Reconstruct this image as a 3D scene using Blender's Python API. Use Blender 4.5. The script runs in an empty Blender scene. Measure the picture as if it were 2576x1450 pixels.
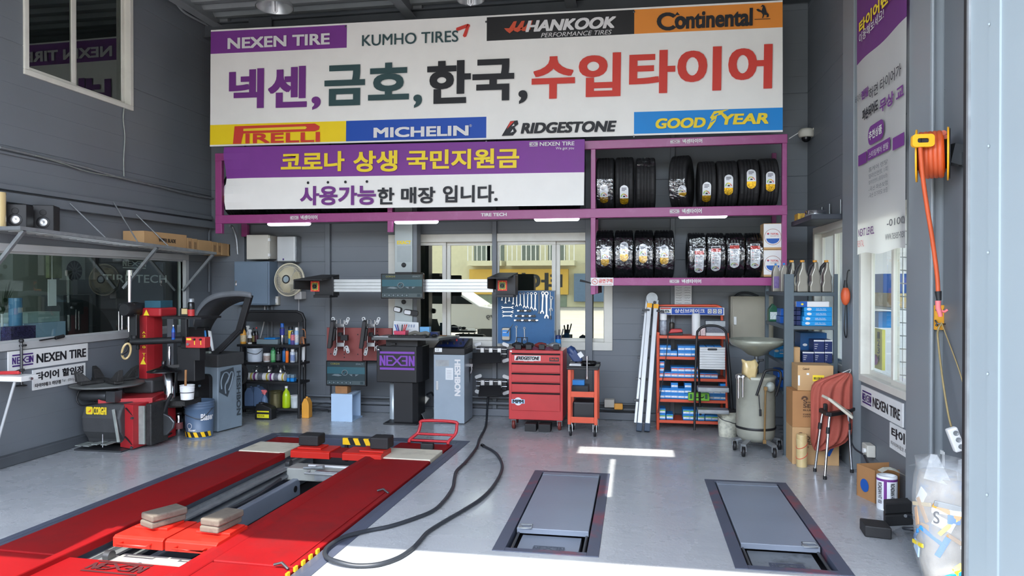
import bpy,bmesh,math,random
from mathutils import Vector,Matrix
random.seed(7)
SC=bpy.context.scene
COL=SC.collection
R=math.radians
PI=math.pi
# ------------------------------------------------------------------ camera
F,CX,CY,H=1800.0,1288.0,725.0,1.65
YAW,PITCH=R(9.85),R(-0.41)
cam=bpy.data.cameras.new('camera')
cam.sensor_width=36.0
cam.lens=36.0*F/2576.0
cam.clip_start=0.05
camo=bpy.data.objects.new('camera',cam)
COL.objects.link(camo)
camo.location=(0,0,H)
camo.rotation_euler=(PI/2+PITCH,0,YAW)
SC.camera=camo
FW=Vector((-math.sin(YAW)*math.cos(PITCH),math.cos(YAW)*math.cos(PITCH),math.sin(PITCH)))
RT=Vector((math.cos(YAW),math.sin(YAW),0))
UP=RT.cross(FW)
# ------------------------------------------------------------------ sky, sun, exposure
SUN_EL=R(55.0)
w=bpy.data.worlds.new('sky'); SC.world=w
w.use_nodes=True
nt=w.node_tree
sk=nt.nodes.new('ShaderNodeTexSky')
sk.sky_type='NISHITA'
sk.sun_disc=False
sk.sun_elevation=SUN_EL
sk.sun_rotation=R(180)
sk.air_density=1.0
sk.dust_density=0.6
hs=nt.nodes.new('ShaderNodeHueSaturation'); hs.inputs['Saturation'].default_value=.55
nt.links.new(sk.outputs[0],hs.inputs['Color'])
nt.links.new(hs.outputs[0],nt.nodes['Background'].inputs[0])
nt.nodes['Background'].inputs[1].default_value=0.88
sl=bpy.data.lights.new('sun','SUN'); sl.energy=6.4; sl.angle=R(0.3); sl.color=(1,.95,.86)
so=bpy.data.objects.new('sun',sl); COL.objects.link(so)
so.rotation_euler=(-(PI/2-SUN_EL)*-1,0,R(3))
SC.view_settings.view_transform='Standard'
SC.view_settings.look='None'
SC.view_settings.gamma=1
SC.view_settings.use_curve_mapping=False
SC.view_settings.exposure=0.80
SC.cycles.diffuse_bounces=6
SC.cycles.max_bounces=10
SC.cycles.transparent_max_bounces=12
SC.cycles.sample_clamp_indirect=6.0
SC.cycles.caustics_reflective=False
# ------------------------------------------------------------------ measuring: sight line of a point of the photo met with a plane
O=Vector((0,0,H))
def ray(x,y):return FW+RT*((x-CX)/F)+UP*((CY-y)/F)
def PY(x,y,v):d=ray(x,y); return O+d*(v/d.y)
def PX(x,y,v):d=ray(x,y); return O+d*(v/d.x)
def PZ(x,y,v=0.0):d=ray(x,y); return O+d*((v-H)/d.z)
def ppm(x,Y):return F/(PY(x,725,Y)-O).dot(FW)
# ------------------------------------------------------------------ materials
def S(c):
 c=c/255.0
 return c/12.92 if c<=.04045 else((c+.055)/1.055)**2.4
MATS={}
def M(name,r=None,g=0,b=0,rough=.5,metal=0.,var=.10,scale=5.,bump=0.,bs=60.,coat=0.,emit=0.,alpha=1.,trans=0.,dirt=None,dscale=2.,damt=.5,spec=.5,translucent=0.):
 if name in MATS:return MATS[name]
 m=bpy.data.materials.new(name); MATS[name]=m
 m.use_nodes=True
 n=m.node_tree; N=n.nodes; Lk=n.links
 p=N['Principled BSDF']
 col=(S(r),S(g),S(b),1)
 p.inputs['Base Color'].default_value=col
 p.inputs['Roughness'].default_value=rough
 p.inputs['Metallic'].default_value=metal
 p.inputs['Specular IOR Level'].default_value=spec
 p.inputs['Coat Weight'].default_value=coat
 p.inputs['Transmission Weight'].default_value=trans
 if alpha<1:p.inputs['Alpha'].default_value=alpha
 if emit:
  p.inputs['Emission Color'].default_value=col
  p.inputs['Emission Strength'].default_value=emit
 tc=N.new('ShaderNodeTexCoord')
 if var:
  no=N.new('ShaderNodeTexNoise'); no.inputs['Scale'].default_value=scale; no.inputs['Detail'].default_value=6
  Lk.new(tc.outputs['Object'],no.inputs['Vector'])
  mr=N.new('ShaderNodeMapRange'); mr.inputs[1].default_value=.3; mr.inputs[2].default_value=.7
  mr.inputs[3].default_value=1-var; mr.inputs[4].default_value=1+var
  Lk.new(no.outputs[0],mr.inputs[0])
  mx=N.new('ShaderNodeMix'); mx.data_type='RGBA'; mx.blend_type='MULTIPLY'; mx.inputs[0].default_value=1
  mx.inputs[6].default_value=col
  Lk.new(mr.outputs[0],mx.inputs[7])
  out=mx.outputs[2]
  if dirt:
   d=N.new('ShaderNodeTexNoise'); d.inputs['Scale'].default_value=dscale; d.inputs['Detail'].default_value=9; d.inputs['Roughness'].default_value=.68
   Lk.new(tc.outputs['Object'],d.inputs['Vector'])
   dr=N.new('ShaderNodeMapRange'); dr.inputs[1].default_value=.52; dr.inputs[2].default_value=.72; dr.inputs[4].default_value=damt
   Lk.new(d.outputs[0],dr.inputs[0])
   m2=N.new('ShaderNodeMix'); m2.data_type='RGBA'
   Lk.new(dr.outputs[0],m2.inputs[0]); Lk.new(out,m2.inputs[6])
   m2.inputs[7].default_value=(S(dirt[0]),S(dirt[1]),S(dirt[2]),1)
   out=m2.outputs[2]
  Lk.new(out,p.inputs['Base Color'])
  r2=N.new('ShaderNodeMapRange'); r2.inputs[3].default_value=max(.02,rough-.08); r2.inputs[4].default_value=min(1,rough+.1)
  Lk.new(no.outputs[0],r2.inputs[0]); Lk.new(r2.outputs[0],p.inputs['Roughness'])
 if bump:
  bn=N.new('ShaderNodeTexNoise'); bn.inputs['Scale'].default_value=bs; bn.inputs['Detail'].default_value=4
  Lk.new(tc.outputs['Object'],bn.inputs['Vector'])
  bu=N.new('ShaderNodeBump'); bu.inputs['Strength'].default_value=bump; bu.inputs['Distance'].default_value=.01
  Lk.new(bn.outputs[0],bu.inputs['Height']); Lk.new(bu.outputs[0],p.inputs['Normal'])
 if translucent:
  tl=N.new('ShaderNodeBsdfTranslucent'); ms=N.new('ShaderNodeMixShader'); ms.inputs[0].default_value=translucent
  tl.inputs[0].default_value=col
  Lk.new(p.outputs[0],ms.inputs[1]); Lk.new(tl.outputs[0],ms.inputs[2])
  Lk.new(ms.outputs[0],N['Material Output'].inputs[0])
 return m
def Mglass(name,fac,tint,refl=(1,1,1),rough=0.0,bump=0.):
 if name in MATS:return MATS[name]
 m=bpy.data.materials.new(name); MATS[name]=m; m.use_nodes=True
 n=m.node_tree; N=n.nodes; N.remove(N['Principled BSDF'])
 g=N.new('ShaderNodeBsdfGlossy'); g.inputs['Roughness'].default_value=rough; g.inputs['Color'].default_value=(*refl,1)
 t=N.new('ShaderNodeBsdfTransparent'); t.inputs[0].default_value=(*tint,1)
 ms=N.new('ShaderNodeMixShader'); ms.inputs[0].default_value=fac
 n.links.new(t.outputs[0],ms.inputs[1]); n.links.new(g.outputs[0],ms.inputs[2]); n.links.new(ms.outputs[0],N['Material Output'].inputs[0])
 if bump:
  tc=N.new('ShaderNodeTexCoord'); bn=N.new('ShaderNodeTexNoise'); bn.inputs['Scale'].default_value=18
  bu=N.new('ShaderNodeBump'); bu.inputs['Strength'].default_value=bump; bu.inputs['Distance'].default_value=.02
  n.links.new(tc.outputs['Object'],bn.inputs['Vector']); n.links.new(bn.outputs[0],bu.inputs['Height']); n.links.new(bu.outputs[0],g.inputs['Normal'])
 return m
 # paint, metal, plastic, print
def mm(k):
 r,g,b,kw=PAL[k]
 return M(k,r,g,b,**kw)
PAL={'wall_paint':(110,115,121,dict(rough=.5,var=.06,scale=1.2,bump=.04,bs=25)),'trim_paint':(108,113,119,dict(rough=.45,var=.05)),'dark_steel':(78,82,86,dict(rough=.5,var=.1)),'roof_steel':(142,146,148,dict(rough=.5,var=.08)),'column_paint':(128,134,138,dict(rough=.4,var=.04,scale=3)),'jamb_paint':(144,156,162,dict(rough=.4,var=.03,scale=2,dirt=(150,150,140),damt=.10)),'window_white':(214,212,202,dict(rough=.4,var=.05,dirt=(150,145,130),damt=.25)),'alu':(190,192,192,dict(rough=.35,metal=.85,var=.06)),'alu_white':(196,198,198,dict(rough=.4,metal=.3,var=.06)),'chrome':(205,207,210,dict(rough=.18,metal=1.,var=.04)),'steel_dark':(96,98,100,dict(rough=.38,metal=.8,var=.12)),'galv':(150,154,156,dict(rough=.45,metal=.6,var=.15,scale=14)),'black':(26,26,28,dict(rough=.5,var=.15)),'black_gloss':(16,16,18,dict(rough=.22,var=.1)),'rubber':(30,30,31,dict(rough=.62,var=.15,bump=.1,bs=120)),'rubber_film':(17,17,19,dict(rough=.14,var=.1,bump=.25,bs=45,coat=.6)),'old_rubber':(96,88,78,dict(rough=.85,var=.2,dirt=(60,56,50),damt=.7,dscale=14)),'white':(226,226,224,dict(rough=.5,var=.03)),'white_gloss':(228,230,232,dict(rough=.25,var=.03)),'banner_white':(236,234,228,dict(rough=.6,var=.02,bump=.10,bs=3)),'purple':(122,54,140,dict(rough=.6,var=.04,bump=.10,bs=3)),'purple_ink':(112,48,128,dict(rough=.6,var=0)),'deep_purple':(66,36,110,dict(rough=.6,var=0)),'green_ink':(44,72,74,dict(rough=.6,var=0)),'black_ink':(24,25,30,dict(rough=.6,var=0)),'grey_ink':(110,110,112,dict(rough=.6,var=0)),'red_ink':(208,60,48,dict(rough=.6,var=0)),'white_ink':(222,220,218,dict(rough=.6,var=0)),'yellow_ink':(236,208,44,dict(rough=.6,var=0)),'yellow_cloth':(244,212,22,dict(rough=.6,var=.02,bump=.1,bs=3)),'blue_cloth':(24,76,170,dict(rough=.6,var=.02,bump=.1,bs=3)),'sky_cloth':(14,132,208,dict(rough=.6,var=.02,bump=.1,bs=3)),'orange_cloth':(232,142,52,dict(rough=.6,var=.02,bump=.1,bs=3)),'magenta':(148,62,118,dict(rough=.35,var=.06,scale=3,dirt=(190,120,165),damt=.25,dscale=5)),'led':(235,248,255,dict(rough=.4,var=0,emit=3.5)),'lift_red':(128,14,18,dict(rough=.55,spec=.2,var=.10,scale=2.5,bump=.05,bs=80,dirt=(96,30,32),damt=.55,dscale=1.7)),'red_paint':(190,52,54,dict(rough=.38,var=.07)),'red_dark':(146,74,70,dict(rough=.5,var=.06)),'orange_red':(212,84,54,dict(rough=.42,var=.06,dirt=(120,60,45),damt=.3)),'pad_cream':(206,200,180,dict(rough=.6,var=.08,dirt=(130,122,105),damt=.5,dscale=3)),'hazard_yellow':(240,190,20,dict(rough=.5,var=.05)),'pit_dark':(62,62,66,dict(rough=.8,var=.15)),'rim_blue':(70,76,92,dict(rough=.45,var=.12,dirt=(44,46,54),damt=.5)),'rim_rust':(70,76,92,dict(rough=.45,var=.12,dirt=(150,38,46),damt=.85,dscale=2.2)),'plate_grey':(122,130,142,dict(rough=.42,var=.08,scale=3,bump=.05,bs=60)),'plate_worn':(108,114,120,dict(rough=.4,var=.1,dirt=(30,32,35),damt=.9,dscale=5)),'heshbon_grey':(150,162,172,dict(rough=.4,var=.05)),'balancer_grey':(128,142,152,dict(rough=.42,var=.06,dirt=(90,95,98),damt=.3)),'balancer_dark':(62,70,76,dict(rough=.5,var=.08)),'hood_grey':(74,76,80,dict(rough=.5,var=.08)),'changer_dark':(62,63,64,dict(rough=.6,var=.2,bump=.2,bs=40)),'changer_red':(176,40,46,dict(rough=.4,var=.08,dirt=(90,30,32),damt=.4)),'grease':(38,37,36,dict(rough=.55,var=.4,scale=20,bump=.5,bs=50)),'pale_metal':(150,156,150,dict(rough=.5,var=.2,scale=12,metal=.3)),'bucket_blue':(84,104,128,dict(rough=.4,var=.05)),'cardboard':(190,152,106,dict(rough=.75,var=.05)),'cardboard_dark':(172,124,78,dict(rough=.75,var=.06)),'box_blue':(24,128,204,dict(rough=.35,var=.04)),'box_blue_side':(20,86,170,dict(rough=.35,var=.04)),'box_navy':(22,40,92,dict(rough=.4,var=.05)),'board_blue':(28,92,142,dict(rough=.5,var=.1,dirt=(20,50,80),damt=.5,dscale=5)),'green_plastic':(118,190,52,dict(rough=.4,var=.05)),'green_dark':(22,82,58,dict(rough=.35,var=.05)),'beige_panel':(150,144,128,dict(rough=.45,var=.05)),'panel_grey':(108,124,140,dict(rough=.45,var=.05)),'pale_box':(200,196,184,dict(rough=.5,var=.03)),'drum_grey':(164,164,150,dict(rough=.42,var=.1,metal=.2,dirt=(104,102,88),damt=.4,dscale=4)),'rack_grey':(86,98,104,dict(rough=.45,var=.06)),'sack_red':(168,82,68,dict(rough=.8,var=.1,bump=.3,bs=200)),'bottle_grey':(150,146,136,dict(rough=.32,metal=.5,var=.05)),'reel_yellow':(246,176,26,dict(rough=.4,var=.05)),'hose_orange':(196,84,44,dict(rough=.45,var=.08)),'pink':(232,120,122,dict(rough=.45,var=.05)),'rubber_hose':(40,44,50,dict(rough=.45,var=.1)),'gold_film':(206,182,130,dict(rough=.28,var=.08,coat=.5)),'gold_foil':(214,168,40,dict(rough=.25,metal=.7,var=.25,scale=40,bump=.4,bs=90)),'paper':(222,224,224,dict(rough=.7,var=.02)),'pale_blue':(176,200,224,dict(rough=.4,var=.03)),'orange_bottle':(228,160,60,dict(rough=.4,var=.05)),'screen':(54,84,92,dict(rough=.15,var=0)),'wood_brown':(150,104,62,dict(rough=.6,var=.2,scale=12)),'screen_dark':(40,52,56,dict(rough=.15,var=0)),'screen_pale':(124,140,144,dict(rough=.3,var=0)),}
def mats(*k):return[mm(x)if isinstance(x,str)else x for x in k]
# ------------------------------------------------------------------ mesh builder
_TX={}
def glyphs(body,offset,shear,res=4,spacing=1.0):
 k=(body,offset,shear,spacing)
 if k in _TX:return _TX[k]
 c=bpy.data.curves.new('t','FONT'); c.body=body; c.offset=offset; c.shear=shear; c.resolution_u=res; c.space_character=spacing
 o=bpy.data.objects.new('t',c); COL.objects.link(o)
 me=bpy.data.meshes.new_from_object(o.evaluated_get(bpy.context.evaluated_depsgraph_get()))
 vs=[(v.co.x,v.co.y)for v in me.vertices]; fs=[tuple(p.vertices)for p in me.polygons]
 bpy.data.objects.remove(o); bpy.data.meshes.remove(me); bpy.data.curves.remove(c)
 x0=min(v[0]for v in vs); x1=max(v[0]for v in vs); y0=min(v[1]for v in vs); y1=max(v[1]for v in vs)
 vs=[((a-x0)/max(1e-6,x1-x0),(b-y0)/max(1e-6,y1-y0))for a,b in vs]
 _TX[k]=(vs,fs); return _TX[k]
class MB:
 def __init__(s):s.v=[]; s.f=[]; s.mi=[]; s.sm=[]; s.m=0; s.T=None
 def mat(s,i):s.m=i; return s
 def add(s,vs,fs,smooth=False):
  b=len(s.v)
  vs=[Vector(v)for v in vs]
  if s.T is not None:vs=[s.T@v for v in vs]
  s.v+=vs; s.f+=[tuple(b+i for i in f)for f in fs]
  s.mi+=[s.m]*len(fs); s.sm+=[smooth]*len(fs)
  return s
 def box(s,x0,y0,z0,x1,y1,z1):
  vs=[(x,y,z)for z in(z0,z1)for y in(y0,y1)for x in(x0,x1)]
  return s.add(vs,[(0,2,3,1),(4,5,7,6),(0,1,5,4),(2,6,7,3),(0,4,6,2),(1,3,7,5)])
 def cbox(s,c,d):return s.box(c[0]-d[0]/2,c[1]-d[1]/2,c[2]-d[2]/2,c[0]+d[0]/2,c[1]+d[1]/2,c[2]+d[2]/2)
 def bp(s,x0,y0,x1,y1,Y,d):
  a=PY(x0,(y0+y1)/2,Y); b=PY(x1,(y0+y1)/2,Y); t=PY((x0+x1)/2,y0,Y); u=PY((x0+x1)/2,y1,Y)
  return s.box(a.x,Y,u.z,b.x,Y+d,t.z)
 def bpf(s,x0,y0,x1,Y,d):
  t=PY((x0+x1)/2,y0,Y); a=PY(x0,900,Y); b=PY(x1,900,Y)
  return s.box(a.x,Y,0,b.x,Y+d,t.z)
 def beam(s,p,q,wd,ht,up=(0,0,1)):
  p=Vector(p); q=Vector(q); d=(q-p).normalized(); u=Vector(up)
  if abs(d.dot(u))>.98:u=Vector((0,1,0))
  r=d.cross(u).normalized(); u=r.cross(d).normalized()
  vs=[]
  for c in(p,q):
   for a,b in((-1,-1),(1,-1),(1,1),(-1,1)):vs.append(c+r*(a*wd/2)+u*(b*ht/2))
  return s.add(vs,[(3,2,1,0),(4,5,6,7),(0,1,5,4),(1,2,6,5),(2,3,7,6),(3,0,4,7)])
 def tube(s,pts,r,n=8,closed=False,r2=None,smooth=True):
  P=[Vector(p)for p in pts]; m=len(P)
  if m<2:return s
  prev=None; rings=[]
  for i in range(m):
   if closed:d=(P[(i+1)%m]-P[i-1]).normalized()
   elif i==0:d=(P[1]-P[0]).normalized()
   elif i==m-1:d=(P[-1]-P[-2]).normalized()
   else:d=((P[i+1]-P[i]).normalized()+(P[i]-P[i-1]).normalized()).normalized()
   if prev is None:
    a=Vector((0,0,1))if abs(d.z)<.9 else Vector((1,0,0)); u=d.cross(a).normalized()
   else:
    u=prev-d*prev.dot(d); u.normalize()
   prev=u; vv=d.cross(u)
   rr=r if r2 is None else r+(r2-r)*i/(m-1)
   rings.append([P[i]+(u*math.cos(2*PI*k/n)+vv*math.sin(2*PI*k/n))*rr for k in range(n)])
  vs=[v for g in rings for v in g]; fs=[]
  for i in range(m if closed else m-1):
   j=(i+1)%m
   for k in range(n):l=(k+1)%n; fs.append((i*n+k,i*n+l,j*n+l,j*n+k))
  s.add(vs,fs,smooth)
  if not closed:
   s.add(rings[0],[tuple(range(n))[::-1]]); s.add(rings[-1],[tuple(range(n))])
  return s
 def cyl(s,p,q,r,r2=None,n=16):return s.tube([p,q],r,n,r2=r2)
 def lathe(s,prof,c=(0,0,0),ax='Z',n=24,cap=True):
  vs=[]; c=Vector(c)
  for r,h in prof:
   for k in range(n):
    a=2*PI*k/n; x,y=r*math.cos(a),r*math.sin(a)
    vs.append(c+(Vector((x,y,h))if ax=='Z' else Vector((h,x,y))if ax=='X' else Vector((y,h,x))))
  fs=[]
  for i in range(len(prof)-1):
   for k in range(n):l=(k+1)%n; fs.append((i*n+k,i*n+l,(i+1)*n+l,(i+1)*n+k))
  s.add(vs,fs,True)
  if cap:
   for i,rev in((0,True),(len(prof)-1,False)):
    if prof[i][0]>1e-4:
     t=tuple(range(n)); s.add(vs[i*n:(i+1)*n]if s.T is None else vs[i*n:(i+1)*n],[t[::-1]if rev else t])
  return s
 def prism(s,poly,ax,a,b):
  f={'Y':lambda p,t:(p[0],t,p[1]),'X':lambda p,t:(t,p[0],p[1]),'Z':lambda p,t:(p[0],p[1],t)}[ax]
  n=len(poly); vs=[f(p,a)for p in poly]+[f(p,b)for p in poly]
  fs=[tuple(range(n))[::-1],tuple(range(n,2*n))]+[(i,(i+1)%n,n+(i+1)%n,n+i)for i in range(n)]
  return s.add(vs,fs)
 def quad(s,*p):return s.add(p,[tuple(range(len(p)))])
 def sphere(s,c,r,n=12,sc=(1,1,1)):
  m=n//2; vs=[]; fs=[]
  for i in range(m+1):
   t=PI*i/m
   for k in range(n):
    a=2*PI*k/n
    vs.append((c[0]+r*sc[0]*math.sin(t)*math.cos(a),c[1]+r*sc[1]*math.sin(t)*math.sin(a),c[2]+r*sc[2]*math.cos(t)))
  for i in range(m):
   for k in range(n):l=(k+1)%n; fs.append((i*n+k,i*n+l,(i+1)*n+l,(i+1)*n+k))
  return s.add(vs,fs,True)
  # flat shapes in a plane: origin o, axes u v (metres); poly in (a,b)
 def flat(s,poly,o,u,v,e=.002):
  o=Vector(o); u=Vector(u); v=Vector(v); nn=u.cross(v).normalized()*e
  return s.add([o+u*a+v*b+nn for a,b in poly],[tuple(range(len(poly)))])
 def text(s,body,o,u,v,wd,ht,off=.02,shear=0.,e=.003,sp=1.0):
  vs,fs=glyphs(body,min(off,.0 if any('A'<=c<='Z' for c in body)else .02),shear,spacing=sp)
  o=Vector(o); u=Vector(u).normalized(); v=Vector(v).normalized(); nn=u.cross(v)
  d=max(0,off-.012)*ht*1.7
  if any('A'<=c<='Z' for c in body):d*=2.0
  for i,(k,l)in enumerate(((0,0),(1,0),(0,1),(1,1))if d else((0,0),)):s.add([o+u*(a*(wd-d)+k*d)+v*(b*(ht-d*.6)+l*d*.6)+nn*(e+i*.0005)for a,b in vs],fs)
  return s
 def tY(s,body,x0,y0,x1,y1,Y,off=.02,shear=0.,e=.003,tilt=0.,sp=1.0):
  xm,ym=(x0+x1)/2,(y0+y1)/2
  a,b,t,d=PY(x0,ym,Y),PY(x1,ym,Y),PY(xm,y0,Y),PY(xm,y1,Y)
  wd,ht=b.x-a.x,t.z-d.z
  return s.text(body,(a.x,Y,d.z-tilt*wd/2),(1,0,tilt),(-tilt,0,1),wd,ht,off,shear,e,sp)
 def tX(s,body,x0,y0,x1,y1,X,off=.02,shear=0.,e=.003):
  xm,ym=(x0+x1)/2,(y0+y1)/2
  a,b,t,d=PX(x0,ym,X),PX(x1,ym,X),PX(xm,y0,X),PX(xm,y1,X)
  sg=1 if b.y>a.y else-1
  return s.text(body,(X,a.y,d.z),(0,sg,0),(0,0,1),abs(b.y-a.y),t.z-d.z,off,shear,e)
 def logo(s,o,u,v,wd,ht,e=.003,bars=True):
  o=Vector(o); u=Vector(u).normalized()*wd; v=Vector(v).normalized()*ht
  if bars:
   s.flat([(0,.0),(1,.0),(1,.12),(0,.12)],o,u,v,e); s.flat([(0,.88),(1,.88),(1,1),(0,1)],o,u,v,e)
   b0,b1=.22,.78
  else:b0,b1=0,1
  t=.055; h=(b1-b0); q=.14
  ee=[e]
  def P(*p):ee[0]+=.0004; s.flat([(a,b0+b*h)for a,b in p],o,u,v,ee[0])
  def seg(a0,c0,a1,c1,th=t):P((a0-th/2,c0),(a0+th/2,c0),(a1+th/2,c1),(a1-th/2,c1))
  for x in(0.,.84):
   seg(x+.02,0,x+.02,1); seg(x+.14,0,x+.14,1); seg(x+.02,1,x+.14,0)
  for x0,x1 in((.20,.36),(.64,.80)):
   for c in(0,.5-q/2,1-q):P((x0,c),(x1,c),(x1,c+q),(x0,c+q))
  seg(.215,0,.215,1); seg(.785,0,.785,1)
  seg(.36,1,.64,0,.07); seg(.36,0,.64,1,.07)
  return s
 def build(s,name,ms,par=None,bev=0.,solid=False,sub=0,seg=2,loc=None):
  if par is None:
   if loc is None:
    xs=[v.x for v in s.v]; ys=[v.y for v in s.v]; zs=[v.z for v in s.v]
    loc=Vector(((min(xs)+max(xs))/2,(min(ys)+max(ys))/2,min(zs)))
   off=Vector(loc)
  else:
   off=Vector((0,0,0)); q=par
   while q:off=off+q.location; q=q.parent
  me=bpy.data.meshes.new(name)
  me.from_pydata([v-off for v in s.v],[],s.f)
  if not isinstance(ms,(list,tuple)):ms=[ms]
  for k in mats(*ms):me.materials.append(k)
  me.polygons.foreach_set('material_index',s.mi); me.polygons.foreach_set('use_smooth',s.sm)
  bm=bmesh.new(); bm.from_mesh(me)
  bmesh.ops.recalc_face_normals(bm,faces=bm.faces); bm.to_mesh(me); bm.free()
  me.update()
  ob=bpy.data.objects.new(name,me); COL.objects.link(ob)
  if par is not None:ob.parent=par
  else:ob.location=off
  if bev:
   b=ob.modifiers.new('edge','BEVEL'); b.width=bev; b.segments=seg; b.limit_method='ANGLE'; b.angle_limit=R(40)
  if sub:
   b=ob.modifiers.new('soft','SUBSURF'); b.levels=sub; b.render_levels=sub
  return ob
def tag(o,label,cat,group=None,kind=None):
 if label:o['label']=label
 if cat:o['category']=cat
 if group:o['group']=group
 if kind:o['kind']=kind
 return o
def thing(name,label,cat,loc,group=None):
 o=bpy.data.objects.new(name,None); o.empty_display_size=.05; COL.objects.link(o); o.location=Vector(loc)
 return tag(o,label,cat,group)
def one(name,label,cat,mb,ms,group=None,**k):return tag(mb.build(name,ms,None,**k),label,cat,group)
def struct(name,mb,ms,**k):return tag(mb.build(name,ms,None,**k),None,None,None,'structure')
def kids(o):return[c for c in bpy.data.objects if c.parent==o]
def dup(o,loc,label=None,par=None,scale=None):
 c=o.copy(); COL.objects.link(c)
 if par is None:
  c.location=Vector(loc)
  if label:c['label']=label
  if scale:c.scale=scale
 else:c.parent=par
 for ch in kids(o):dup(ch,None,None,c)
 return c
def curve(pts,n=8):
 P=[Vector(p)for p in pts]; P=[P[0]*2-P[1]]+P+[P[-1]*2-P[-2]]; o=[]
 for i in range(1,len(P)-2):
  for k in range(n):
   t=k/n; a,b,c,d=P[i-1],P[i],P[i+1],P[i+2]
   o.append(.5*((2*b)+(c-a)*t+(2*a-5*b+4*c-d)*t*t+(3*b-a-3*c+d)*t**3))
 o.append(P[-2]); return o
def rrect(x0,y0,x1,y1,r,n=5):
 o=[]
 for cx,cy,a in((x1-r,y1-r,0),(x0+r,y1-r,90),(x0+r,y0+r,180),(x1-r,y0+r,270)):
  for k in range(n+1):t=R(a+90*k/n); o.append((cx+r*math.cos(t),cy+r*math.sin(t)))
 return o
def disc(cx,cy,rx,ry=None,n=20):return[(cx+rx*math.cos(2*PI*k/n),cy+(ry or rx)*math.sin(2*PI*k/n))for k in range(n)]
UX,UYP,UYN,UZ=(1,0,0),(0,1,0),(0,-1,0),(0,0,1)
# ================================================================== the setting
XL,XR,YB,ZR,YG=-5.6,1.95,8.75,5.16,.72
LA=Vector((-1.86,3.75,0)); LD=Vector((.0285,.9996,0)); LR=Vector((.9996,-.0285,0))
def L(u,v,z=0.):return LA+LR*u+LD*v+Vector((0,0,z))
PITQ=[L(-2.10,-1.15),L(.0,-1.15),L(.0,3.47),L(-2.10,3.40)]
HOLES=[(-.86,4.325,-.235,6.20),(.58,4.29,1.20,6.16)]
def floor_mat():
 m=bpy.data.materials.new('floor_epoxy'); m.use_nodes=True
 n=m.node_tree; N=n.nodes; K=n.links; p=N['Principled BSDF']
 tc=N.new('ShaderNodeTexCoord')
 def noise(sc,det=6,ro=.5):
  x=N.new('ShaderNodeTexNoise'); x.inputs['Scale'].default_value=sc; x.inputs['Detail'].default_value=det; x.inputs['Roughness'].default_value=ro
  K.new(tc.outputs['Object'],x.inputs['Vector']); return x
 def ramp(src,a,b,c,d):
  x=N.new('ShaderNodeMapRange'); K.new(src.outputs[0],x.inputs[0])
  for i,q in enumerate((a,b,c,d)):x.inputs[i+1].default_value=q
  return x
 def mix(fac,a,col):
  x=N.new('ShaderNodeMix'); x.data_type='RGBA'; K.new(fac.outputs[0],x.inputs[0])
  if isinstance(a,tuple):x.inputs[6].default_value=a
  else:K.new(a,x.inputs[6])
  x.inputs[7].default_value=col; return x.outputs[2]
 c=mix(ramp(noise(.6),.35,.65,0,1),(S(172),S(175),S(177),1),(S(160),S(164),S(168),1))
 c=mix(ramp(noise(2.3,10,.7),.60,.74,0,.35),c,(S(150),S(148),S(142),1))
 c=mix(ramp(noise(9,12,.75),.66,.74,0,.5),c,(S(120),S(114),S(104),1))
 K.new(c,p.inputs['Base Color'])
 K.new(ramp(noise(3.1,8,.6),.3,.75,.16,.42).outputs[0],p.inputs['Roughness'])
 p.inputs['Coat Weight'].default_value=.25; p.inputs['Coat Roughness'].default_value=.12
 bu=N.new('ShaderNodeBump'); bu.inputs['Strength'].default_value=.35; bu.inputs['Distance'].default_value=.012
 b2=N.new('ShaderNodeBump'); b2.inputs['Strength'].default_value=.25; b2.inputs['Distance'].default_value=.004
 K.new(noise(7,5,.55).outputs[0],bu.inputs['Height']); K.new(noise(60,4).outputs[0],b2.inputs['Height'])
 K.new(bu.outputs[0],b2.inputs['Normal']); K.new(b2.outputs[0],p.inputs['Normal'])
 return m
FLOORM=floor_mat()
def sheet(name,outer,holes,mat_,kind='structure',z=0.):
 bm=bmesh.new(); es=[]
 for lp in[outer]+holes:
  vs=[bm.verts.new((p[0],p[1],z))for p in lp]
  es+=[bm.edges.new((vs[i],vs[(i+1)%len(vs)]))for i in range(len(vs))]
 bmesh.ops.triangle_fill(bm,use_beauty=True,use_dissolve=False,edges=es)
 for f in bm.faces:
  if f.normal.z<0:f.normal_flip()
 me=bpy.data.meshes.new(name); bm.to_mesh(me); bm.free(); me.materials.append(mat_)
 o=bpy.data.objects.new(name,me); COL.objects.link(o)
 if kind:o['kind']=kind
 return o
sheet('floor',[(XL,YG),(XR,YG),(XR,YB),(XL,YB)],[[(p.x,p.y)for p in PITQ]]+[[(a,b),(c,b),(c,d),(a,d)]for a,b,c,d in HOLES],FLOORM)
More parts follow.
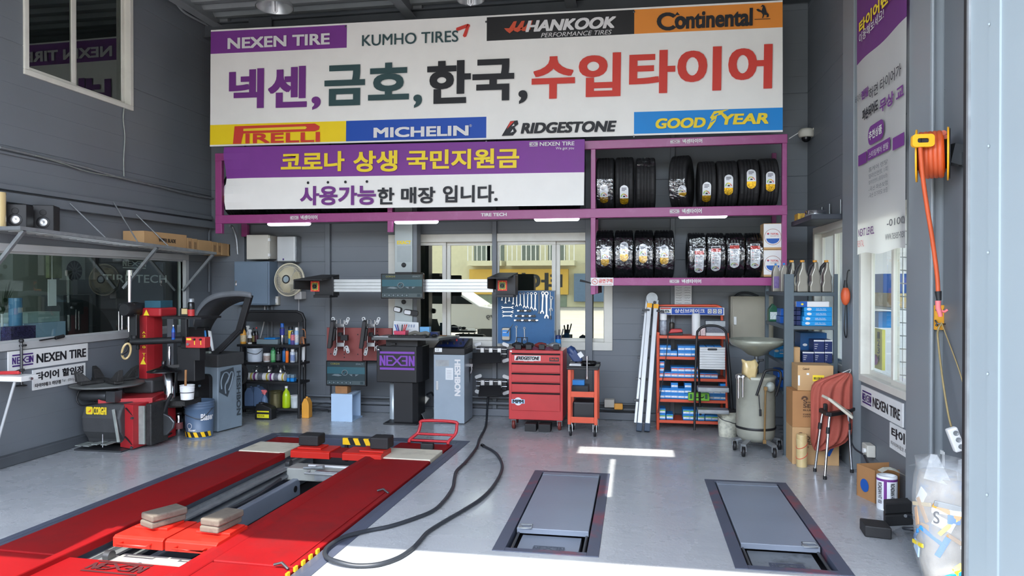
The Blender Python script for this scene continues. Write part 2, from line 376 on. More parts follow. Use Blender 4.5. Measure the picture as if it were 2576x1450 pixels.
# pits under the lift and under the two floor plates
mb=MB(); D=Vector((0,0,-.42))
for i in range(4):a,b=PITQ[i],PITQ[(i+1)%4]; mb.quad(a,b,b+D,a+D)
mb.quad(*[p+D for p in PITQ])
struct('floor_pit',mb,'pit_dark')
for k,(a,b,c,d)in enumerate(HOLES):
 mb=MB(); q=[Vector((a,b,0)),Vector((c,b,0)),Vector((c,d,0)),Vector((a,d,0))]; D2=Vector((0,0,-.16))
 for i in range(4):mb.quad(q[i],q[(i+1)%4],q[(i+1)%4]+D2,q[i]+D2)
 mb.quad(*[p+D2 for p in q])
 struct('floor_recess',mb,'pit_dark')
GW=.1925
def siding(mb,ax,a0,a1,z0,z1,front,sgn,th=.09):
 prof=[(front,z0)]; k=math.ceil((z0+.01)/GW)
 while k*GW<z1-.01:
  z=k*GW; d=.0016 if k%5 else .005
  prof+=[(front,z-d),(front+sgn*d,z),(front,z+d)]; k+=1
 prof+=[(front,z1),(front+sgn*th,z1),(front+sgn*th,z0)]
 mb.prism(prof,ax,a0,a1)
def wall_with_holes(name,ax,a0,a1,z1,front,sgn,holes):
 mb=MB(); cuts=sorted({a0,a1,*[h[0]for h in holes],*[h[1]for h in holes]})
 for c0,c1 in zip(cuts,cuts[1:]):
  zz=0
  for b0,b1 in sorted((h[2],h[3])for h in holes if h[0]<=c0+1e-6 and h[1]>=c1-1e-6):
   siding(mb,ax,c0,c1,zz,b0,front,sgn); zz=b1
  if zz<z1-.02:siding(mb,ax,c0,c1,zz,z1,front,sgn)
 return struct(name,mb,'wall_paint')
 # window openings, measured
bx0,bx1=PY(978,730,YB).x,PY(1541,730,YB).x; bz1,bz0=PY(1260,588,YB).z,PY(1260,878,YB).z
lz0,lz1=PX(326,850,XL).z,PX(470,641,XL).z; ly0,ly1=3.6,PX(472,700,XL).y
uy0,uy1=PX(58,100,XL).y,PX(332,100,XL).y; uz0,uz1=PX(331,279,XL).z,4.95
rz0,rz1=PX(2165,957,XR).z,PX(2052,574,XR).z
ry0,ry1,ry2,ry3=5.45,PX(2166,700,XR).y,PX(2140,700,XR).y,8.40
wall_with_holes('wall_back','X',XL-.09,XR+.09,ZR,YB,1,[(bx0+.03,bx1-.03,bz0+.03,bz1-.03)])
wall_with_holes('wall_left','Y',YG,YB,ZR,XL,-1,[(ly0+.03,ly1-.03,lz0+.03,lz1-.03),(uy0+.03,uy1-.03,uz0+.03,uz1-.03)])
wall_with_holes('wall_right','Y',YG,YB,ZR,XR,1,[(ry0,ry1-.03,rz0+.03,rz1-.03),(ry2+.03,ry3-.03,rz0+.03,rz1-.03)])
# roof deck with two unseen gaps added to throw sun patches on the floor
tanE=math.tan(SUN_EL)
sl1=(-.56,.36,6.93-ZR/tanE,7.22-ZR/tanE)
sl2=(-.235,-.19,5.55-ZR/tanE,6.75-ZR/tanE)
dx=ZR/tanE*math.tan(R(3))
holes=[[(a+dx,b),(c+dx,b),(c+dx,d),(a+dx,d)]for a,c,b,d in(sl1,sl2)]
ro=sheet('ceiling',[(XL-.1,YG-.1),(XR+.1,YG-.1),(XR+.1,YB+.1),(XL-.1,YB+.1)],holes,mm('roof_steel'),z=ZR)
mb=MB()
y=7.0
while y<YB:
 mb.prism([(y,ZR-.002),(y+.05,ZR-.045),(y+.12,ZR-.045),(y+.17,ZR-.002)],'X',XL,XR); y+=.25
struct('ceiling_ribs',mb,'roof_steel')
def ibeam(mb,p,q,wd,ht,t=.014):
 p=Vector(p); q=Vector(q); dz=Vector((0,0,ht/2))
 mb.beam(p+dz,q+dz,wd,t); mb.beam(p-dz,q-dz,wd,t); mb.beam(p,q,t,ht)
for k,(px,py)in enumerate(((1040,52),(1440,26),(556,72))):
 e=PY(px,py,8.7); mb=MB(); x=max(e.x,XL+.09)
 ibeam(mb,(x,YG+.1,e.z+.10),(x,8.72,e.z+.10),.13,.2)
 mb.box(x-.12,8.66,e.z-.02,x+.12,8.74,e.z+.22)
 struct('trim_%d'%(k+1),mb,'roof_steel')
mb=MB(); e=PY(800,60,8.6); ibeam(mb,(XL,8.62,e.z),(XR,8.62,e.z),.12,.17)
mb.cbox((PY(655,50,8.55).x,8.55,e.z),(.32,.02,.2)); struct('trim_4',mb,'dark_steel')
# gate head: a beam, and unseen slats added to shade the left runway
hz=ZR-.06
mb=MB(); mb.box(XL-.1,YG-.03,hz,XR+.3,YG+.06,ZR+.05); struct('trim_20',mb,'roof_steel')
mb=MB()
for k in range(10):
 z=hz-k*.083
 mb.prism([(YG-.01,z),(YG+.02,z-.02),(YG+.02,z-.06),(YG-.01,z-.083)],'X',XL,L(-1.53,.4).x+.1)
one('shade_slats','unseen grey slats added over the garage opening to shade the left of the lift','shade screen',mb,'column_paint')
# upright posts of the back wall
for k,(a,b)in enumerate(((604,620),(822,834),(1240,1251),(1473,1491),(1686,1697))):
 x0,x1=PY(a,700,YB).x,PY(b,700,YB).x; mb=MB(); mb.box(x0,YB-.055,0,x1,YB+.005,ZR-.25)
 struct('trim_%d'%(k+5),mb,'trim_paint',bev=.004)
mb=MB(); mb.box(XL,YB-.09,0,XR,YB,.09); struct('baseboard_back',mb,'trim_paint',bev=.01)
mb=MB(); mb.box(XL,YG,0,XL+.07,YB-.1,.10); struct('baseboard_left',mb,'dark_steel',bev=.012)
# left wall: ledge flashing above the office window
for k,(x0,y0,x1,y1,hh,dd,mt)in enumerate(((0,462,545,548,.05,.05,'trim_paint'),(0,487,545,560,.09,.09,'trim_paint'),(0,368,545,500,.025,.02,'trim_paint'))):
 a=PX(x0,y0,XL); b=PX(x1,y1,XL); z=(a.z+b.z)/2
 mb=MB(); mb.box(XL,3.0,z-hh,XL+dd,YB-.05,z); struct('trim_%d'%(k+10),mb,mt,bev=.006)
 # right wall: post between its windows, and the steel column of the gate
mb=MB(); mb.box(XR-.07,ry1-.01,0,XR+.02,ry2+.02,ZR); struct('trim_13',mb,'column_paint',bev=.006)
def edge(px,Y):return PY(px,700,Y).x
mb=MB()
c0=5.36
mb.box(edge(2280,c0+.12),c0,0,XR+.1,c0+.12,ZR)
mb.box(edge(2338,5.0),5.0,0,edge(2352,5.0),c0,ZR)
mb.box(edge(2352,5.02),5.02,0,edge(2384,5.02),c0,ZR)
mb.box(edge(2384,5.2),5.2,0,XR+.1,c0,ZR)
struct('trim_14',mb,'column_paint',bev=.006)
mb=MB(); mb.tube([(edge(2345,4.98),4.985,.2),(edge(2345,4.98),4.985,ZR-.2)],.012,8); struct('trim_15',mb,'column_paint')
# right jamb of the gate: pale steel door leaf folded back along the opening
XJ=1.15
def jy(px):return PX(px,700,XJ).y
mb=MB(); y0_,y1_,y2_=jy(2440),jy(2489),jy(2517)
mb.prism([(XJ,y0_),(XJ,y1_),(XJ-.006,y1_-.001),(XJ-.006,y2_+.001),(XJ,y2_),(XJ,1.6),(XJ+.05,1.6),(XJ+.05,y0_)],'Z',0,3.6)
for z in(.5,.95,1.35,1.75,2.1,2.5,2.9):mb.lathe([(.005,-.005),(.004,-.009),(0,-.01)],(XJ-.003,y1_-.01,z),'X',8)
struct('wall_jamb',mb,'jamb_paint')
mb=MB(); mb.box(XJ-.008,y0_,0,XJ+.06,y0_+.012,3.6); mb.box(XJ+.0,y0_+.012,0,XJ+.05,y0_+.035,3.6)
struct('trim_16',mb,'galv')
mb=MB(); mb.box(XJ+.03,y0_+.04,0,XJ+.05,y0_+.13,3.6); struct('trim_17',mb,'black')
mb=MB(); mb.box(XR-.012,4.0,0,XR+.01,4.98,ZR); struct('trim_21',mb,'trim_paint',bev=.006)
# ------------------------------------------------------------------ windows
GB=Mglass('glass_back',.33,(.30,.33,.30),(.95,.94,.76),.0)
GL=Mglass('glass_left',.10,(.62,.70,.66),(.9,1,.97),.0)
GU=Mglass('glass_upper',.11,(.25,.28,.26),(.9,1,.97),.0)
GR=Mglass('glass_right',.14,(.86,.90,.86),(1,1,1),.0)
def sash(mb,ax,a0,a1,z0,z1,p,w=.055,d=.04,sg=1):
 def bx(a,b,c,e):
  if ax=='X':mb.box(a,min(p,p+sg*d),c,b,max(p,p+sg*d),e)
  else:mb.box(min(p,p+sg*d),a,c,max(p,p+sg*d),b,e)
 bx(a0,a1,z0,z0+w); bx(a0,a1,z1-w,z1); bx(a0,a0+w,z0+w,z1-w); bx(a1-w,a1,z0+w,z1-w)
def pane(mb,ax,a0,a1,z0,z1,p):
 if ax=='X':mb.quad((a0,p,z0),(a1,p,z0),(a1,p,z1),(a0,p,z1))
 else:mb.quad((p,a0,z0),(p,a1,z0),(p,a1,z1),(p,a0,z1))
def window(name,ax,a0,a1,z0,z1,front,inner,glass,splits,sg,fw=.075,sw=.05,mat_='window_white'):
 w_=MB(); sash(w_,ax,a0,a1,z0,z1,front-sg*.02,fw,.10,sg)
 o=struct(name,w_,mat_,bev=.004)
 for i in range(len(splits)-1):
  p=front+sg*(.02+.035*(i%2))
  mb=MB(); sash(mb,ax,splits[i],splits[i+1],z0+fw-.01,z1-fw+.01,p,sw,.03,sg); f=mb.build('window_sash',[mat_],o,bev=.003)
  mb=MB(); pane(mb,ax,splits[i]+sw-.01,splits[i+1]-sw+.01,z0+fw+sw-.02,z1-fw-sw+.02,p+sg*.015); mb.build('pane',[glass],f)
 return o
fx=lambda x:PY(x,730,YB+.02).x
window('window_1','X',bx0,bx1,bz0,bz1,YB,None,GB,[bx0+.06,fx(1122),fx(1246),fx(1398),bx1-.06],1,.10,.05)
window('window_2','Y',uy0,uy1,uz0,uz1,XL,None,GU,[uy0+.04,PX(195,100,XL).y,uy1-.04],-1,.05,.05)
window('window_3','Y',ly0,ly1,lz0,lz1,XL,None,GL,[ly0+.04,ly1-.04],-1,.07,.03,'alu_white')
window('window_4','Y',ry0-.1,ry1,rz0,rz1,XR,None,GR,[ry0-.06,PX(2235,700,XR).y,ry1-.05],1,.06,.05)
window('window_5','Y',ry2,ry3,rz0,rz1,XR,None,GR,[ry2+.05,(ry2+ry3)/2,ry3-.05],1,.07,.05)
# rooms behind the windows
mb=MB(); mb.box(bx0-.5,YB+.3,0,bx1+.5,YB+2.2,3.2); struct('wall_room',mb,'dark_steel')
mb=MB(); x0,x1,y0,y1=-7.05,XL-.12,2.5,8.9
OW=M('office_wall',150,156,148,rough=.7,var=.03)
mb.quad((x0,y0,0),(x0,y1,0),(x0,y1,2.9),(x0,y0,2.9)); struct('wall_office',mb,OW)
mb=MB(); mb.quad((x0,y1,0),(x1,y1,0),(x1,y1,2.9),(x0,y1,2.9)); struct('wall_office',mb,OW)
mb=MB(); mb.quad((x0,y0,0),(x1,y0,0),(x1,y1,0),(x0,y1,0)); struct('floor_office',mb,OW)
mb=MB(); mb.box(-6.8,5.6,2.84,-6.3,6.8,2.898); one('office_fill_panel','flat glowing panel added to brighten the office behind the left window','lamp',mb,M('fill_glow',235,245,250,var=0,emit=2.2))  # added glow under the office ceiling, brightens the view through the glass
mb=MB(); mb.box(x0,y0,2.9,x1,y1,3.0); struct('ceiling_office',mb,M('office_ceiling',190,190,184,rough=.8,var=.02))
mb=MB(); mb.box(x0,y0-.05,3.0,x1,y1+.05,ZR); struct('wall_loft',mb,'dark_steel')
mb=MB(); x2,x3=XR+.1,4.3
mb.quad((x2,8.9,0),(x3,8.9,0),(x3,8.9,2.9),(x2,8.9,2.9)); mb.quad((x2,3.2,0),(x3,3.2,0),(x3,8.9,0),(x2,8.9,0))
struct('wall_store',mb,'white')
mb=MB(); mb.box(x3,3.2,0,x3+.06,8.9,1.2); mb.box(x3,3.2,2.6,x3+.06,8.9,2.9); struct('wall_store',mb,'white')
mb=MB(); mb.box(x2,3.2,2.9,x3+.06,8.95,3.0); struct('ceiling_store',mb,'white')
mb=MB(); mb.quad((x2,3.2,0),(x3,3.2,0),(x3,3.2,2.9),(x2,3.2,2.9)); struct('wall_store',mb,'white')
# ------------------------------------------------------------------ outside: road, house fronts over the road, a parked car (they mirror in the back window)
mb=MB(); mb.quad((-40,-60,-.004),(40,-60,-.004),(40,YG,-.004),(-40,YG,-.004)); struct('ground',mb,M('road',176,172,164,rough=.8,var=.12,scale=.8))
YF=-30.0
def fz(py):return 1.65+(712-py)/1800.0*(2*YB-YF)
def fxx(px):return PY(px,712,2*YB-YF).x
CREAM=M('render_cream',206,200,170,rough=.8,var=.05)
bl=thing('house','cream rendered house over the road with iron balconies and a yellow shop sign','building',(fxx(1300),YF-3,0))
mb=MB(); mb.box(fxx(1060),YF-6,0,fxx(1640),YF-1.5,fz(430)); mb.build('wall',[CREAM],bl)
for k,(a,b)in enumerate(((1175,1262),(1275,1445),(1480,1640))):
 mb=MB(); mb.box(fxx(a),YF-1.6,fz(668),fxx(b),YF+.2,fz(655)); sb=mb.build('balcony',[CREAM],bl)
 mb=MB(); x=fxx(a)+.05
 while x<fxx(b):mb.tube([(x,YF+.12,fz(655)),(x,YF+.12,fz(616))],.035,5); x+=.32
 mb.tube([(fxx(a),YF+.12,fz(615)),(fxx(b),YF+.12,fz(615))],.05,6); mb.build('railing',[mm('white')],sb)
 for j in range(2):
  c=a+(b-a)*(.3+.4*j); mb=MB(); mb.box(fxx(c-22),YF-1.52,fz(655),fxx(c+22),YF-1.46,fz(560)); mb.build('window',[M('far_glass',88,100,98,rough=.15,var=.1)],bl)
mb=MB(); mb.box(fxx(1170),YF-1.5,fz(742),fxx(1425),YF-1.1,fz(676)); sg_=mb.build('shop_sign',[M('sign_yellow',206,166,66,rough=.5,var=.03)],bl)
mb=MB(); mb.text('타이어',(fxx(1410),YF-1.08,fz(734)),(-1,0,0),UZ,fxx(1410)-fxx(1250),fz(686)-fz(734),.04,e=.02); mb.build('lettering',['black_ink'],sg_)
mb=MB(); mb.box(fxx(1440),YF-1.5,fz(760),fxx(1600),YF-1.0,fz(688)); mb.build('awning',[M('awn',90,112,140,rough=.5)],bl)
mb=MB(); mb.box(fxx(1180),YF-1.52,0,fxx(1420),YF-1.45,fz(744)); mb.build('shop_front',[M('shop_front',120,134,118,rough=.3,var=.2)],bl)
mb=MB(); mb.box(-34,YF-7,0,fxx(1050),YF-2,9); one('warehouse','plain grey warehouse over the road beside the cream house','building',mb,M('ware',150,152,150,rough=.8,var=.05))
mb=MB(); mb.box(fxx(1660),YF-7,0,34,YF-2.5,7.5); one('brick_house','red brick house over the road right of the cream house','building',mb,M('brick_far',150,110,92,rough=.8,var=.1))
# parked car: side on at the kerb, left of the camera
CYR=-2.6
ct=thing('car','white hatchback parked on the road outside the garage','car',(-5.2,CYR,0))
def carx(a):return-7.2+a
pts=[(0,.35),(0,.75),(.1,.95),(.7,1.05),(1.1,1.42),(2.2,1.48),(2.9,1.02),(3.75,.88),(3.95,.7),(3.98,.35)]
mb=MB(); mb.prism([(carx(a),z)for a,z in pts],'Y',CYR-.82,CYR+.82); mb.build('body',[M('car_white',228,228,224,rough=.2,var=.01,coat=.6)],ct,bev=.06,seg=3)
mb=MB(); g=[(.8,1.07),(1.16,1.37),(2.16,1.42),(2.72,1.06)]
mb.prism([(carx(a),z)for a,z in g],'Y',CYR-.83,CYR+.83); mb.build('windows',[M('car_glass',24,28,30,rough=.05,var=0)],ct)
for a in(.75,3.15):
 for yy in(CYR-.8,CYR+.64):mb=MB(); mb.lathe([(.2,0),(.31,.02),(.31,.15),(.2,.17)],(carx(a),yy,.31),'Y',24); mb.build('wheel',[mm('rubber')],ct)
mb=MB(); mb.text('8279',(carx(3.6),CYR+.835,.62),(-1,0,0),UZ,.5,.14,.02); mb.build('lettering',['grey_ink'],ct)
# ================================================================== banners
BT=-.0125
def strip_text(mb,items,Y,tilt=0.):
 for body,x0,y0,x1,y1,mi,off,sh in items:
  q=(x1-x0)*(712-(y0+y1)/2)/12700/2; y0+=q; y1-=q; mb.mat(mi).tY(body,x0,y0,x1,y1,Y,off,sh,.006,tilt)
YBN=7.99
A,B,Cc,Dd=PY(531,76,YBN),PY(1969,0,YBN),PY(1969,332,YBN),PY(528,369,YBN)
def bpt(s,t):
 p=(Dd*(1-s)+Cc*s)*(1-t)+(A*(1-s)+B*s)*t
 return Vector((p.x,p.y-.003*math.sin(s*9+t*2.0)-.002*math.sin(s*23-t*6),p.z))
bn=thing('banner','big white banner with rows of tyre maker names across the top of the back wall','banner',(bpt(.5,0).x,YBN,bpt(.5,0).z))
mb=MB(); NX,NZ=48,10; cols=[0]+[(PY(q,200,YBN).x-Dd.x)/(Cc.x-Dd.x)for q in(870,1223,1595)]+[1.0]; tops=(1,0,2,3); bots=(4,5,0,6)
ss=sorted(set([i/NX for i in range(NX+1)]+cols)); tt=[0,.012,.19,.30,.42,.55,.68,.797,.90,.988,1]
b1,b2=.185,.795
tt=[0,.014,b1,.3,.42,.55,.68,b2,.986,1]
for i in range(len(ss)-1):
 for j in range(len(tt)-1):
  sm,tm=(ss[i]+ss[i+1])/2,(tt[j]+tt[j+1])/2
  k=[q for q in range(4)if cols[q]<=sm<=cols[q+1]][0]
  mb.m=0 if tm<.014 or tm>.986 else bots[k]if tm<b1 else tops[k]if tm>b2 else 0
  mb.add([bpt(ss[i],tt[j]),bpt(ss[i+1],tt[j]),bpt(ss[i+1],tt[j+1]),bpt(ss[i],tt[j+1])],[(0,1,2,3)],True)
cl=mb.build('cloth',['banner_white','purple','black','orange_cloth','yellow_cloth','blue_cloth','sky_cloth'],bn)
YT=YBN-.010
mb=MB()
big=[('넥',576,172,664,275,0),('센',674,166,772,273,0),(',',784,243,807,277,0),('금',816,162,918,268,1),('호',926,156,1029,254,1),(',',1040,238,1062,272,1),('한',1074,151,1184,263,2),('국',1188,147,1293,256,2),(',',1304,227,1327,262,2),('수',1337,140,1446,251,3),('입',1455,132,1561,246,3),('타',1582,125,1698,238,3),('이',1703,117,1814,232,3),('어',1831,111,1942,227,3)]
strip_text(mb,[(b,x0,y0,x1,y1,m_,.036 if b!=',' else .02,0)for b,x0,y0,x1,y1,m_ in big],YT,BT)
strip_text(mb,[('NEXEN TIRE',573,84,830,124,4,.045,0),('KUMHO TIRES',911,77,1153,117,1,.02,0),('HANKOOK',1322,41,1550,82,4,.05,.25),('PERFORMANCE TIRES',1361,75,1539,95,4,.01,.25),('ontinental',1698,20,1893,75,2,.035,0),('IRELLI',618,332,805,362,3,.05,0),('MICHELIN',940,315,1179,348,4,.055,0),('RIDGESTONE',1310,303,1551,338,2,.05,.2),('GOOD',1649,295,1775,325,6,.05,.15),('YEAR',1814,284,1933,315,6,.05,.15),('®',1181,313,1187,320,4,0,0)],YT,BT)
def bq(mi,*p,e=.004):mb.mat(mi).quad(*[PY(x,y,YT-e)for x,y in p])
def arc(cx,cy,r0,r1,a0,a1,n=14,ky=1.0):
 q=[(cx+r1*math.cos(R(a0+(a1-a0)*k/n)),cy-ky*r1*math.sin(R(a0+(a1-a0)*k/n)))for k in range(n+1)]
 p=[(cx+r0*math.cos(R(a0+(a1-a0)*k/n)),cy-ky*r0*math.sin(R(a0+(a1-a0)*k/n)))for k in range(n+1)]
 return q,p
def barc(mi,cx,cy,r0,r1,a0,a1,ky=1.0,e=.004):
 q,p=arc(cx,cy,r0,r1,a0,a1,14,ky)
 for k in range(14):bq(mi,q[k],q[k+1],p[k+1],p[k],e=e)
bq(3,(1148,70),(1176,60),(1182,62),(1182,67),(1151,78),(1147,75)); bq(3,(1176,60),(1182,62),(1173,92),(1168,94),(1164,90))
for k in range(3):x=1268+k*20; bq(5,(x,71),(x+13,71-k*2),(x+24,54-k),(x+32,53-k),(x+26,74),(x+14,84-k*3),(x+6,78))
barc(2,1680,54,17,28,40,320,.82); barc(2,1712,55,9,15,0,360,1.0); bq(2,(1698,38),(1704,30),(1710,38))
bq(2,(1898,48),(1938,46.5),(1938,48),(1898,49.5))
bq(2,(1902,24),(1907,22),(1916,27),(1919,16),(1913,18),(1918,12),(1923,14),(1926,21),(1929,31),(1934,36),(1934,42),(1928,44),(1929,38),(1923,37),(1920,45),(1917,46),(1919,37),(1915,31),(1907,29))
bq(3,(590,318),(792,311),(804,318),(802,326),(792,330),(612,336),(606,362),(586,362)); bq(6,(612,324),(768,318),(772,321),(768,325),(612,330),e=.007)
bq(2,(1262,342),(1284,305),(1302,303),(1304,312),(1294,320),(1300,330),(1290,341)); bq(3,(1275,325),(1283,306),(1294,305),e=.007); bq(4,(1284,334),(1290,325),(1292,331),e=.007); bq(4,(1287,318),(1293,311),(1294,316),e=.007)
bq(6,(1778,327),(1790,300),(1786,296),(1796,280),(1834,275),(1818,282),(1822,287),(1804,291),(1800,305),(1786,323)); bq(7,(1795,289),(1806,284),(1808,287),(1797,292),e=.007); bq(7,(1788,306),(1800,299),(1799,302),(1788,309),e=.007)
mb.build('lettering',['purple_ink','green_ink','black_ink','red_ink','white_ink','orange_red','yellow_ink','sky_cloth'],bn)
for i in range(3):
 for y in(-2,2):
  mb=MB(); p=PY((870,1223,1595)[i],(67,55,30)[i]if y<0 else(367,356,344)[i],YT-.006); mb.lathe([(.012,0),(.012,-.004),(.006,-.005)],p,'Y',10)
  mb.build('eyelet',['steel_dark'],bn)
Y2=7.92
A2,B2,C2,D2_=PY(566,371,Y2),PY(1471,351,Y2),PY(1469,517,Y2),PY(568,528,Y2)
def wav(p,s,t):
 f=1 if s<.06 or s>.94 else 0
 return Vector((p.x,p.y-.005*math.sin(s*7+1)-.03*max(0,(.08-s)/.08)*math.sin(t*9)-.008*max(0,(s-.93)/.07)*math.sin(t*7+1),p.z))
b2=thing('banner','purple and white banner about relief payments hanging under the big banner','banner',(-2.2,Y2,D2_.z))
mb=MB(); n1=40; tt=[0,.12,.25,.38,.503,.65,.8,.9,1]
for i in range(n1):
 for j in range(len(tt)-1):
  q=[]
  for a,b in((i,j),(i+1,j),(i+1,j+1),(i,j+1)):
   s_,t_=a/n1,tt[b]; q.append(wav((D2_*(1-s_)+C2*s_)*(1-t_)+(A2*(1-s_)+B2*s_)*t_,s_,t_))
  mb.m=1 if tt[j]>=.5 else 0; mb.add(q,[(0,1,2,3)],True)
mb.build('cloth',['banner_white','purple'],b2)
mb=MB(); YT2=Y2-.010; T2=-.012
LM=['yellow_ink','purple_ink','black_ink','white_ink']
strip_text(mb,[('코로나',707,380,867,434,0,.03,0),('상생',889,378,1000,434,0,.03,0),('국민지원금',1023,372,1306,429,0,.03,0)],YT2,T2); mb.build('headline',LM,b2)
mb=MB(); strip_text(mb,[('사용가능',755,466,946,518,1,.03,0),('한',950,472,992,515,2,.02,0),('매장',1009,470,1095,513,2,.025,0),('입니다.',1114,465,1252,511,2,.025,0)],YT2,T2)
for x,y in((775,460),(825,459),(869,458),(923,457)):p=PY(x,y,YT2); mb.mat(2).flat(disc(0,0,.016,n=12),p,UX,UZ)
mb.build('lettering',LM,b2); mb=MB(); strip_text(mb,[('NEXEN TIRE',1358,356,1445,368,3,.03,0),('We got you',1398,369,1444,379,3,0,0)],YT2,T2)
p=PY(1332,369,YT2); mb.mat(3).logo(p,UX,UZ,21/ppm(1340,Y2),11/ppm(1340,Y2)); mb.build('emblem',LM,b2)
# ================================================================== the tyre rack
YR0,YR1=8.04,8.69
zt0,zt1=PY(1720,368,YR0).z,PY(1720,346,YR0).z
zm0,zm1=PY(1200,553,YR0).z,PY(1200,530,YR0).z
zl0,zl1=PY(1715,719,YR0).z,PY(1715,699,YR0).z
xr0,xr1=PY(541,560,YR0).x,PY(1980,530,YR0).x
rack=thing('tyre_rack','magenta steel tyre rack with two long shelves along the back wall','rack',((xr0+xr1)/2,YR0,zl0))
def rbeam(px0,px1,z0,z1,texts):
 mb=MB(); x0,x1=(PY(px0,540,YR0).x,PY(px1,540,YR0).x); mb.box(x0,YR0,z0,x1,YR0+.06,z1); b=mb.build('beam',['magenta'],rack,bev=.006)
 for kind,c0,c1 in texts:
  mb=MB(); h=z1-z0; a0,a1=PY(c0,540,YR0).x,PY(c1,540,YR0).x
  if kind=='n':
   wl=(a1-a0)*.30; mb.logo((a0,YR0,z0+h*.34),UX,UZ,wl,h*.40,.007); mb.text('넥센타이어',(a0+wl*1.28,YR0,z0+h*.30),UX,UZ,(a1-a0)-wl*1.28,h*.5,.03,e=.007)
  else:mb.text('TIRE TECH',(a0,YR0,z0+h*.34),UX,UZ,a1-a0,h*.36,.045,e=.007)
  mb.build('lettering',['white_ink'],b)
rbeam(1470,1981,zt0,zt1,[('n',1686,1766)])
rbeam(541,1470,zt0,zt1,[])
rbeam(541,1981,zm0,zm1,[('n',731,799),('t',1210,1275),('n',1685,1765)])
rbeam(1486,1946,zl0,zl1,[('n',1685,1764)])
for px0,px1,z0,z1 in((541,557,zm0-.12,zt1-.0),(974,986,zm0-.13,zt1),(1486,1498,zl0-.1,zt0),(1968,1980,zl0,zt0)):
 for yy in(YR0+.005,YR1-.06):
  mb=MB(); mb.box(PY(px0,540,YR0).x,yy,z0,PY(px1,540,YR0).x,yy+.055,z1); mb.build('post',['magenta'],rack,bev=.004)
mb=MB()
for z1_,a,b in((zm1,556,1968),(zl1,1497,1968)):
 mb.box(PY(a,540,YR0).x,YR0+.061,z1_-.03,PY(b,540,YR0).x,YR1-.062,z1_-.004); mb.box(PY(a,540,YR0).x,YR1-.06,z1_-.07,PY(b,540,YR0).x,YR1-.01,z1_-.004)
mb.build('shelf_deck',['dark_steel'],rack)
# tyres: cross-section turned about an axle that points along the wall
def tyre_profile(Rr,wd):
 h=wd/2; g=.0055; p=[(Rr*.62,-h*.72),(Rr*.66,-h*.80),(Rr*.80,-h*1.0),(Rr*.92,-h*.96),(Rr*.965,-h*.90),(Rr*.988,-h*.80)]
 for c in(-.46,-.16,.16,.46):
  p+=[(Rr-abs(c)*.008,h*(c-.055)),(Rr-g-.003,h*(c-.045)),(Rr-g-.003,h*(c+.045)),(Rr-abs(c)*.008,h*(c+.055))]
 p+=[(Rr*.988,h*.80),(Rr*.965,h*.90),(Rr*.92,h*.96),(Rr*.80,h*1.0),(Rr*.66,h*.80),(Rr*.62,h*.72)]
 return p
def tyre_mesh(mb,Rr,wd,c):
 p=tyre_profile(Rr,wd); n=96; b=len(mb.v)
 vs=[]
 for i,(r_,h_)in enumerate(p):
  for k in range(n):
   a=2*PI*k/n; rr=r_
   if 4<=i<len(p)-4 and k%3==0 and(i<7 or i>len(p)-8 or(i%4 in(1,2)and(k//3)%2)):rr-=.005
   vs.append(Vector(c)+Vector((h_,rr*math.cos(a),rr*math.sin(a))))
 fs=[(i*n+k,i*n+(k+1)%n,(i+1)*n+(k+1)%n,(i+1)*n+k)for i in range(len(p)-1)for k in range(n)]
 fs+=[((len(p)-1)*n+k,(len(p)-1)*n+(k+1)%n,(k+1)%n,k)for k in range(n)]
 mb.add(vs,fs,True)
def wrap_pt(c,Rr,x,ang):return Vector((c[0]+x,c[1]-(Rr)*math.cos(ang),c[2]+(Rr)*math.sin(ang)))
def tyre_label(mb,c,Rr,x0,a_top,a_bot,hw,kind):
 n=22; rr=Rr+.0045
 def half(t):
  r_=hw; Lh=(a_top-a_bot)*Rr; d=min(t,1-t)*Lh
  if kind=='r' and t<.5:return hw
  return hw*math.sqrt(max(.02,1-max(0,(r_-d)/r_)**2))
 for i in range(n):
  t0,t1=i/n,(i+1)/n; a0,a1=a_top+(a_bot-a_top)*t0,a_top+(a_bot-a_top)*t1
  tm=(t0+t1)/2
  mb.m=(1 if tm>.62 else 0)if kind=='y' else(2 if .10<tm<.24 else 0)
  mb.quad(wrap_pt(c,rr,x0-half(t0),a0),wrap_pt(c,rr,x0+half(t0),a0),wrap_pt(c,rr,x0+half(t1),a1),wrap_pt(c,rr,x0-half(t1),a1))
 def bar(t0,t1,f0,f1,mi):
  mb.m=mi; a0,a1=a_top+(a_bot-a_top)*t0,a_top+(a_bot-a_top)*t1
  mb.quad(*[wrap_pt(c,rr+.002,x0+f*hw,a)for f,a in((f0,a0),(f1,a0),(f1,a1),(f0,a1))])
 if kind=='y':
  for t in(.12,.18,.24):bar(t,t+.025,-.6,.55 if t<.2 else .2,3)
  for k in range(8):
   a=PI*k/8; tc=.56; bar(tc-.14*math.sin(a+.2)-.025,tc-.14*math.sin(a+.2)+.02,-.66*math.cos(a)-.12,-.66*math.cos(a)+.12,(4,4,5,5,1,1,2,2)[k])
  bar(.50,.57,-.25,.25,3)
 else:
  bar(.03,.08,-.8,.8,3)
  for k in range(7):t=.29+k*.062; bar(t,t+.018,-.75,-.35,2 if k%2 else 3); bar(t,t+.016,-.2,(.7,.3,.55,.72)[k%4],3)
  for k in range(8):
   a=PI*k/8; tc=.88; bar(tc-.09*math.sin(a+.2)-.012,tc-.09*math.sin(a+.2)+.014,-.62*math.cos(a)-.12,-.62*math.cos(a)+.12,(4,4,5,5,1,1,2,2)[k])
  bar(.84,.88,-.25,.3,3)
FILM=Mglass('clear_film',.13,(.94,.95,.96),(1,1,1),.12,.9)
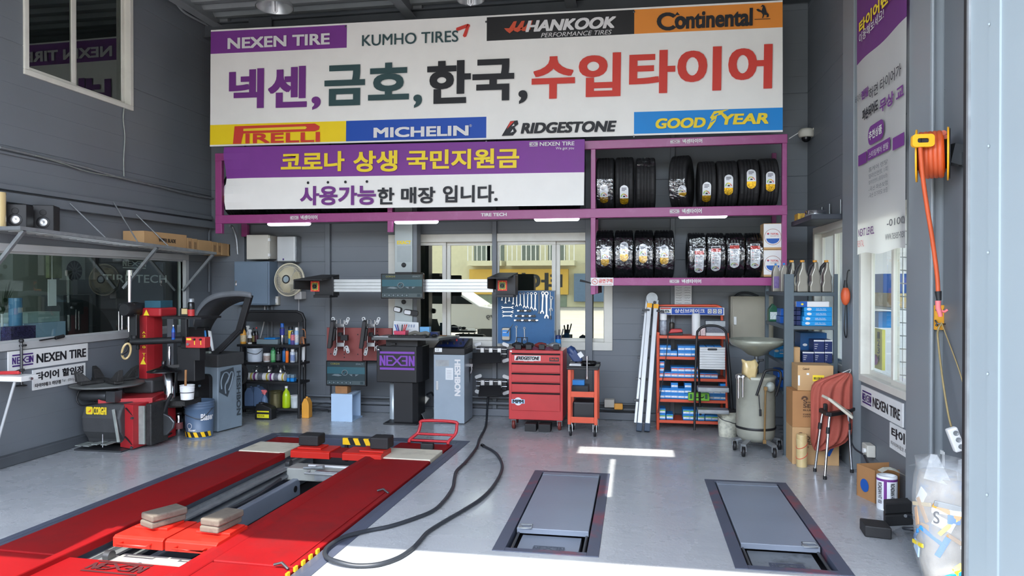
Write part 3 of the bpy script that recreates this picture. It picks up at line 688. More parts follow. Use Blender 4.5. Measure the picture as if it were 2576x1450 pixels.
def tyre(px0,px1,py0,py1,lab,group,lab_px=None,kind='y',film=None,wrapped=False,Y=None,yaw=0):
 Yf=Y or YR0+.063
 x0,x1=PY(px0,(py0+py1)/2,Yf+.12).x,PY(px1,(py0+py1)/2,Yf+.12).x
 xm=(px0+px1)/2; zb=zm1 if py1<560 else zl1; zb-=.004
 Rr=(PY(xm,py0,Yf+.28).z-zb)/2; wd=x1-x0
 c=((x0+x1)/2,Yf+Rr,zb+Rr)
 t=thing('tyre',lab,'tyre',(c[0],c[1],zb),group)
 mb=MB(); tyre_mesh(mb,Rr,wd*.985,c)
 if yaw:mb.v=[Matrix.Translation(c)@Matrix.Rotation(yaw,4,'Z')@Matrix.Translation(-Vector(c))@v for v in mb.v]
 mb.build('carcass',['rubber_film' if wrapped else 'rubber'],t)
 if lab_px:
  lx,l0,l1,hw=lab_px
  def ang(py):
   dz=ray(lx,py); k=(c[1]-Rr)/dz.y
   for _ in range(12):z=H+dz.z*k; s_=max(-.98,min(.98,(z-c[2])/Rr)); k=(c[1]-Rr*math.sqrt(1-s_*s_))/dz.y
   return math.asin(s_)
  mb=MB(); tyre_label(mb,c,Rr,PY(lx,l0,Yf+.01).x-c[0],ang(l0),ang(l1),hw/ppm(lx,Yf),kind)
  if yaw:mb.v=[Matrix.Translation(c)@Matrix.Rotation(yaw*.6,4,'Z')@Matrix.Translation(-Vector(c))@v for v in mb.v]
  mb.build('label',['white_gloss','gold_foil','red_ink','black_ink','green_plastic',M('lime',190,200,60,rough=.5,var=0)],t)
 if film:
  f0,f1=film; mb=MB(); n=16; a0,a1=ang2(c,Rr,xm,f0),ang2(c,Rr,xm,f1); rnd=random.Random(int(px0)); g=[]
  for i in range(n+1):
   a=a0+(a1-a0)*i/n; g.append([wrap_pt(c,Rr*(1.0 if abs(q)<1 else .955)+.008+rnd.uniform(0,.007),wd*.5*q*.96+rnd.uniform(-.004,.004),a+rnd.uniform(-.02,.02))for q in(-1,-.86,-.5,-.15,.2,.55,.88,1)])
  for i in range(n):
   for j in range(7):mb.add([g[i][j],g[i][j+1],g[i+1][j+1],g[i+1][j]],[(0,1,2,3)],False)
  if yaw:mb.v=[Matrix.Translation(c)@Matrix.Rotation(yaw,4,'Z')@Matrix.Translation(-Vector(c))@v for v in mb.v]
  mb.build('plastic_wrap',[FILM],t)
 return t
def ang2(c,Rr,px,py):
 d=ray(px,py); k=(c[1]-Rr)/d.y
 for _ in range(12):z=H+d.z*k; s_=max(-.99,min(.99,(z-c[2])/Rr)); k=(c[1]-Rr*math.sqrt(1-s_*s_))/d.y
 return math.asin(s_)
G1,G2,G3,G4,G5='tyres at the left of the upper shelf','tyres at the right of the upper shelf','film wrapped tyres with yellow labels on the lower shelf','film wrapped tyres with red and white labels on the lower shelf','tyres behind the purple banner'
tyre(1499,1546,397,521,'upper shelf tyre touching the left post, its yellow label under wrinkled film',G1,(1519,464,511,10),film=(452,519))
tyre(1547,1595,395,521,'upper shelf tyre with bare tread and a low yellow label, second from left post',G1,(1570,466,514,10.5))
tyre(1599,1650,397,520,'black upper shelf tyre without a label, a band of film over its top',G1,None,film=(399,420))
tyre(1694,1742,391,519,'taller black tyre turned to show its sidewall on the upper shelf, film round its label',G2,(1726,466,494,10),film=(450,500),yaw=R(-13))
tyre(1756,1801,407,518,'black upper shelf tyre with the lowest hanging yellow label, right of the turned tyre',G2,(1778,458,508,10.5))
tyre(1802,1856,405,517,'black upper shelf tyre third from the right post with a mid height yellow label',G2,(1833,440,491,10.5))
tyre(1857,1909,401,516,'black upper shelf tyre with the highest yellow label, second from the right post',G2,(1890,427,475,11))
tyre(1911,1958,399,515,'black tyre on the upper shelf touching the right magenta post',G2,(1938,432,482,11))
for k,(a,b,l0,l1,hw,lab)in enumerate(((1498,1544,621,669,10,'shiny film wrapped tyre with a low yellow label beside the left post, lower shelf'),(1545,1594,609,658,10,'shiny film wrapped lower shelf tyre with a high yellow label, second from the left post'),(1595,1645,614,662,10,'shiny film wrapped lower shelf tyre with yellow label, third from the left post'),(1645,1697,617,666,10.5,'shiny film wrapped lower shelf tyre with yellow label beside the gap in the row'))):
 tyre(a,b,579,698,lab,G3,((1522,1570,1618,1671)[k],l0,l1,hw),film=(600,690),wrapped=True)
for k,(a,b,l0,l1,hw,lab)in enumerate(((1729,1776,626,686,11,'shiny wrapped tyre with red and white label right after the lower shelf gap'),(1776,1824,620,682,11.5,'shiny wrapped lower shelf tyre with a tilted red and white label, second after the gap'),(1824,1872,613,674,11.5,'shiny wrapped lower shelf tyre with a high red and white label, third after the gap'),(1873,1918,614,675,11.5,'shiny wrapped lower shelf tyre with red and white label beside the oil cartons'))):
 tyre(a,b,586,697,lab,G4,((1759,1801,1848,1900)[k],l0,l1,hw),kind='r',film=(600,690),wrapped=True)
tyre(566,606,437,541,'black tyre with a purple footed label showing past the left edge of the purple banner',G5,(572,463,510,8),Y=YR0+.063)
proto=tyre(608,652,437,541,'black tyre hidden behind the purple banner, only its foot showing',G5,None)
for px in(658,706,745,800,850,905,1305,1358,1408):
 p=PY(px+20,540,YR0+.1); dup(proto,(p.x,proto.location.y,proto.location.z))
 # cartons of oil at the end of the lower shelf
def oil_carton(y0,y1,lab):
 Yf=YR0+.07; mb=MB(); mb.bp(1921,y0,1967,y1,Yf,.22); a=PY(1921,y1,Yf); b=PY(1967,y0,Yf); z0,z1=a.z,b.z
 t=thing('carton',lab,'box',((a.x+b.x)/2,Yf+.11,z0),'white printed oil cartons'); mb.build('box',['cardboard'],t,bev=.004)
 mb=MB(); cx,cz,h=(a.x+b.x)/2,z0+(z1-z0)*.48,(z1-z0); wq=b.x-a.x
 mb.mat(0).flat([(0,.0),(wq,0),(wq,h*.9),(0,h*.9)],(a.x,Yf,z0+h*.08),UX,UZ,.003)
 mb.mat(1).flat(disc(0,0,wq*.47,n=28),(cx,Yf,cz),UX,UZ,.004); mb.mat(0).flat(disc(0,0,wq*.445,n=28),(cx,Yf,cz),UX,UZ,.005)
 mb.mat(2).flat([(wq*.36*math.cos(R(t_)),wq*.30*math.sin(R(t_)))for t_ in range(180,361,12)],(cx,Yf,cz-h*.06),UX,UZ,.006)
 mb.mat(3).text('TOTAL',(cx-wq*.14,Yf,cz+h*.08),UX,UZ,wq*.46,h*.07,.04,e=.006); mb.mat(1).text('QUARTZ',(cx-wq*.14,Yf,cz-h*.0),UX,UZ,wq*.46,h*.06,.01,e=.006)
 mb.mat(3).flat(disc(0,0,wq*.06,n=14),(cx-wq*.26,Yf,cz+h*.12),UX,UZ,.006); mb.mat(2).flat(disc(0,0,wq*.03,n=12),(cx-wq*.26,Yf,cz+h*.10),UX,UZ,.007)
 mb.build('printed_label',['white',M('ring_brown',160,110,90,var=0),'box_blue_side','red_ink'],t)
zc=PY(1944,628.5,YR0+.07).z
oil_carton(628.5,697,'lower of the two white printed oil cartons at the right end of the rack')
oil_carton(562,628,'upper of the two white printed oil cartons at the right end of the rack')
# long LED battens under the rack
for px0,px1,py,lab in((670,778,566,'lit LED batten under the rack above the beige electrical box'),(990,1101,561,'lit LED batten under the rack over the grey sensor column'),(1342,1458,554,'lit LED batten under the rack left of the lower tyre shelf'),(1706,1832,547,'lit LED batten under the rack above the lower tyre shelf')):
 Yl=YR0-.0
 a,b,z=PY(px0,py,Yl).x,PY(px1,py,Yl).x,PY((px0+px1)/2,py,Yl).z
 t=thing('led_batten',lab,'light',((a+b)/2,Yl+.03,z),'LED battens under the tyre rack')
 mb=MB(); mb.box(a+.05,Yl+.008,z+.02,b-.05,Yl+.06,zm0); mb.build('housing',['white'],t,bev=.005)
 mb=MB(); mb.prism([(a,z+.02),(a+.02,z-.008),(b-.02,z-.008),(b,z+.02)],'Y',Yl,Yl+.07); mb.build('diffuser',['led'],t,bev=.012,seg=3)
 # domed ceiling lamps, switched off
for px,py,wd,lab in((691,28,46,'round silver dish ceiling lamp with a white spiral bulb, left of the roof beam'),(1183,8,36,'round silver dish ceiling lamp right of the middle roof beam')):
 Yl=7.3; c=PY(px,py-8,Yl); r_=wd/ppm(px,Yl)
 t=thing('ceiling_lamp',lab,'lamp',(c.x,c.y,c.z),'silver ceiling lamps')
 mb=MB(); mb.lathe([(r_,0),(r_*1.0,.012),(r_*.92,.05),(r_*.7,.11),(r_*.35,.17),(.06,.2),(.05,.28)],c,n=32,cap=False); mb.lathe([(r_*.97,.004),(r_*.88,.05),(r_*.66,.105),(r_*.33,.16)],c,n=32,cap=False); mb.build('reflector',['alu'],t)
 mb=MB(); mb.cyl(c+Vector((0,0,.26)),(c.x,c.y,ZR-.02),.02,n=8); mb.build('stem',['dark_steel'],t)
 mb=MB()
 for k in range(4):a=PI/2*k; q=Vector((math.cos(a),math.sin(a),0))*.026; mb.tube([c+q+Vector((0,0,.1)),c+q+Vector((0,0,-.035)),c+q*.3+Vector((0,0,-.05))],.011,8)
 mb.build('bulb',['white_gloss'],t)
 # ================================================================== along the back wall, left to right
def Wp(x,y,Y):return PY(x,y,Y)
def span(px0,px1,py0,py1,Y):
 ym,xm=(py0+py1)/2,(px0+px1)/2
 return PY(px0,ym,Y).x,PY(px1,ym,Y).x,PY(xm,py1,Y).z,PY(xm,py0,Y).z
 # pale junction box
x0,x1,z0,z1=span(622,678,592,652,8.55)
t=thing('junction_box','pale beige plastic electrical box on the back wall left of the silver speaker','electrical box',((x0+x1)/2,8.62,z0))
mb=MB(); mb.box(x0,8.55,z0,x1,YB+.002,z1); mb.build('case',['pale_box'],t,bev=.012,seg=3)
mb=MB(); mb.box(x0-.005,8.535,z0-.005,x1-.012,8.56,z1+.005); mb.build('lid',['pale_box'],t,bev=.01,seg=3)
for z in(z0+.05,z1-.06):
 mb=MB(); mb.box(x1-.015,8.535,z-.02,x1+.012,8.57,z+.02); mb.build('latch',['white'],t,bev=.004)
x0,x1,z0,z1=span(696,743,594,660,8.58)
t=thing('wall_speaker','silver upright wall speaker above the round fan','speaker',((x0+x1)/2,8.64,z0))
mb=MB(); mb.box(x0,8.6,z0,x1,YB+.002,z1); mb.build('cabinet',['galv'],t,bev=.01)
mb=MB(); mb.box(x0+.004,8.575,z0+.01,x1-.004,8.602,z1-.004); mb.build('grille',['alu_white'],t,bev=.012,seg=3)
mb=MB(); mb.box(x0+.085,8.572,z0+.025,x0+.105,8.577,z0+.048); mb.build('badge',['deep_purple'],t)
# blue-grey switch cabinet
x0,x1,z0,z1=span(588,675,658,768,8.52)
t=thing('switch_cabinet','blue grey metal switch cabinet on the back wall under the beige box','cabinet',((x0+x1)/2,8.6,z0))
mb=MB(); mb.box(x0,8.53,z0,x1+.01,YB+.002,z1); mb.build('case',['panel_grey'],t,bev=.005)
mb=MB(); mb.box(x0+.015,8.515,z0+.015,x1-.01,8.53,z1-.015); d_=mb.build('door',['panel_grey'],t,bev=.004)
mb=MB(); mb.box(x0+.03,8.505,(z0+z1)/2-.035,x0+.05,8.516,(z0+z1)/2+.035); mb.box(x0+.034,8.49,(z0+z1)/2-.025,x0+.044,8.506,(z0+z1)/2+.0); mb.build('handle',['chrome'],d_)
x0,x1,z0,z1=span(683,697,746,768,8.66)
t=thing('wall_switch','ivory wall switch beside the blue grey cabinet','switch',((x0+x1)/2,8.7,z0)); mb=MB(); mb.box(x0,8.69,z0,x1,YB+.002,z1); mb.build('plate',['pale_box'],t,bev=.006)
mb=MB(); mb.box(x0+.015,8.683,z0+.03,x1-.015,8.692,z1-.03); mb.build('rocker',['white'],t,bev=.003)
# conduit runs: one object each
def pipe(name,label,cat,pts,r,mt,group=None,n=8,sm=6):
 mb=MB(); mb.tube(curve(pts,sm)if sm else pts,r,n); return one(name,label,cat,mb,mt,group)
for px,lab in((674,'thin grey conduit dropping from the blue grey cabinet'),(684,'slim grey conduit right of the cabinet conduit')):
 p=PY(px,770,8.70); pipe('conduit',lab,'conduit',[(p.x,8.70,p.z-.0),(p.x,8.70,.2)],.011,'trim_paint',None,8,0)
pipe('cable','white cable curving down behind the black bottle shelf','cable',[PY(666,770,8.74),PY(666,800,8.70),PY(660,830,8.69),PY(655,850,8.74)],.008,'white')
# wall fan
fc=PY(727,704,8.42); fr=41/ppm(727,8.42)
t=thing('wall_fan','round cream wall fan with a wire cage right of the cabinet','fan',(fc.x+.1,8.6,fc.z-fr))
mb=MB(); NRM=Vector((-.10,-1,.08)).normalized(); e1=Vector((0,0,1)).cross(NRM).normalized(); e2=NRM.cross(e1)
def fp(r_,a,h):return fc+(e1*math.cos(a)+e2*math.sin(a))*r_+NRM*h
for rr,hh,th in((fr,0,.008),(fr*.80,.03,.003),(fr*.27,.055,.003),(fr,-.02,.006),(fr*.8,-.07,.003)):mb.tube([fp(rr,2*PI*k/40,hh)for k in range(40)],th,6,True)
for k in range(100):
 a=2*PI*k/100; mb.tube([fp(fr*.2,a,.06),fp(fr*.6,a+.1,.055),fp(fr*.85,a+.14,.03),fp(fr,a+.16,0)],.0016,4,smooth=False)
for k in range(50):
 a=2*PI*k/50; mb.tube([fp(fr*.2,a,-.1),fp(fr*.8,a,-.07),fp(fr,a,-.02)],.0016,4,smooth=False)
mb.build('cage',[M('fan_cream',216,208,184,rough=.4,var=.04)],t)
for q in range(3):
 mb=MB(); g=[]
 for i in range(6):
  f=i/5; rr=fr*(.18+.66*f); wd=.5+.35*math.sin(PI*f*.9); a0=2*PI*q/3
  g.append([fp(rr,a0-wd,-.045),fp(rr,a0,-.02),fp(rr,a0+wd,.01)])
 for i in range(5):
  for j in range(2):mb.add([g[i][j],g[i][j+1],g[i+1][j+1],g[i+1][j]],[(0,1,2,3)],True)
 mb.build('blade',[M('fan_blade',196,186,150,rough=.3,var=.03)],t)
mb=MB(); mb.tube([fp(0,0,.045),fp(0,0,.066)],fr*.22,24); mb.build('hub_cap',[M('fan_cap',150,164,168,rough=.3)],t)
mb=MB(); mb.tube([fp(fr*.23,2*PI*k/24,.066)for k in range(24)],.008,6,True); mb.build('hub_ring',['black'],t)
mb=MB(); mb.tube([fp(0,0,-.03),fp(0,0,-.14)],.055,16); bx_=PY(739,742,8.5)
mb.tube([fp(0,0,-.12),Vector((bx_.x,8.58,bx_.z+.12)),Vector((bx_.x,8.62,bx_.z))],.03,8); mb.cbox((bx_.x,8.68,bx_.z-.01),(.1,.14,.1)); mb.build('motor',['white'],t,bev=.008)
mb=MB(); mb.tube([(bx_.x-.01,8.66,bx_.z-.05),(bx_.x-.015,8.66,bx_.z-.55)],.0035,5); mb.build('pull_cord',['white'],t)
# ------------------------------------------------------------------ black shelf of bottles in the left corner
YS=8.12
x0,x1=PY(596,900,YS).x,PY(752,900,YS).x
fl=lambda py:PY(675,py,YS).z
t=thing('bottle_shelf','black metal four tier shelf with a rounded headboard holding bottles and cans','shelf',((x0+x1)/2,YS+.15,0))
for x in(x0+.05,x1):
 mb=MB(); mb.tube([(x,YS,0),(x,YS,fl(975)),(x,YS+.02,fl(868))],.018,8); mb.build('front_leg',['black'],t)
mb=MB(); q0,q1=PY(614,800,YS+.28).x,PY(766,800,YS+.28).x; zt=PY(690,784,YS+.28).z; yb=YS+.28
mb.tube([(q0,yb,0),(q0,yb,zt-.1),(q0+.03,yb,zt-.03),(q0+.1,yb,zt),(q1-.1,yb,zt),(q1-.03,yb,zt-.03),(q1,yb,zt-.1),(q1,yb,0)],.02,8); mb.build('frame',['black'],t)
mb=MB(); mb.prism(rrect(q0+.01,PY(690,810,yb).z,q1-.01,zt-.005,.045),'Y',yb-.012,yb+.012); mb.build('headboard',['black'],t)
SH={}
for k,py in enumerate((868,913,961,1027)):
 z=PY(675,py,YS).z; SH[k]=z; mb=MB(); mb.box(x0,YS-.005,z-.028,x1+.01,yb-.005,z); mb.build('shelf',['black'],t,bev=.004)
def on(k):return SH[k]+.0005
# bottles: spun bodies with cap and label
def can(label,px,py0,py1,wpx,Y,zb,body,cap,lab=None,group=None,name='spray_can',cat='can',capf=.18,band=None,neck=.55):
 r_=wpx/2/ppm(px,Y); x=PY(px,800,Y).x; h=PY(px,py0,Y).z-PY(px,py1,Y).z
 t=thing(name,label,cat,(x,Y,zb),group); c=(x,Y,zb); hb=h*(1-capf)
 mb=MB(); mb.lathe([(r_*.9,0),(r_,h*.02),(r_,hb*.90),(r_*.86,hb*.97),(r_*.7,hb)],c,n=20); mb.build('body',[body],t)
 mb=MB(); mb.lathe([(r_*neck*1.3,hb),(r_*neck*1.3,h*.97),(r_*neck,h)],c,n=16); mb.build('cap',[cap],t)
 if lab:
  mb=MB(); f0,f1=band or(.15,.7)
  mb.lathe([(r_*1.012,hb*f0),(r_*1.012,hb*f1)],c,n=20,cap=False); mb.build('label',[lab],t)
 return t
def jug(label,px0,px1,py0,py1,Y,dep,zb,body,cap,lab=None,group=None,name='jug',cat='bottle',neck='l',labm=None):
 x0,x1=PY(px0,800,Y).x,PY(px1,800,Y).x; xm=(px0+px1)/2; h=PY(xm,py0,Y).z-PY(xm,py1,Y).z; w_=x1-x0
 t=thing(name,label,cat,((x0+x1)/2,Y+dep/2,zb),group)
 nx=.25 if neck=='l' else .5 if neck=='c' else .75
 P_=lambda a,b:(x0+a*w_,zb+b*h)
 poly=[P_(0,.02),P_(.03,0),P_(.97,0),P_(1,.02),P_(1,.62),P_(.95,.72),P_(nx+.17,.93),P_(nx-.17,.93),P_(.05,.72),P_(0,.62)]
 mb=MB(); mb.prism(poly,'Y',Y,Y+dep); mb.build('body',[body],t,bev=min(.014,w_*.1),seg=3)
 mb=MB(); mb.lathe([(w_*.15,h*.92),(w_*.15,h*.99),(w_*.12,h)],(x0+nx*w_,Y+dep/2,zb),n=14); mb.build('cap',[cap],t)
 if lab:
  mb=MB(); mb.flat([(0,0),(1,0),(1,1),(0,1)],(x0+w_*.14,Y,zb+h*.12),(w_*.72,0,0),(0,0,h*.42),.002)
  if labm:labm(mb,x0,Y,zb,w_,h)
  mb.build('label',lab if isinstance(lab,list)else[lab],t)
 return t
def bottle(label,px,py0,py1,wpx,Y,zb,body,cap,lab=None,trig=None,group=None,name='spray_bottle',cat='bottle'):
 r_=wpx/2/ppm(px,Y); x=PY(px,800,Y).x; h=PY(px,py0,Y).z-PY(px,py1,Y).z; c=(x,Y,zb)
 t=thing(name,label,cat,c,group); hb=h*(.72 if trig else .9)
 mb=MB(); mb.lathe([(r_*.88,0),(r_,h*.03),(r_,hb*.62),(r_*.75,hb*.8),(r_*.34,hb*.92),(r_*.32,hb)],c,n=20); mb.build('body',[body],t)
 if trig:
  mb=MB(); mb.lathe([(r_*.38,hb),(r_*.38,hb+h*.07)],c,n=12); z=zb+hb+h*.06; s_=r_
  mb.prism([(x-s_*.45,z),(x+s_*.4,z),(x+s_*.8,z+h*.1),(x+s_*.5,z+h*.2),(x-s_*.9,z+h*.2),(x-s_*.9,z+h*.12),(x-s_*.5,z+h*.11)],'Y',Y-s_*.3,Y+s_*.3)
  mb.prism([(x-s_*.55,z+h*.11),(x-s_*.72,z-h*.03),(x-s_*.85,z-h*.02),(x-s_*.7,z+h*.12)],'Y',Y-s_*.12,Y+s_*.12); mb.build('trigger',[trig],t,bev=.002)
 else:
  mb=MB(); mb.lathe([(r_*.38,hb),(r_*.38,h)],c,n=14); mb.build('cap',[cap],t)
 if lab:mb=MB(); mb.lathe([(r_*1.012,hb*.14),(r_*1.012,hb*.56)],c,n=20,cap=False); mb.build('label',[lab],t)
 return t
LB=lambda r,g,b:M('label_%d_%d_%d'%(r,g,b),r,g,b,rough=.45,var=.25,scale=60)
Y1=YS+.09
bottle('orange bottle with white nozzle at the left end of the top shelf tier',612,823,866,15,Y1,on(0),'orange_bottle','white',LB(210,190,150),name='cleaner_bottle')
bottle('white spray bottle behind the dark labelled bottle, top tier',624,822,866,11,Y1+.13,on(0),'white','white',LB(190,190,190),trig='white')
bottle('white spray bottle with black lettered label on the top tier',629,829,866,12,Y1,on(0),'white','white',LB(60,50,40),trig='white')
bottle('dark bottle with yellow lettering beside the white spray bottles',638,826,866,11,Y1+.02,on(0),'black_gloss','black',LB(90,80,30),name='oil_bottle')
bottle('dark bottle with a red cap on the top tier',645,824,866,9,Y1+.02,on(0),'black_gloss','red_paint',LB(60,20,40),name='oil_bottle')
x0_,x1_,z0_,z1_=span(645,698,855,866,Y1-.04)
t=thing('plastic_tray','clear grey plastic tray with a blue lid on the top tier','tray',((x0_+x1_)/2,Y1+.04,on(0)))
mb=MB(); mb.box(x0_,Y1-.04,on(0),x1_,Y1+.14,on(0)+.06); mb.build('tray',[M('grey_tray',120,134,138,rough=.3,var=.05)],t,bev=.006)
mb=MB(); mb.box(x0_+.09,Y1-.02,on(0)+.06,x0_+.24,Y1+.12,on(0)+.078); mb.build('lid',['box_blue'],t,bev=.005)
can('tall silver spray can with a blue cap and straw on the top tier',710,811,864,12,Y1,on(0),'chrome','box_blue_side',LB(40,50,130),capf=.2,band=(.55,.95))
can('black capped can with a yellow label at the right of the top tier',731,821,866,12,Y1+.03,on(0),M('can_blue',60,140,190,rough=.3),'black',LB(220,190,60),band=(.4,.95),neck=.75)
can('pink and blue spray can on the top tier',736,833,867,11,Y1-.03,on(0),M('can_violet',90,80,140,rough=.3),'steel_dark',LB(200,110,120),band=(.4,.9))
can('pale blue spray can with slanted lettering at the right end of the top tier',746,825,868,11,Y1,on(0),M('can_pale',150,180,210,rough=.3),'white',LB(190,190,190))
# caulking gun hanging on the right post
p=PY(764,850,YS+.20); t=thing('caulking_gun','caulking gun with a white cartridge hung on the right of the bottle shelf','tool',(p.x,p.y,PY(764,925,YS+.2).z))
q=lambda px,py:PY(px,py,YS+.19)
mb=MB(); mb.tube([q(764,870),q(763,906)],.021,10); mb.lathe([(.006,0)]*1,q(763,906))if 0 else mb.tube([q(763,906),q(763,924)],.010,8,r2=.003); mb.build('cartridge',['white'],t)
mb=MB(); mb.tube([q(757,868),q(757,850),q(762,848),q(769,851),q(768,835),q(765,829),q(760,829)],.006,6); mb.tube([q(758,853),q(755,862),q(754,869)],.006,6); mb.tube([q(762,850),q(765,870)],.013,8); mb.build('handle',[M('rust_orange',170,110,70,rough=.6)],t)
# second tier
def pail(label,px0,px1,py0,py1,Y,zb,body,lid=None,group=None,name='pail',cat='bucket',taper=.9,rings=2,bail=True,full=True,bail_up=False):
 r_=(px1-px0)/2/ppm((px0+px1)/2,Y); x=PY((px0+px1)/2,800,Y).x; h=PY((px0+px1)/2,py0,Y).z-PY((px0+px1)/2,py1,Y).z; c=(x,Y,zb)
 t=thing(name,label,cat,c,group); pr=[(r_*taper,0),(r_*.985,h*.80)]
 for k in range(rings):z=h*(.80+.07*k); pr+=[(r_*.985,z),(r_*1.03,z+h*.012),(r_*1.03,z+h*.03),(r_*.985,z+h*.042)]
 pr+=[(r_*.99,h*.96),(r_*1.03,h*.97),(r_*1.03,h)]
 if not lid:pr+=[(r_*.93,h),(r_*.9,h*.5),(0.001,h*.45)]
 mb=MB(); mb.lathe(pr,c,n=32); mb.build('body',[body],t)
 if lid:mb=MB(); mb.lathe([(r_*1.04,h*.965),(r_*1.04,h*1.0),(r_*.9,h*1.005)],c,n=32); mb.build('lid',[lid],t)
 if bail:
  mb=MB(); mb.tube(curve([(x-r_*1.02,Y,zb+h*.82),(x-r_*.7,Y-r_*.8,zb+h*.70),(x,Y-r_*1.06,zb+h*.62),(x+r_*.7,Y-r_*.8,zb+h*.56),(x+r_*1.02,Y,zb+h*.8)]),.004,6); mb.build('handle',['steel_dark'],t)
 return t
pail('white plastic pail with a handle on the second shelf tier',622,661,876,912,Y1+.02,on(1),M('pail_white',196,204,212,rough=.4,var=.03),'black',rings=1)
can('short white paint can with a brown label beside the white pail',671,886,910,17,Y1,on(1),'white','steel_dark',LB(170,150,140),name='paint_can',capf=.06,neck=.7)
can('green spray can on the second tier',687,874,911,12,Y1,on(1),M('can_green',70,150,90,rough=.3),'green_dark',LB(110,180,120))
can('black aerosol can next to the green can',700,876,911,11,Y1,on(1),'black_gloss','black',LB(70,70,74))
can('dark aerosol can behind the orange tube',706,876,911,9,Y1+.07,on(1),'black','black')
can('blue tin on the second tier',715,876,911,10,Y1+.06,on(1),M('can_blue2',50,110,170,rough=.3),'box_navy',None)
can('bright orange tube with a black cap on the second tier',722,878,914,8,Y1-.03,on(1),M('can_orange',236,112,30,rough=.35),'black',None)
can('white and blue spray can at the right of the second tier',736,881,914,12,Y1,on(1),M('can_white2',196,204,214,rough=.3),'white',LB(120,140,180))
can('slim grey can at the far right of the second tier',745,882,912,7,Y1+.05,on(1),'galv','steel_dark')
# third tier: rolls in printed sleeves, bag of plastic, two small packs
for k,(a,b,lab)in enumerate(((606,639,'white and purple printed roll at the left of the third tier'),(640,679,'white and purple printed roll in the middle of the third tier'),(681,718,'white and purple printed roll at the right of the third tier'))):
 A_,B_=PY(a,950,Y1),PY(b,950,Y1); t=thing('label_roll',lab,'roll',((A_.x+B_.x)/2,Y1,on(2)),'printed rolls on the third tier')
 rr=.048; mb=MB(); mb.lathe([(rr,0),(rr,B_.x-A_.x)],(A_.x,Y1,on(2)+rr),'X',20); mb.build('roll',['white'],t)
 for f0,f1,mt in((.04,.16,LB(120,50,120)),(.3,.62,LB(110,112,120)),(.85,.96,LB(190,170,60))):
  wd=B_.x-A_.x; mb=MB(); mb.lathe([(rr*1.01,wd*f0),(rr*1.01,wd*f1)],(A_.x,Y1,on(2)+rr),'X',20,False); mb.build('printed_band',[mt],t)
mb=MB(); rnd=random.Random(4); A_=PY(640,935,Y1+.1); B_=PY(728,935,Y1+.1); g=[]
for i in range(15):
 x=A_.x+(B_.x-A_.x)*i/14; g.append([(x+rnd.uniform(-.01,.01),Y1+.04+.03*j,on(2)+(.0,.13,.15,.0)[j]+(rnd.uniform(-.03,.05)if j in(1,2)else 0))for j in range(4)])
for i in range(14):
 for j in range(3):mb.add([g[i][j],g[i+1][j],g[i+1][j+1],g[i][j+1]],[(0,1,2,3)])
one('plastic_bag','crumpled clear plastic bag lying behind the printed rolls','bag',mb,FILM)
for a,b,lab in((721,728,'small blue and clear pack right of the printed rolls'),(730,739,'small blue and clear pack at the right end of the third tier')):
 x0_,x1_,z0_,z1_=span(a,b,942,960,Y1-.04); t=thing('small_pack',lab,'pack',((x0_+x1_)/2,Y1,on(2))); mb=MB(); mb.box(x0_,Y1-.04,on(2),x1_,Y1+.03,on(2)+(z1_-z0_)*.5); mb.build('base',['box_blue'],t,bev=.003)
 mb=MB(); mb.box(x0_,Y1-.04,on(2)+(z1_-z0_)*.5,x1_,Y1+.03,on(2)+(z1_-z0_)); mb.build('blister',[M('blister',120,140,150,rough=.2)],t,bev=.008)
 # bottom tier
BLU=M('jug_blue',96,118,150,rough=.4,var=.05)
jug('grey blue handled jug at the left of the bottom tier',614,636,971,1021,Y1-.02,.11,on(3),BLU,BLU,None,name='coolant_jug',neck='c')
jug('grey blue handled jug second on the bottom tier',637,661,970,1023,Y1-.02,.11,on(3),BLU,BLU,None,name='coolant_jug',neck='l')
bottle('grey spray bottle with a pink trigger on the bottom tier',665,967,1012,17,Y1-.06,on(3),BLU,'pink',None,trig='pink')
pail('dark gold tin with an open lid on the bottom tier',677,711,983,1023,Y1,on(3),M('tin_gold',98,92,62,rough=.3,metal=.5),None,rings=0,bail=False,name='paint_tin',cat='tin',taper=.98)
t=bottle('clear bottle half full of yellow green liquid on the bottom tier',720,971,1025,20,Y1-.02,on(3),M('lime_liquid',176,204,28,rough=.2),'white',None,name='liquid_bottle')
pail('small white tub with a lid at the right of the bottom tier',731,754,990,1021,Y1,on(3),M('tub_white',186,192,192,rough=.4),'white',rings=1,bail=False,taper=.88,name='tub',cat='tub')
def lmot(mb,x0,Y,zb,w_,h):
 mb.mat(1).flat([(0,0),(1,0),(1,.12),(0,.12)],(x0+w_*.14,Y,zb+h*.34),(w_*.72,0,0),(0,0,h),.003); mb.mat(1).text('EDGE',(x0+w_*.2,Y,zb+h*.2),UX,UZ,w_*.4,h*.08,.03,e=.004)
jug('black oil jug with a bright yellow label on the floor before the bottle shelf',640,682,1001,1043,7.96,.13,0,'black','black',[M('label_yellow',226,218,40,rough=.4),'black_ink'],name='oil_jug',neck='l',labm=lmot)
jug('orange plastic bottle on the floor right of the bottle shelf',758,776,985,1038,8.15,.10,0,'orange_bottle','orange_bottle',None,name='oil_bottle',neck='c')
mb=MB(); pts=[(PY(790,1030,8.3).x+.1*math.cos(k*.8)*(1+k*.04),8.5+.05*math.sin(k),.015+.006*k+.02*abs(math.sin(k*1.7)))for k in range(16)]
mb.tube(curve(pts,4),.006,6); one('wire_tangle','tangle of dark wire on the floor beside the orange bottle','wire',mb,'rubber_hose')
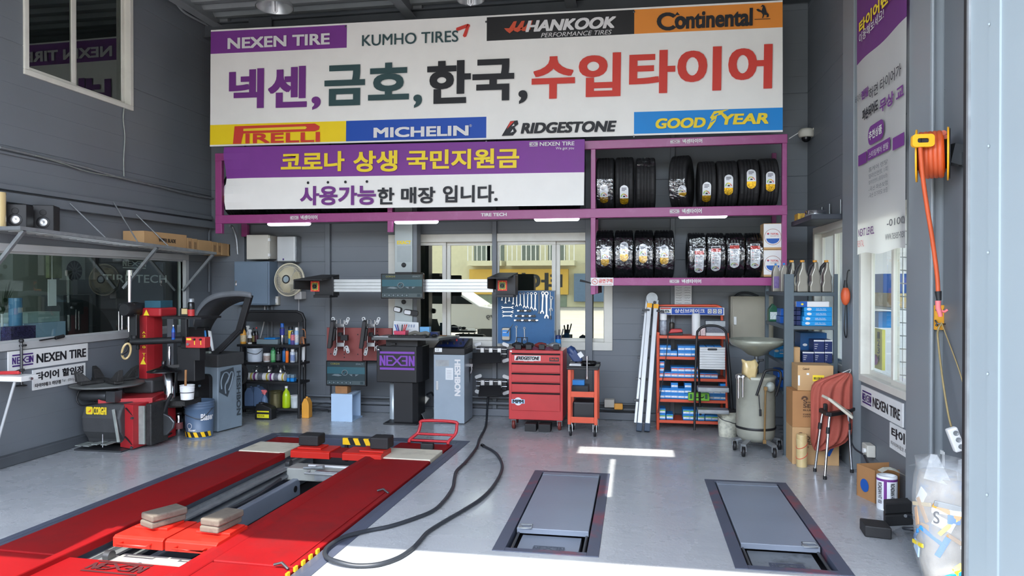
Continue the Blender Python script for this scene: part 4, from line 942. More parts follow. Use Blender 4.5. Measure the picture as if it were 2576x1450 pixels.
# pipes low on the back wall
for k,(px0,px1,z,r_)in enumerate(((770,985,.20,.016),(770,985,.125,.022),(1178,1282,.24,.014),(1178,1282,.17,.02),(1500,1605,.2,.016),(1505,1605,.14,.02))):
 pipe('conduit',('upper grey pipe low on the wall left of the black console','lower grey pipe low on the wall left of the black console','upper grey pipe low on the wall between grey cabinet and tool chest','lower grey pipe low on the wall between grey cabinet and tool chest','upper dark pipe low on the wall beside the ladder','lower dark pipe low on the wall beside the ladder')[k],'pipe',[(PY(px0,1000,8.63).x,8.63,z),(PY(px1,1000,8.63).x,8.63,z)],r_,'trim_paint' if k<4 else 'dark_steel',None,8,0)
 # ------------------------------------------------------------------ red brown target rack with two clamps
def perf(label,px0,px1,py0,py1,Y):
 x0,x1,z0,z1=span(px0,px1,py0,py1,Y); t=thing('hanging_panel',label,'panel',((x0+x1)/2,Y,z0),'red brown hanging panels')
 mb=MB(); mb.box(x0,Y,z0,x1,Y+.03,z1); mb.box(x0,Y+.02,z0+.05,x0+.05,YB,z0+.1); mb.box(x0,Y+.02,z1-.1,x0+.05,YB,z1-.05); p_=mb.build('plate',['red_dark'],t,bev=.003)
 for i in range(9):
  for x in(.5,.12,.88):
   if x==.5 or i in(1,7):mb=MB(); mb.flat(disc(0,0,.008,n=10),(x0+(x1-x0)*x,Y,z0+(z1-z0)*(.1+.1*i)),UX,UZ); mb.build('hole',['black'],p_)
 return t
perf('red brown metal panel with holes on the back wall, the left one',822,911,825,908,8.5)
perf('red brown metal panel with holes beside the console, the right one',913,986,826,908,8.53)
def clamp_v(label,px,tgt):
 Y=8.34; u=1/ppm(px,Y); c=PY(px,848,Y); X=lambda a:c.x+a*u; Z=lambda b:c.z-b*u
 t=thing('wheel_clamp',label,'wheel clamp',(c.x,Y,Z(50)),'wheel clamps with black target boards')
 mb=MB(); mb.box(X(-18),Y-.005,Z(-33),X(5),Y+.035,Z(-25)); mb.box(X(-16),Y-.005,Z(15),X(5),Y+.035,Z(25)); mb.build('bracket',['alu'],t,bev=.004)
 for a in(-16,4):
  mb=MB(); mb.tube([(X(a),Y+.015,Z(-42)),(X(a),Y+.015,Z(36))],.008,8); mb.build('rod',['chrome'],t)
 for a,b,r_ in((-24,-40,-20),(12,-40,24),(12,32,-18),(-20,38,14)):
  mb=MB(); mb.T=Matrix.Translation((X(a),Y+.02,Z(b)))@Matrix.Rotation(R(r_),4,'Y'); mb.prism(rrect(-.022,-.05,.022,.05,.02),'Y',-.008,.008); f=mb.build('foot',['alu_white'],t,bev=.003)
  mb=MB(); mb.T=Matrix.Translation((X(a),Y+.011,Z(b)))@Matrix.Rotation(R(r_),4,'Y'); mb.prism(disc(0,.028,.008,n=10),'Y',-.003,.003); mb.prism(disc(0,-.028,.008,n=10),'Y',-.003,.003); mb.build('stud_pair',['black'],f)
 mb=MB(); mb.tube([(X(-6),Y+.01,Z(-44)),(X(-6),Y+.01,Z(-30))],.005,6); mb.tube([(X(-11),Y+.01,Z(-44)),(X(-1),Y+.01,Z(-44))],.007,6); mb.build('screw_handle',['chrome'],t)
 mb=MB(); mb.T=Matrix.Translation((X(tgt),Y-.07,Z(-8 if tgt>-30 else 2)))@Matrix.Rotation(R(8),4,'Y')@Matrix.Rotation(R(18),4,'Z'); mb.cbox((0,0,0),(.045,.24,.33)); mb.cbox((.035,0,0),(.03,.12,.15)); mb.build('target_board',['black'],t,bev=.006)
 mb=MB(); mb.cbox((X(-5),Y,Z(-6)),(.05,.05,.05)); mb.cbox((X(6),Y+.0,Z(2)),(.09,.05,.07)); mb.build('knob',['black'],t,bev=.006)
clamp_v('upright wheel clamp with a black target board on the left red brown panel',861,-22)
clamp_v('upright wheel clamp with a black target board in front of the right red brown panel',938,-20)
def clamp_h(label,cx,cy,low):
 Y=8.42; u=1/ppm(cx,Y); c=PY(cx,cy,Y); X=lambda a:c.x+a*u; Z=lambda b:c.z-b*u
 t=thing('wheel_clamp',label,'wheel clamp',(c.x,Y,Z(22)),'level wheel clamps beside the tool chest')
 for b in(-6,6):
  mb=MB(); mb.tube([(X(-40),Y+.06,Z(b)),(X(40),Y+.06,Z(b))],.007,8); mb.build('rod',['chrome'],t)
 for a in(-22,0,22):
  mb=MB(); mb.box(X(a-5),Y+.03,Z(9),X(a+5),Y+.10,Z(-9)); mb.build('bracket',['alu'],t,bev=.004)
 for a,b,r_ in((-36,-17,70),(36,-17,-70),(-36,23,-70),(36,23,70)):
  mb=MB(); mb.T=Matrix.Translation((X(a),Y+.10,Z(b)))@Matrix.Rotation(R(r_),4,'Y'); mb.prism(rrect(-.022,-.045,.022,.045,.02),'Y',-.008,.008); mb.build('foot',['alu_white'],t,bev=.003)
 mb=MB(); s_=1 if not low else .62
 mb.add([(X(-44*s_),Y-.02,Z(2)),(X(26),Y-.02,Z(0)),(X(34),Y-.16,Z(22)),(X(-40*s_),Y-.16,Z(26)),(X(-44*s_),Y+.02,Z(4)),(X(26),Y+.02,Z(3)),(X(34),Y-.13,Z(24)),(X(-40*s_),Y-.13,Z(28))],[(0,1,2,3),(7,6,5,4),(0,4,5,1),(1,5,6,2),(2,6,7,3),(3,7,4,0)]); mb.build('target_board',['black'],t,bev=.005)
 mb=MB(); mb.box(X(-38),Y+.075,Z(16),X(38),Y+.12,Z(-12)); mb.box(X(-8),Y+.1,Z(10),X(8),YB,Z(-4)); mb.build('back_plate',['black'],t,bev=.004)
clamp_h('level wheel clamp with a tipped black board left of the tool chest, the upper one',1233,886,False)
clamp_h('level wheel clamp with a tipped black board left of the tool chest, the lower one',1234,968,True)
# ------------------------------------------------------------------ alignment sensor column
YA=8.42
x0,x1=PY(993,660,YA).x,PY(1037,660,YA).x; x2=PY(1049,660,YA+.1).x
t=thing('sensor_column','tall pale grey column carrying a long aluminium beam with a camera head at each end','alignment tower',((x0+x1)/2,YA+.1,0))
mb=MB(); mb.box(x0,YA,0,x1,YA+.2,PY(1015,520,YA).z); mb.build('column',[M('column_pale',172,180,178,rough=.4,var=.04)],t,bev=.004)
mb=MB(); mb.box(x1+.001,YA+.03,0,x2+.02,YA+.19,PY(1015,520,YA).z); mb.build('side_rail',['trim_paint'],t)
mb=MB(); s_=span(999,1034,606,615,YA); mb.mat(0).text('EXACT',(s_[0],YA,s_[2]),UX,UZ,s_[1]-s_[0],s_[3]-s_[2],.05)
mb.mat(1).flat([(0,0),(1,0),(1,1),(0,1)],(PY(999,660,YA).x,YA,PY(1015,660,YA).z),(s_[1]-s_[0],0,0),(0,0,.2),.0015); mb.build('lettering',['yellow_ink',M('plaque',158,166,166,rough=.3)],t)
for py in(667,760):
 p=PY(1016,py,YA); mb=MB(); mb.lathe([(.028,0),(.028,-.012),(.018,-.014)],p,'Y',18); mb.lathe([(.012,-.014),(.010,-.02)],p,'Y',12); mb.build('lock',['black'],t)
z0,z1=PY(1160,736,7.98).z,PY(1160,703,7.98).z; a,b=PY(815,720,7.98).x,PY(1240,720,7.98).x
mb=MB(); n_=4; hh=(z1-z0)/n_; pr=[]
for k in range(n_):pr+=[(7.98,z0+hh*k+.004),(7.98,z0+hh*(k+1)-.006),(7.988,z0+hh*(k+1)-.004),(7.988,z0+hh*(k+1))]
mb.prism(pr+[(8.1,z1),(8.1,z0)],'X',a,b); mb.box(PY(1000,720,8.08).x,8.09,z0+.02,PY(1035,720,8.08).x,YA+.01,z1-.02); mb.build('beam',['alu'],t)
def head(px0,px1,py0,py1,cx,cy,lead,nm):
 Y=7.86; a,b,c,d=span(px0,px1,py0,py1,Y); h=mb=MB()
 mb.box(a,Y+.10,c,b,Y+.28,d); hd=None
 # hood: top and cheek plates standing out over the lens
 mb.add([(a-(.17 if lead else .06),Y-.1,d-.03),(b-.05,Y-.1,d-.03),(b,Y+.28,d+.03),(a,Y+.28,d+.03),(a-(.17 if lead else .06),Y-.1,d-.045),(b-.05,Y-.1,d-.045),(b,Y+.28,d),(a,Y+.28,d)],[(0,1,2,3),(7,6,5,4),(0,4,5,1),(1,5,6,2),(2,6,7,3),(3,7,4,0)])
 xx=a-(.17 if lead else .06)
 mb.add([(xx,Y-.1,d-.03),(a,Y+.25,d),(a,Y+.25,c+.06),(xx,Y-.1,c+.08),(xx+.01,Y-.1,d-.03),(a+.01,Y+.25,d),(a+.01,Y+.25,c+.06),(xx+.01,Y-.1,c+.08)],[(0,1,2,3),(7,6,5,4),(0,4,5,1),(1,5,6,2),(2,6,7,3),(3,7,4,0)])
 mb.box(a+.02,Y+.02,c-.02,b-.01,Y+.26,c+.012); hd=mb.build('camera_head',['black'],t,bev=.004)
 p=PY(cx,cy,Y+.098); u=1/ppm(cx,Y+.098)
 mb=MB(); mb.mat(0).flat([(-12,-13),(12,-13),(12,13),(-12,13)],p,(u,0,0),(0,0,u),.006); mb.mat(1).flat([(-8,-9),(8,-9),(8,9),(-8,9)],p,(u,0,0),(0,0,u),.008); mb.mat(1).flat([(-9,0),(0,-11),(9,0),(0,11)],p,(u,0,0),(0,0,u),.0075)
 mb.mat(2).flat([(-7,-8),(7,-8),(7,8),(-7,8)],p,(u,0,0),(0,0,u),.009)
 for k in(-10,10):
  for l_ in(-11,11):mb.mat(3).flat(disc(k,l_,1,n=8),p,(u,0,0),(0,0,u),.01)
 mb.build('light_board',['red_ink','yellow_ink',M('pcb',90,110,70,rough=.5,var=.3,scale=120),'pink'],hd)
 mb=MB(); mb.lathe([(4.5*u,-.008),(4.5*u,-.04),(3.2*u,-.042),(3*u,-.03)],p,'Y',20); mb.build('lens',['black_gloss'],hd)
head(782,829,697,745,793,721,True,'l')
head(1243,1293,692,744,1264,719,False,'r')
# screens
def screen(par,x0,x1,z0,z1,Y,name):
 u=(x1-x0); v=z1-z0
 mb=MB(); mb.box(x0,Y,z0,x1,Y+.045,z1); sc=mb.build(name,['black_gloss'],par,bev=.005)
 mb=MB(); o=(x0+u*.03,Y,z0+v*.06); U,V=(u*.94,0,0),(0,0,v*.90)
 def r(a,b,c,d,m_,e=.002):mb.mat(m_).flat([(a,b),(c,b),(c,d),(a,d)],o,U,V,e)
 r(0,0,1,1,1); r(0,.48,1,.78,2,.0025); r(0,.19,1,.34,1,.0025); r(0,0,1,.17,3,.0025); r(0,.84,1,1,1,.003)
 mb.mat(4).text('CORGHI',(o[0]+u*.09,Y,o[2]+v*.79),UX,UZ,u*.22,v*.075,.03,e=.004); mb.mat(5).text('EXACT',(o[0]+u*.72,Y,o[2]+v*.80),UX,UZ,u*.18,v*.06,.03,.2,e=.004)
 mb.mat(5).flat(disc(.47,.53,.08,.13),o,U,V,.004); mb.mat(6).flat(disc(.47,.53,.066,.107),o,U,V,.005); mb.mat(2).flat([(.47,.53),(.53,.53),(.47,.63)],o,U,V,.006); mb.mat(2).flat([(.47,.53),(.41,.53),(.47,.43)],o,U,V,.006)
 mb.mat(5).flat([(.58,.46),(.84,.46),(.78,.40),(.70,.36),(.64,.40)],o,U,V,.004); mb.mat(6).flat(disc(.71,.42,.045,.06),o,U,V,.005); mb.mat(5).flat([(.12,.40),(.2,.46),(.3,.46),(.4,.40),(.3,.37)],o,U,V,.003)
 for k in range(6):r(.03+k*.11,.03,.11+k*.11,.14,1,.004); mb.mat(5).flat(disc(.07+k*.11,.085,.025,.035,10),o,U,V,.005)
 r(.88,.03,.96,.14,1,.004)
 mb.build('display',['black',M('scr_dark',42,58,62,rough=.12,var=0),M('scr_teal',46,90,100,rough=.12,var=0),M('scr_bar',74,86,88,rough=.15,var=0),M('scr_yel',130,124,60,rough=.2,var=0),M('scr_pale',112,124,128,rough=.2,var=0),M('scr_mid',40,54,60,rough=.2,var=0)],sc)
 return sc
s_=span(958,1065,689,752,7.9); screen(t,*s_,7.9,'monitor')
mb=MB(); mb.box((s_[0]+s_[1])/2-.12,7.945,s_[2]+.05,(s_[0]+s_[1])/2+.12,7.985,s_[3]-.02); mb.box((s_[0]+s_[1])/2-.1,7.95,s_[3]-.02,(s_[0]+s_[1])/2+.1,YA+.01,s_[3]+.02); mb.build('monitor_bracket',['black'],t)
for k,(px,py,rr)in enumerate(((1000,779,12),(1026,786,8))):
 p=PY(px,py,YA-.03); t2=thing('work_lamp',('short black work lamp clipped to the grey column','long black work lamp clipped to the column, right of the short one')[k],'lamp',p,'clip on work lamps')
 mb=MB(); wd=(.09,.17)[k]; mb.T=Matrix.Translation(p)@Matrix.Rotation(R(rr),4,'Y'); mb.prism(rrect(-.05,-.032,wd-.04,.032,.022),'Y',-.012,.034); mb.build('casing',['black'],t2,bev=.004)
 mb=MB(); mb.T=Matrix.Translation(p)@Matrix.Rotation(R(rr),4,'Y'); mb.prism(rrect(-.04,-.024,.04,.024,.014),'Y',-.017,-.011); mb.build('lens',['white_gloss'],t2)
 # ------------------------------------------------------------------ black console with the purple mark
YC=8.0
a,b,c,d=span(947,1047,872,963,YC); c1=PY(1066,920,YC+.15).x
t=thing('console','black steel console cabinet with a purple mark on a pedestal under a worktop','console',((a+b)/2,YC+.15,0))
mb=MB(); mb.prism([(a,YC),(b,YC),(c1,YC+.1),(c1,YC+.38),(a,YC+.38)],'Z',c,d); mb.build('cabinet',['black'],t,bev=.008)
mb=MB(); k_=span(956,1043,885,931,YC); mb.logo((k_[0],YC,k_[2]),UX,UZ,k_[1]-k_[0],k_[3]-k_[2],.005); mb.build('emblem',[M('mark_purple',124,66,168,rough=.5,var=0)],t)
mb=MB(); k_=span(990,1047,963,1052,YC+.02); mb.prism([(k_[0],YC+.03),(k_[1]-.05,YC+.03),(k_[1],YC+.1),(k_[1],YC+.38),(k_[0],YC+.38)],'Z',.015,c+.002); mb.box(k_[0]-.1,YC-.06,0,k_[1]+.03,YC+.40,.016); mb.build('pedestal',['black'],t,bev=.004)
k_=span(933,1128,851,861,YC-.12); ZW=k_[3]
mb=MB(); mb.prism([(k_[0],YC-.1),(k_[1]-.12,YC-.1),(k_[1],YC+.3),(k_[1],YC+.40),(k_[0],YC+.40)],'Z',ZW-.028,ZW); mb.build('worktop',[M('worktop',84,86,86,rough=.35,var=.1)],t,bev=.003)
mb=MB(); mb.box(a+.1,YC+.05,d,b,YC+.38,ZW-.0285); mb.build('neck',['black'],t)
mb=MB(); mb.sphere(PY(952,880,YC-.03),.022); mb.build('trackball',['chrome'],t)
mb=MB(); p=PY(988,866,YC-.0); mb.box(p.x-.03,YC+.0,p.z-.008,p.x+.03,YC+.06,p.z+.008); mb.build('drawer_pull',['black_gloss'],t)
# things on the worktop
def tbox(name,label,cat,px0,px1,py0,Y,dep,zb,mt,group=None,bev=.003,py1=None):
 x0,x1=PY(px0,850,Y).x,PY(px1,850,Y).x; z1=PY((px0+px1)/2,py0,Y).z; mb=MB(); mb.box(x0,Y,zb,x1,Y+dep,max(z1,zb+.006)); return one(name,label,cat,mb,mt,group,bev=bev)
x0,x1=PY(978,850,YC-.06).x,PY(1072,850,YC-.06).x
t=thing('keyboard','dark keyboard lying at the front of the console worktop','keyboard',((x0+x1)/2,YC,ZW)); mb=MB(); mb.box(x0,YC-.08,ZW,x1,YC+.06,ZW+.018); mb.build('case',['black'],t,bev=.004)
mb=MB()
for j in range(4):
 for i in range(18):mb.cbox((x0+.025+i*(x1-x0-.03)/18,YC-.055+j*.03,ZW+.021),(.018,.022,.008))
o=mb.build('keys',['rubber'],t); o['kind']='stuff'
t=thing('pen_basket','pink plastic basket of pens on the console worktop','basket',PY(1005,846,YC+.1)); p=PY(1007,848,YC+.1)
mb=MB(); x0,x1=PY(992,840,YC+.1).x,PY(1022,840,YC+.1).x; h=.065
mb.add([(x0+.01,YC+.08,ZW),(x1-.01,YC+.08,ZW),(x1-.01,YC+.19,ZW),(x0+.01,YC+.19,ZW),(x0,YC+.07,ZW+h),(x1,YC+.07,ZW+h),(x1,YC+.2,ZW+h),(x0,YC+.2,ZW+h)],[(0,1,2,3),(0,1,5,4),(1,2,6,5),(2,3,7,6),(3,0,4,7)]); mb.build('basket',[M('basket_pink',220,84,110,rough=.4)],t)
t['label']='pink plastic basket of pens on the console worktop'
for k,(dx_,tilt,c_)in enumerate(((-.05,-22,'box_blue_side'),(-.03,-14,'deep_purple'),(-.015,-6,'alu'),(.01,4,'black'),(.03,12,'red_paint'),(.045,20,'red_paint'))):
 mb=MB(); b0=Vector((p.x-.0+dx_*.5,YC+.13,ZW+.01)); b1_=b0+Vector((math.sin(R(tilt))*.14,0,.13)); mb.cyl(b0,b1_,.007,n=8); one('marker',('blue','violet','silver','black','red','rightmost red')[k]+' marker pen standing in the pink basket','pen',mb,c_,'pens in the pink basket')
mb=MB(); q=[PY(990,850,YC+.32),PY(1055,850,YC+.32),PY(1052,812,YC+.36),PY(990,808,YC+.36)]
mb.add([(q[0].x,YC+.30,ZW),(q[1].x,YC+.30,ZW),(q[2].x,YC+.37,q[2].z),(q[3].x,YC+.37,q[3].z),(q[0].x,YC+.306,ZW),(q[1].x,YC+.306,ZW),(q[2].x,YC+.376,q[2].z),(q[3].x,YC+.376,q[3].z)],[(0,1,2,3),(7,6,5,4),(0,4,5,1),(1,5,6,2),(2,6,7,3),(3,7,4,0)]); t=one('paper_file','clear file with a printed sheet standing behind the pink basket','paper',mb,'paper')
def on_sheet(a,b):return(q[0]*(1-a)+q[1]*a)*(1-b)+(q[3]*(1-a)+q[2]*a)*b
mb=MB(); e0=Vector((q[0].x,YC+.298,ZW)); eu=Vector((q[1].x-q[0].x,0,0)); ev=Vector((0,.07,q[3].z-ZW))
for k in range(7):mb.flat([(.1,.2+k*.1),(.55+.05*(k%3),.2+k*.1),(.55+.05*(k%3),.215+k*.1),(.1,.215+k*.1)],e0,eu,ev,.003)
for k in range(3):mb.flat([(.55+k*.1,.55),(.6+k*.1,.55),(.6+k*.1,.75),(.55+k*.1,.75)],e0,eu,ev,.004)
mb.build('printing',[M('print_grey',150,160,180,rough=.7,var=0)],t)
tbox('tissue_pack','light blue box on the worktop right of the paper file','box',1056,1080,823,YC+.3,.08,ZW,M('pack_blue',110,176,224,rough=.4))
tbox('small_box','dark blue carton at the right of the worktop','box',1081,1101,836,YC+.28,.1,ZW,'box_navy')
tbox('wood_block','small orange brown block at the right end of the worktop','block',1105,1122,846,YC+.26,.06,ZW,'wood_brown')
mb=MB(); p=PY(1050,845,YC+.15)
mb.tube(curve([(p.x-.1,YC+.12,ZW+.02),(p.x-.03,YC+.15,ZW+.045),(p.x+.04,YC+.13,ZW+.03),(p.x+.1,YC+.16,ZW+.04),(p.x+.15,YC+.15,ZW+.02)]),.022,8); one('work_glove','crumpled grey work glove on the console worktop','glove',mb,M('glove_grey',120,116,106,rough=.9,var=.2,bump=.4,bs=90))
tbox('notepad','white notepad at the left end of the worktop','paper',939,978,851,YC-.06,.14,ZW,'paper')
x0,x1=PY(1082,850,YC+.05).x,PY(1098,850,YC+.05).x
mb=MB(); mb.sphere(((x0+x1)/2,YC+.1,ZW+.016),.035,12,(1.0,1.5,.5)); one('computer_mouse','black mouse on the worktop right of the keyboard','mouse',mb,'black')
# roll of film beside the pedestal
p=PY(981,1046,8.06); mb=MB(); t=thing('film_roll','tall silver roll of film standing left of the black pedestal','roll',(p.x-.012,8.22,0))
mb.lathe([(.045,0),(.045,.43),(.03,.435)],(p.x-.012,8.22,.0165),n=24); mb.build('roll',[M('roll_silver',176,186,192,rough=.3,metal=.3,var=.1)],t)
# second screen standing on a block on a white cube
YM=8.1
a,b,c,d=span(820,921,909,972,YM)
t=thing('monitor','flat screen showing a start page, standing on a wooden block left of the console','monitor',((a+b)/2,YM,c)); s2=screen(t,a,b,c,d,YM,'panel')
q=span(833,886,986,1045,YM-.08); q2=PY(903,1010,YM+.2).x
t=thing('cube_box','pale open sided cube box on the floor under the small screen','box',((q[0]+q[1])/2,YM+.1,0))
z1=c-.085
mb=MB(); x0,x1=q[0],q2; y0,y1=YM-.08,YM+.26
xq=q[1]; mb.box(x0,y0,0,xq,y0+.018,z1); mb.build('front',['pale_blue'],t,bev=.002)
mb=MB(); mb.add([(x0,y0+.018,z1-.02),(xq,y0+.018,z1-.02),(x1,y1,z1-.02),(x0,y1,z1-.02),(x0,y0+.018,z1),(xq,y0+.018,z1),(x1,y1,z1),(x0,y1,z1)],[(0,1,2,3),(7,6,5,4),(0,4,5,1),(1,5,6,2),(2,6,7,3),(3,7,4,0)]); mb.box(x0,y0+.018,0,x0+.018,y1,z1-.02); mb.box(x0+.018,y1-.018,0,x1,y1,z1-.02); mb.box(x0+.018,y0+.018,0,xq,y1-.018,.018); mb.build('shell',['pale_blue'],t,bev=.002)
mb=MB(); e=span(846,868,976,987,YM); mb.box(e[0],YM-.03,z1,e[1]+.04,YM+.09,c); one('wood_block','brown wooden block between the small screen and the cube box','block',mb,'wood_brown',bev=.002)
e=PY(1000,1050,8.3)
# bent steel gutter between console and cabinet
mb=MB(); p0,p1=PZ(1055,1060,.0),PZ(1105,1028,.0); dr=(p1-p0).normalized(); sd=Vector((dr.y,-dr.x,0))
prof=[(-.10,.0),(-.07,.0),(-.03,.08),(.03,.08),(.07,0),(.10,0),(.10,.004),(.073,.004),(.033,.084),(-.033,.084),(-.073,.004),(-.10,.004)]
n_=len(prof); vs=[p0+sd*s_+Vector((0,0,z))for s_,z in prof]+[p1+sd*s_+Vector((0,0,z))for s_,z in prof]
mb.add(vs,[tuple(range(n_))[::-1],tuple(range(n_,2*n_))]+[(i,(i+1)%n_,n_+(i+1)%n_,n_+i)for i in range(n_)]); one('steel_channel','grey bent steel channel lying between the black console and grey cabinet','channel',mb,'galv')
# grey service machine with white vertical lettering
YH=8.1
a,b,c,d=span(1091,1164,880,1053,YH); b2=PY(1177,950,YH+.3).x
t=thing('service_machine','tall grey service machine with white vertical lettering and a black control panel on top','machine',((a+b)/2,YH+.2,0))
zt=PY(1130,893,YH).z
mb=MB(); mb.box(a,YH,.01,b+.02,YH+.42,zt); mb.build('cabinet',['heshbon_grey'],t,bev=.006)
mb=MB(); zq=PY(1130,877,YH).z; mb.box(a-.004,YH-.006,zt,b+.024,YH+.42,zq); mb.prism([(YH-.006,zq),(YH+.42,zq),(YH+.42,zq+.09),(YH+.34,zq+.09)],'X',a-.004,b+.024); mb.build('control_panel',['black'],t,bev=.006)
mb=MB(); n_=Vector((0,-.09,.34)).normalized(); o_=Vector((a+.02,YH+.03,zq+.012)); V=Vector((0,.30,.078)); U=Vector((b-a-.02,0,0)); mb.flat([(0,0),(1,0),(1,1),(0,1)],o_,U,V,.004); pn=mb.build('control_face',['box_navy'],t)
for k in range(8):
 f=(.12+(k%4)*.24,.3+.4*(k//4)); q=o_+U*f[0]+V*f[1]; mb=MB(); mb.cyl(q,q+n_*.03,.012,.009,10); mb.build('knob',['red_paint' if k==6 else 'black'],pn)
mb=MB(); h_=span(1143,1158,905,997,YH); ch='HESHBON'; st=(h_[3]-h_[2])/7
mb.text('HESHBON',(h_[0]+.003,YH,h_[3]),(0,0,-1),UX,h_[3]-h_[2],h_[1]-h_[0],.05,e=.004); mb.build('lettering',['white_ink'],t)
mb=MB(); e=span(1094,1112,876,886,YH-.006)
mb.mat(0).flat([(0,0),(1,0),(1,1),(0,1)],(e[0],YH-.006,e[2]),(e[1]-e[0],0,0),(0,0,e[3]-e[2]),.002); mb.mat(1).text('CE',(e[0]+.012,YH-.006,e[2]+.012),UX,UZ,(e[1]-e[0])*.45,(e[3]-e[2])*.6,.0,e=.004); mb.build('safety_sticker',['white','black_ink'],t)
mb=MB(); e=span(1121,1140,926,956,YH); mb.mat(0).flat([(0,0),(1,0),(1,1),(0,1)],(e[0],YH,e[2]),(e[1]-e[0],0,0),(0,0,e[3]-e[2]),.002)
for k in range(6):mb.mat(1).flat([(.15,.15+k*.12),(.8,.15+k*.12),(.8,.17+k*.12),(.15,.17+k*.12)],(e[0],YH,e[2]),(e[1]-e[0],0,0),(0,0,e[3]-e[2]),.003)
mb.build('notice',['paper','grey_ink'],t)
mb=MB(); e=span(1097,1103,959,982,YH); mb.box(e[0],YH-.008,e[2],e[1],YH+.001,e[3]); mb.build('handle',['alu'],t,bev=.004)
mb=MB(); e=span(1096,1130,906,922,YH); mb.flat([(0,0),(1,0),(1,1),(0,1)],(e[0],YH,e[2]),(e[1]-e[0],0,0),(0,0,e[3]-e[2]),.002); mb.build('rating_plate',['galv'],t)
# plug cable at the wall, and the air gun hung right of the machine
p=PY(1070,1008,8.4); mb=MB(); mb.T=Matrix.Translation(p)@Matrix.Rotation(R(35),4,'Y'); mb.cbox((0,0,0),(.055,.045,.1));
t=thing('plug_box','white plug socket hanging on a cable between console and grey machine','socket',p); mb.build('socket',['pale_box'],t,bev=.006)
mb=MB(); mb.tube(curve([p+Vector((.02,0,.05)),PY(1076,992,8.5),PY(1085,988,8.55),PY(1090,996,8.58)]),.012,8); mb.build('cable',['rubber_hose'],t)
p=PY(1184,920,8.35); t=thing('air_gun','black and silver air gun hanging right of the grey machine','tool',PY(1184,945,8.35))
mb=MB(); mb.box(p.x-.02,8.33,p.z+.03,p.x+.02,8.38,p.z+.08); mb.tube([PY(1184,906,8.35),PY(1184,920,8.35),PY(1183,935,8.35)],.014,8); mb.build('body',['black'],t)
mb=MB(); mb.tube([PY(1186,918,8.34),PY(1187,930,8.34),PY(1184,940,8.34)],.009,8); mb.cbox(PY(1184,919,8.34),(.055,.03,.035)); mb.build('trigger',['chrome'],t)
mb=MB(); mb.tube(curve([PY(1183,935,8.35),PY(1180,965,8.36),PY(1174,1000,8.38),PY(1176,1012,8.4)]),.007,6); mb.build('hose',['rubber_hose'],t)
# ================================================================== tool board, chest and cart
YBD=8.56
a,b,c,d=span(1252,1395,733,865,YBD)
bd=thing('tool_board','blue sheet metal tool board hung before the back window above the tool chest','board',((a+b)/2,YBD,c))
mb=MB(); mb.box(a,YBD,c,b,YBD+.02,d); mb.build('panel',['board_blue'],bd,bev=.004)
mb=MB(); mb.box(a-.008,YBD-.006,c-.008,a+.004,YBD+.024,d+.008); mb.box(b-.004,YBD-.006,c-.008,b+.008,YBD+.024,d+.008); mb.box(a+.004,YBD-.006,c-.008,b-.004,YBD+.024,c+.002); mb.box(a+.004,YBD-.006,d-.002,b-.004,YBD+.024,d+.008); mb.build('frame',['panel_grey'],bd)
for px in(1262,1384):
 mb=MB(); e=PY(px,735,YBD); mb.box(e.x-.012,YBD+.02,d-.03,e.x+.012,YB+.03,d-.005); mb.build('bracket',['steel_dark'],bd)
YW=YBD-.012
def wrench(label,p0,p1,big,mt='chrome',group='wrenches on the blue board',ring=True,ratch=False):
 A_,B_=PY(p0[0],p0[1],YW),PY(p1[0],p1[1],YW); u=1/ppm(p0[0],YW); r_=big*u
 dv=(B_-A_); Ln=dv.length; e=dv.normalized(); s_=Vector((e.z,0,-e.x))
 t=thing('wrench',label,'wrench',(A_+B_)/2,group); F_=lambda al,si,dy=0:A_+e*al+s_*si+Vector((0,dy,0))
 def slab(poly,y0,y1,mb):n=len(poly); mb.add([F_(x,y,y0)for x,y in poly]+[F_(x,y,y1)for x,y in poly],[tuple(range(n)),tuple(range(n,2*n))[::-1]]+[(i,(i+1)%n,n+(i+1)%n,n+i)for i in range(n)])
 mb=MB(); slab([(r_*.6,-r_*.42),(Ln-r_*.7,-r_*.36),(Ln-r_*.7,r_*.36),(r_*.6,r_*.42)],-.004,.004,mb); mb.build('shank',[mt],t)
 mb=MB()
 if ring:
  N_=16; ro,ri=r_*1.0,r_*.55
  for k in range(N_):
   a0,a1=2*PI*k/N_,2*PI*(k+1)/N_; slab([(ro*math.cos(a0),ro*math.sin(a0)),(ro*math.cos(a1),ro*math.sin(a1)),(ri*math.cos(a1),ri*math.sin(a1)),(ri*math.cos(a0),ri*math.sin(a0))],-.007,.007,mb)
  if ratch:slab([(r_*.9,-r_*.55),(r_*1.9,-r_*.55),(r_*1.9,r_*.55),(r_*.9,r_*.55)],-.007,.007,mb)
  mb.build('ring_end',[mt],t)
 else:
  slab([(-r_*.9,-r_*.95),(-r_*.3,-r_*1.0),(r_*.8,-r_*.5),(r_*.8,r_*.5),(-r_*.3,r_*1.0),(-r_*.9,r_*.95),(-r_*.7,r_*.42),(0,r_*.45),(0,-r_*.45),(-r_*.7,-r_*.42)],-.006,.006,mb); mb.build('open_end',[mt],t)
 mb=MB(); q=1.15; slab([(Ln+r_*q,-r_*.95),(Ln+r_*.3,-r_*1.1),(Ln-r_*.8,-r_*.5),(Ln-r_*.8,r_*.5),(Ln+r_*.3,r_*1.1),(Ln+r_*q,r_*.95),(Ln+r_*.9,r_*.45),(Ln+r_*.1,r_*.48),(Ln+r_*.1,-r_*.48),(Ln+r_*.9,-r_*.45)],-.006,.006,mb)
 mb.build('jaw',[mt],t); return t
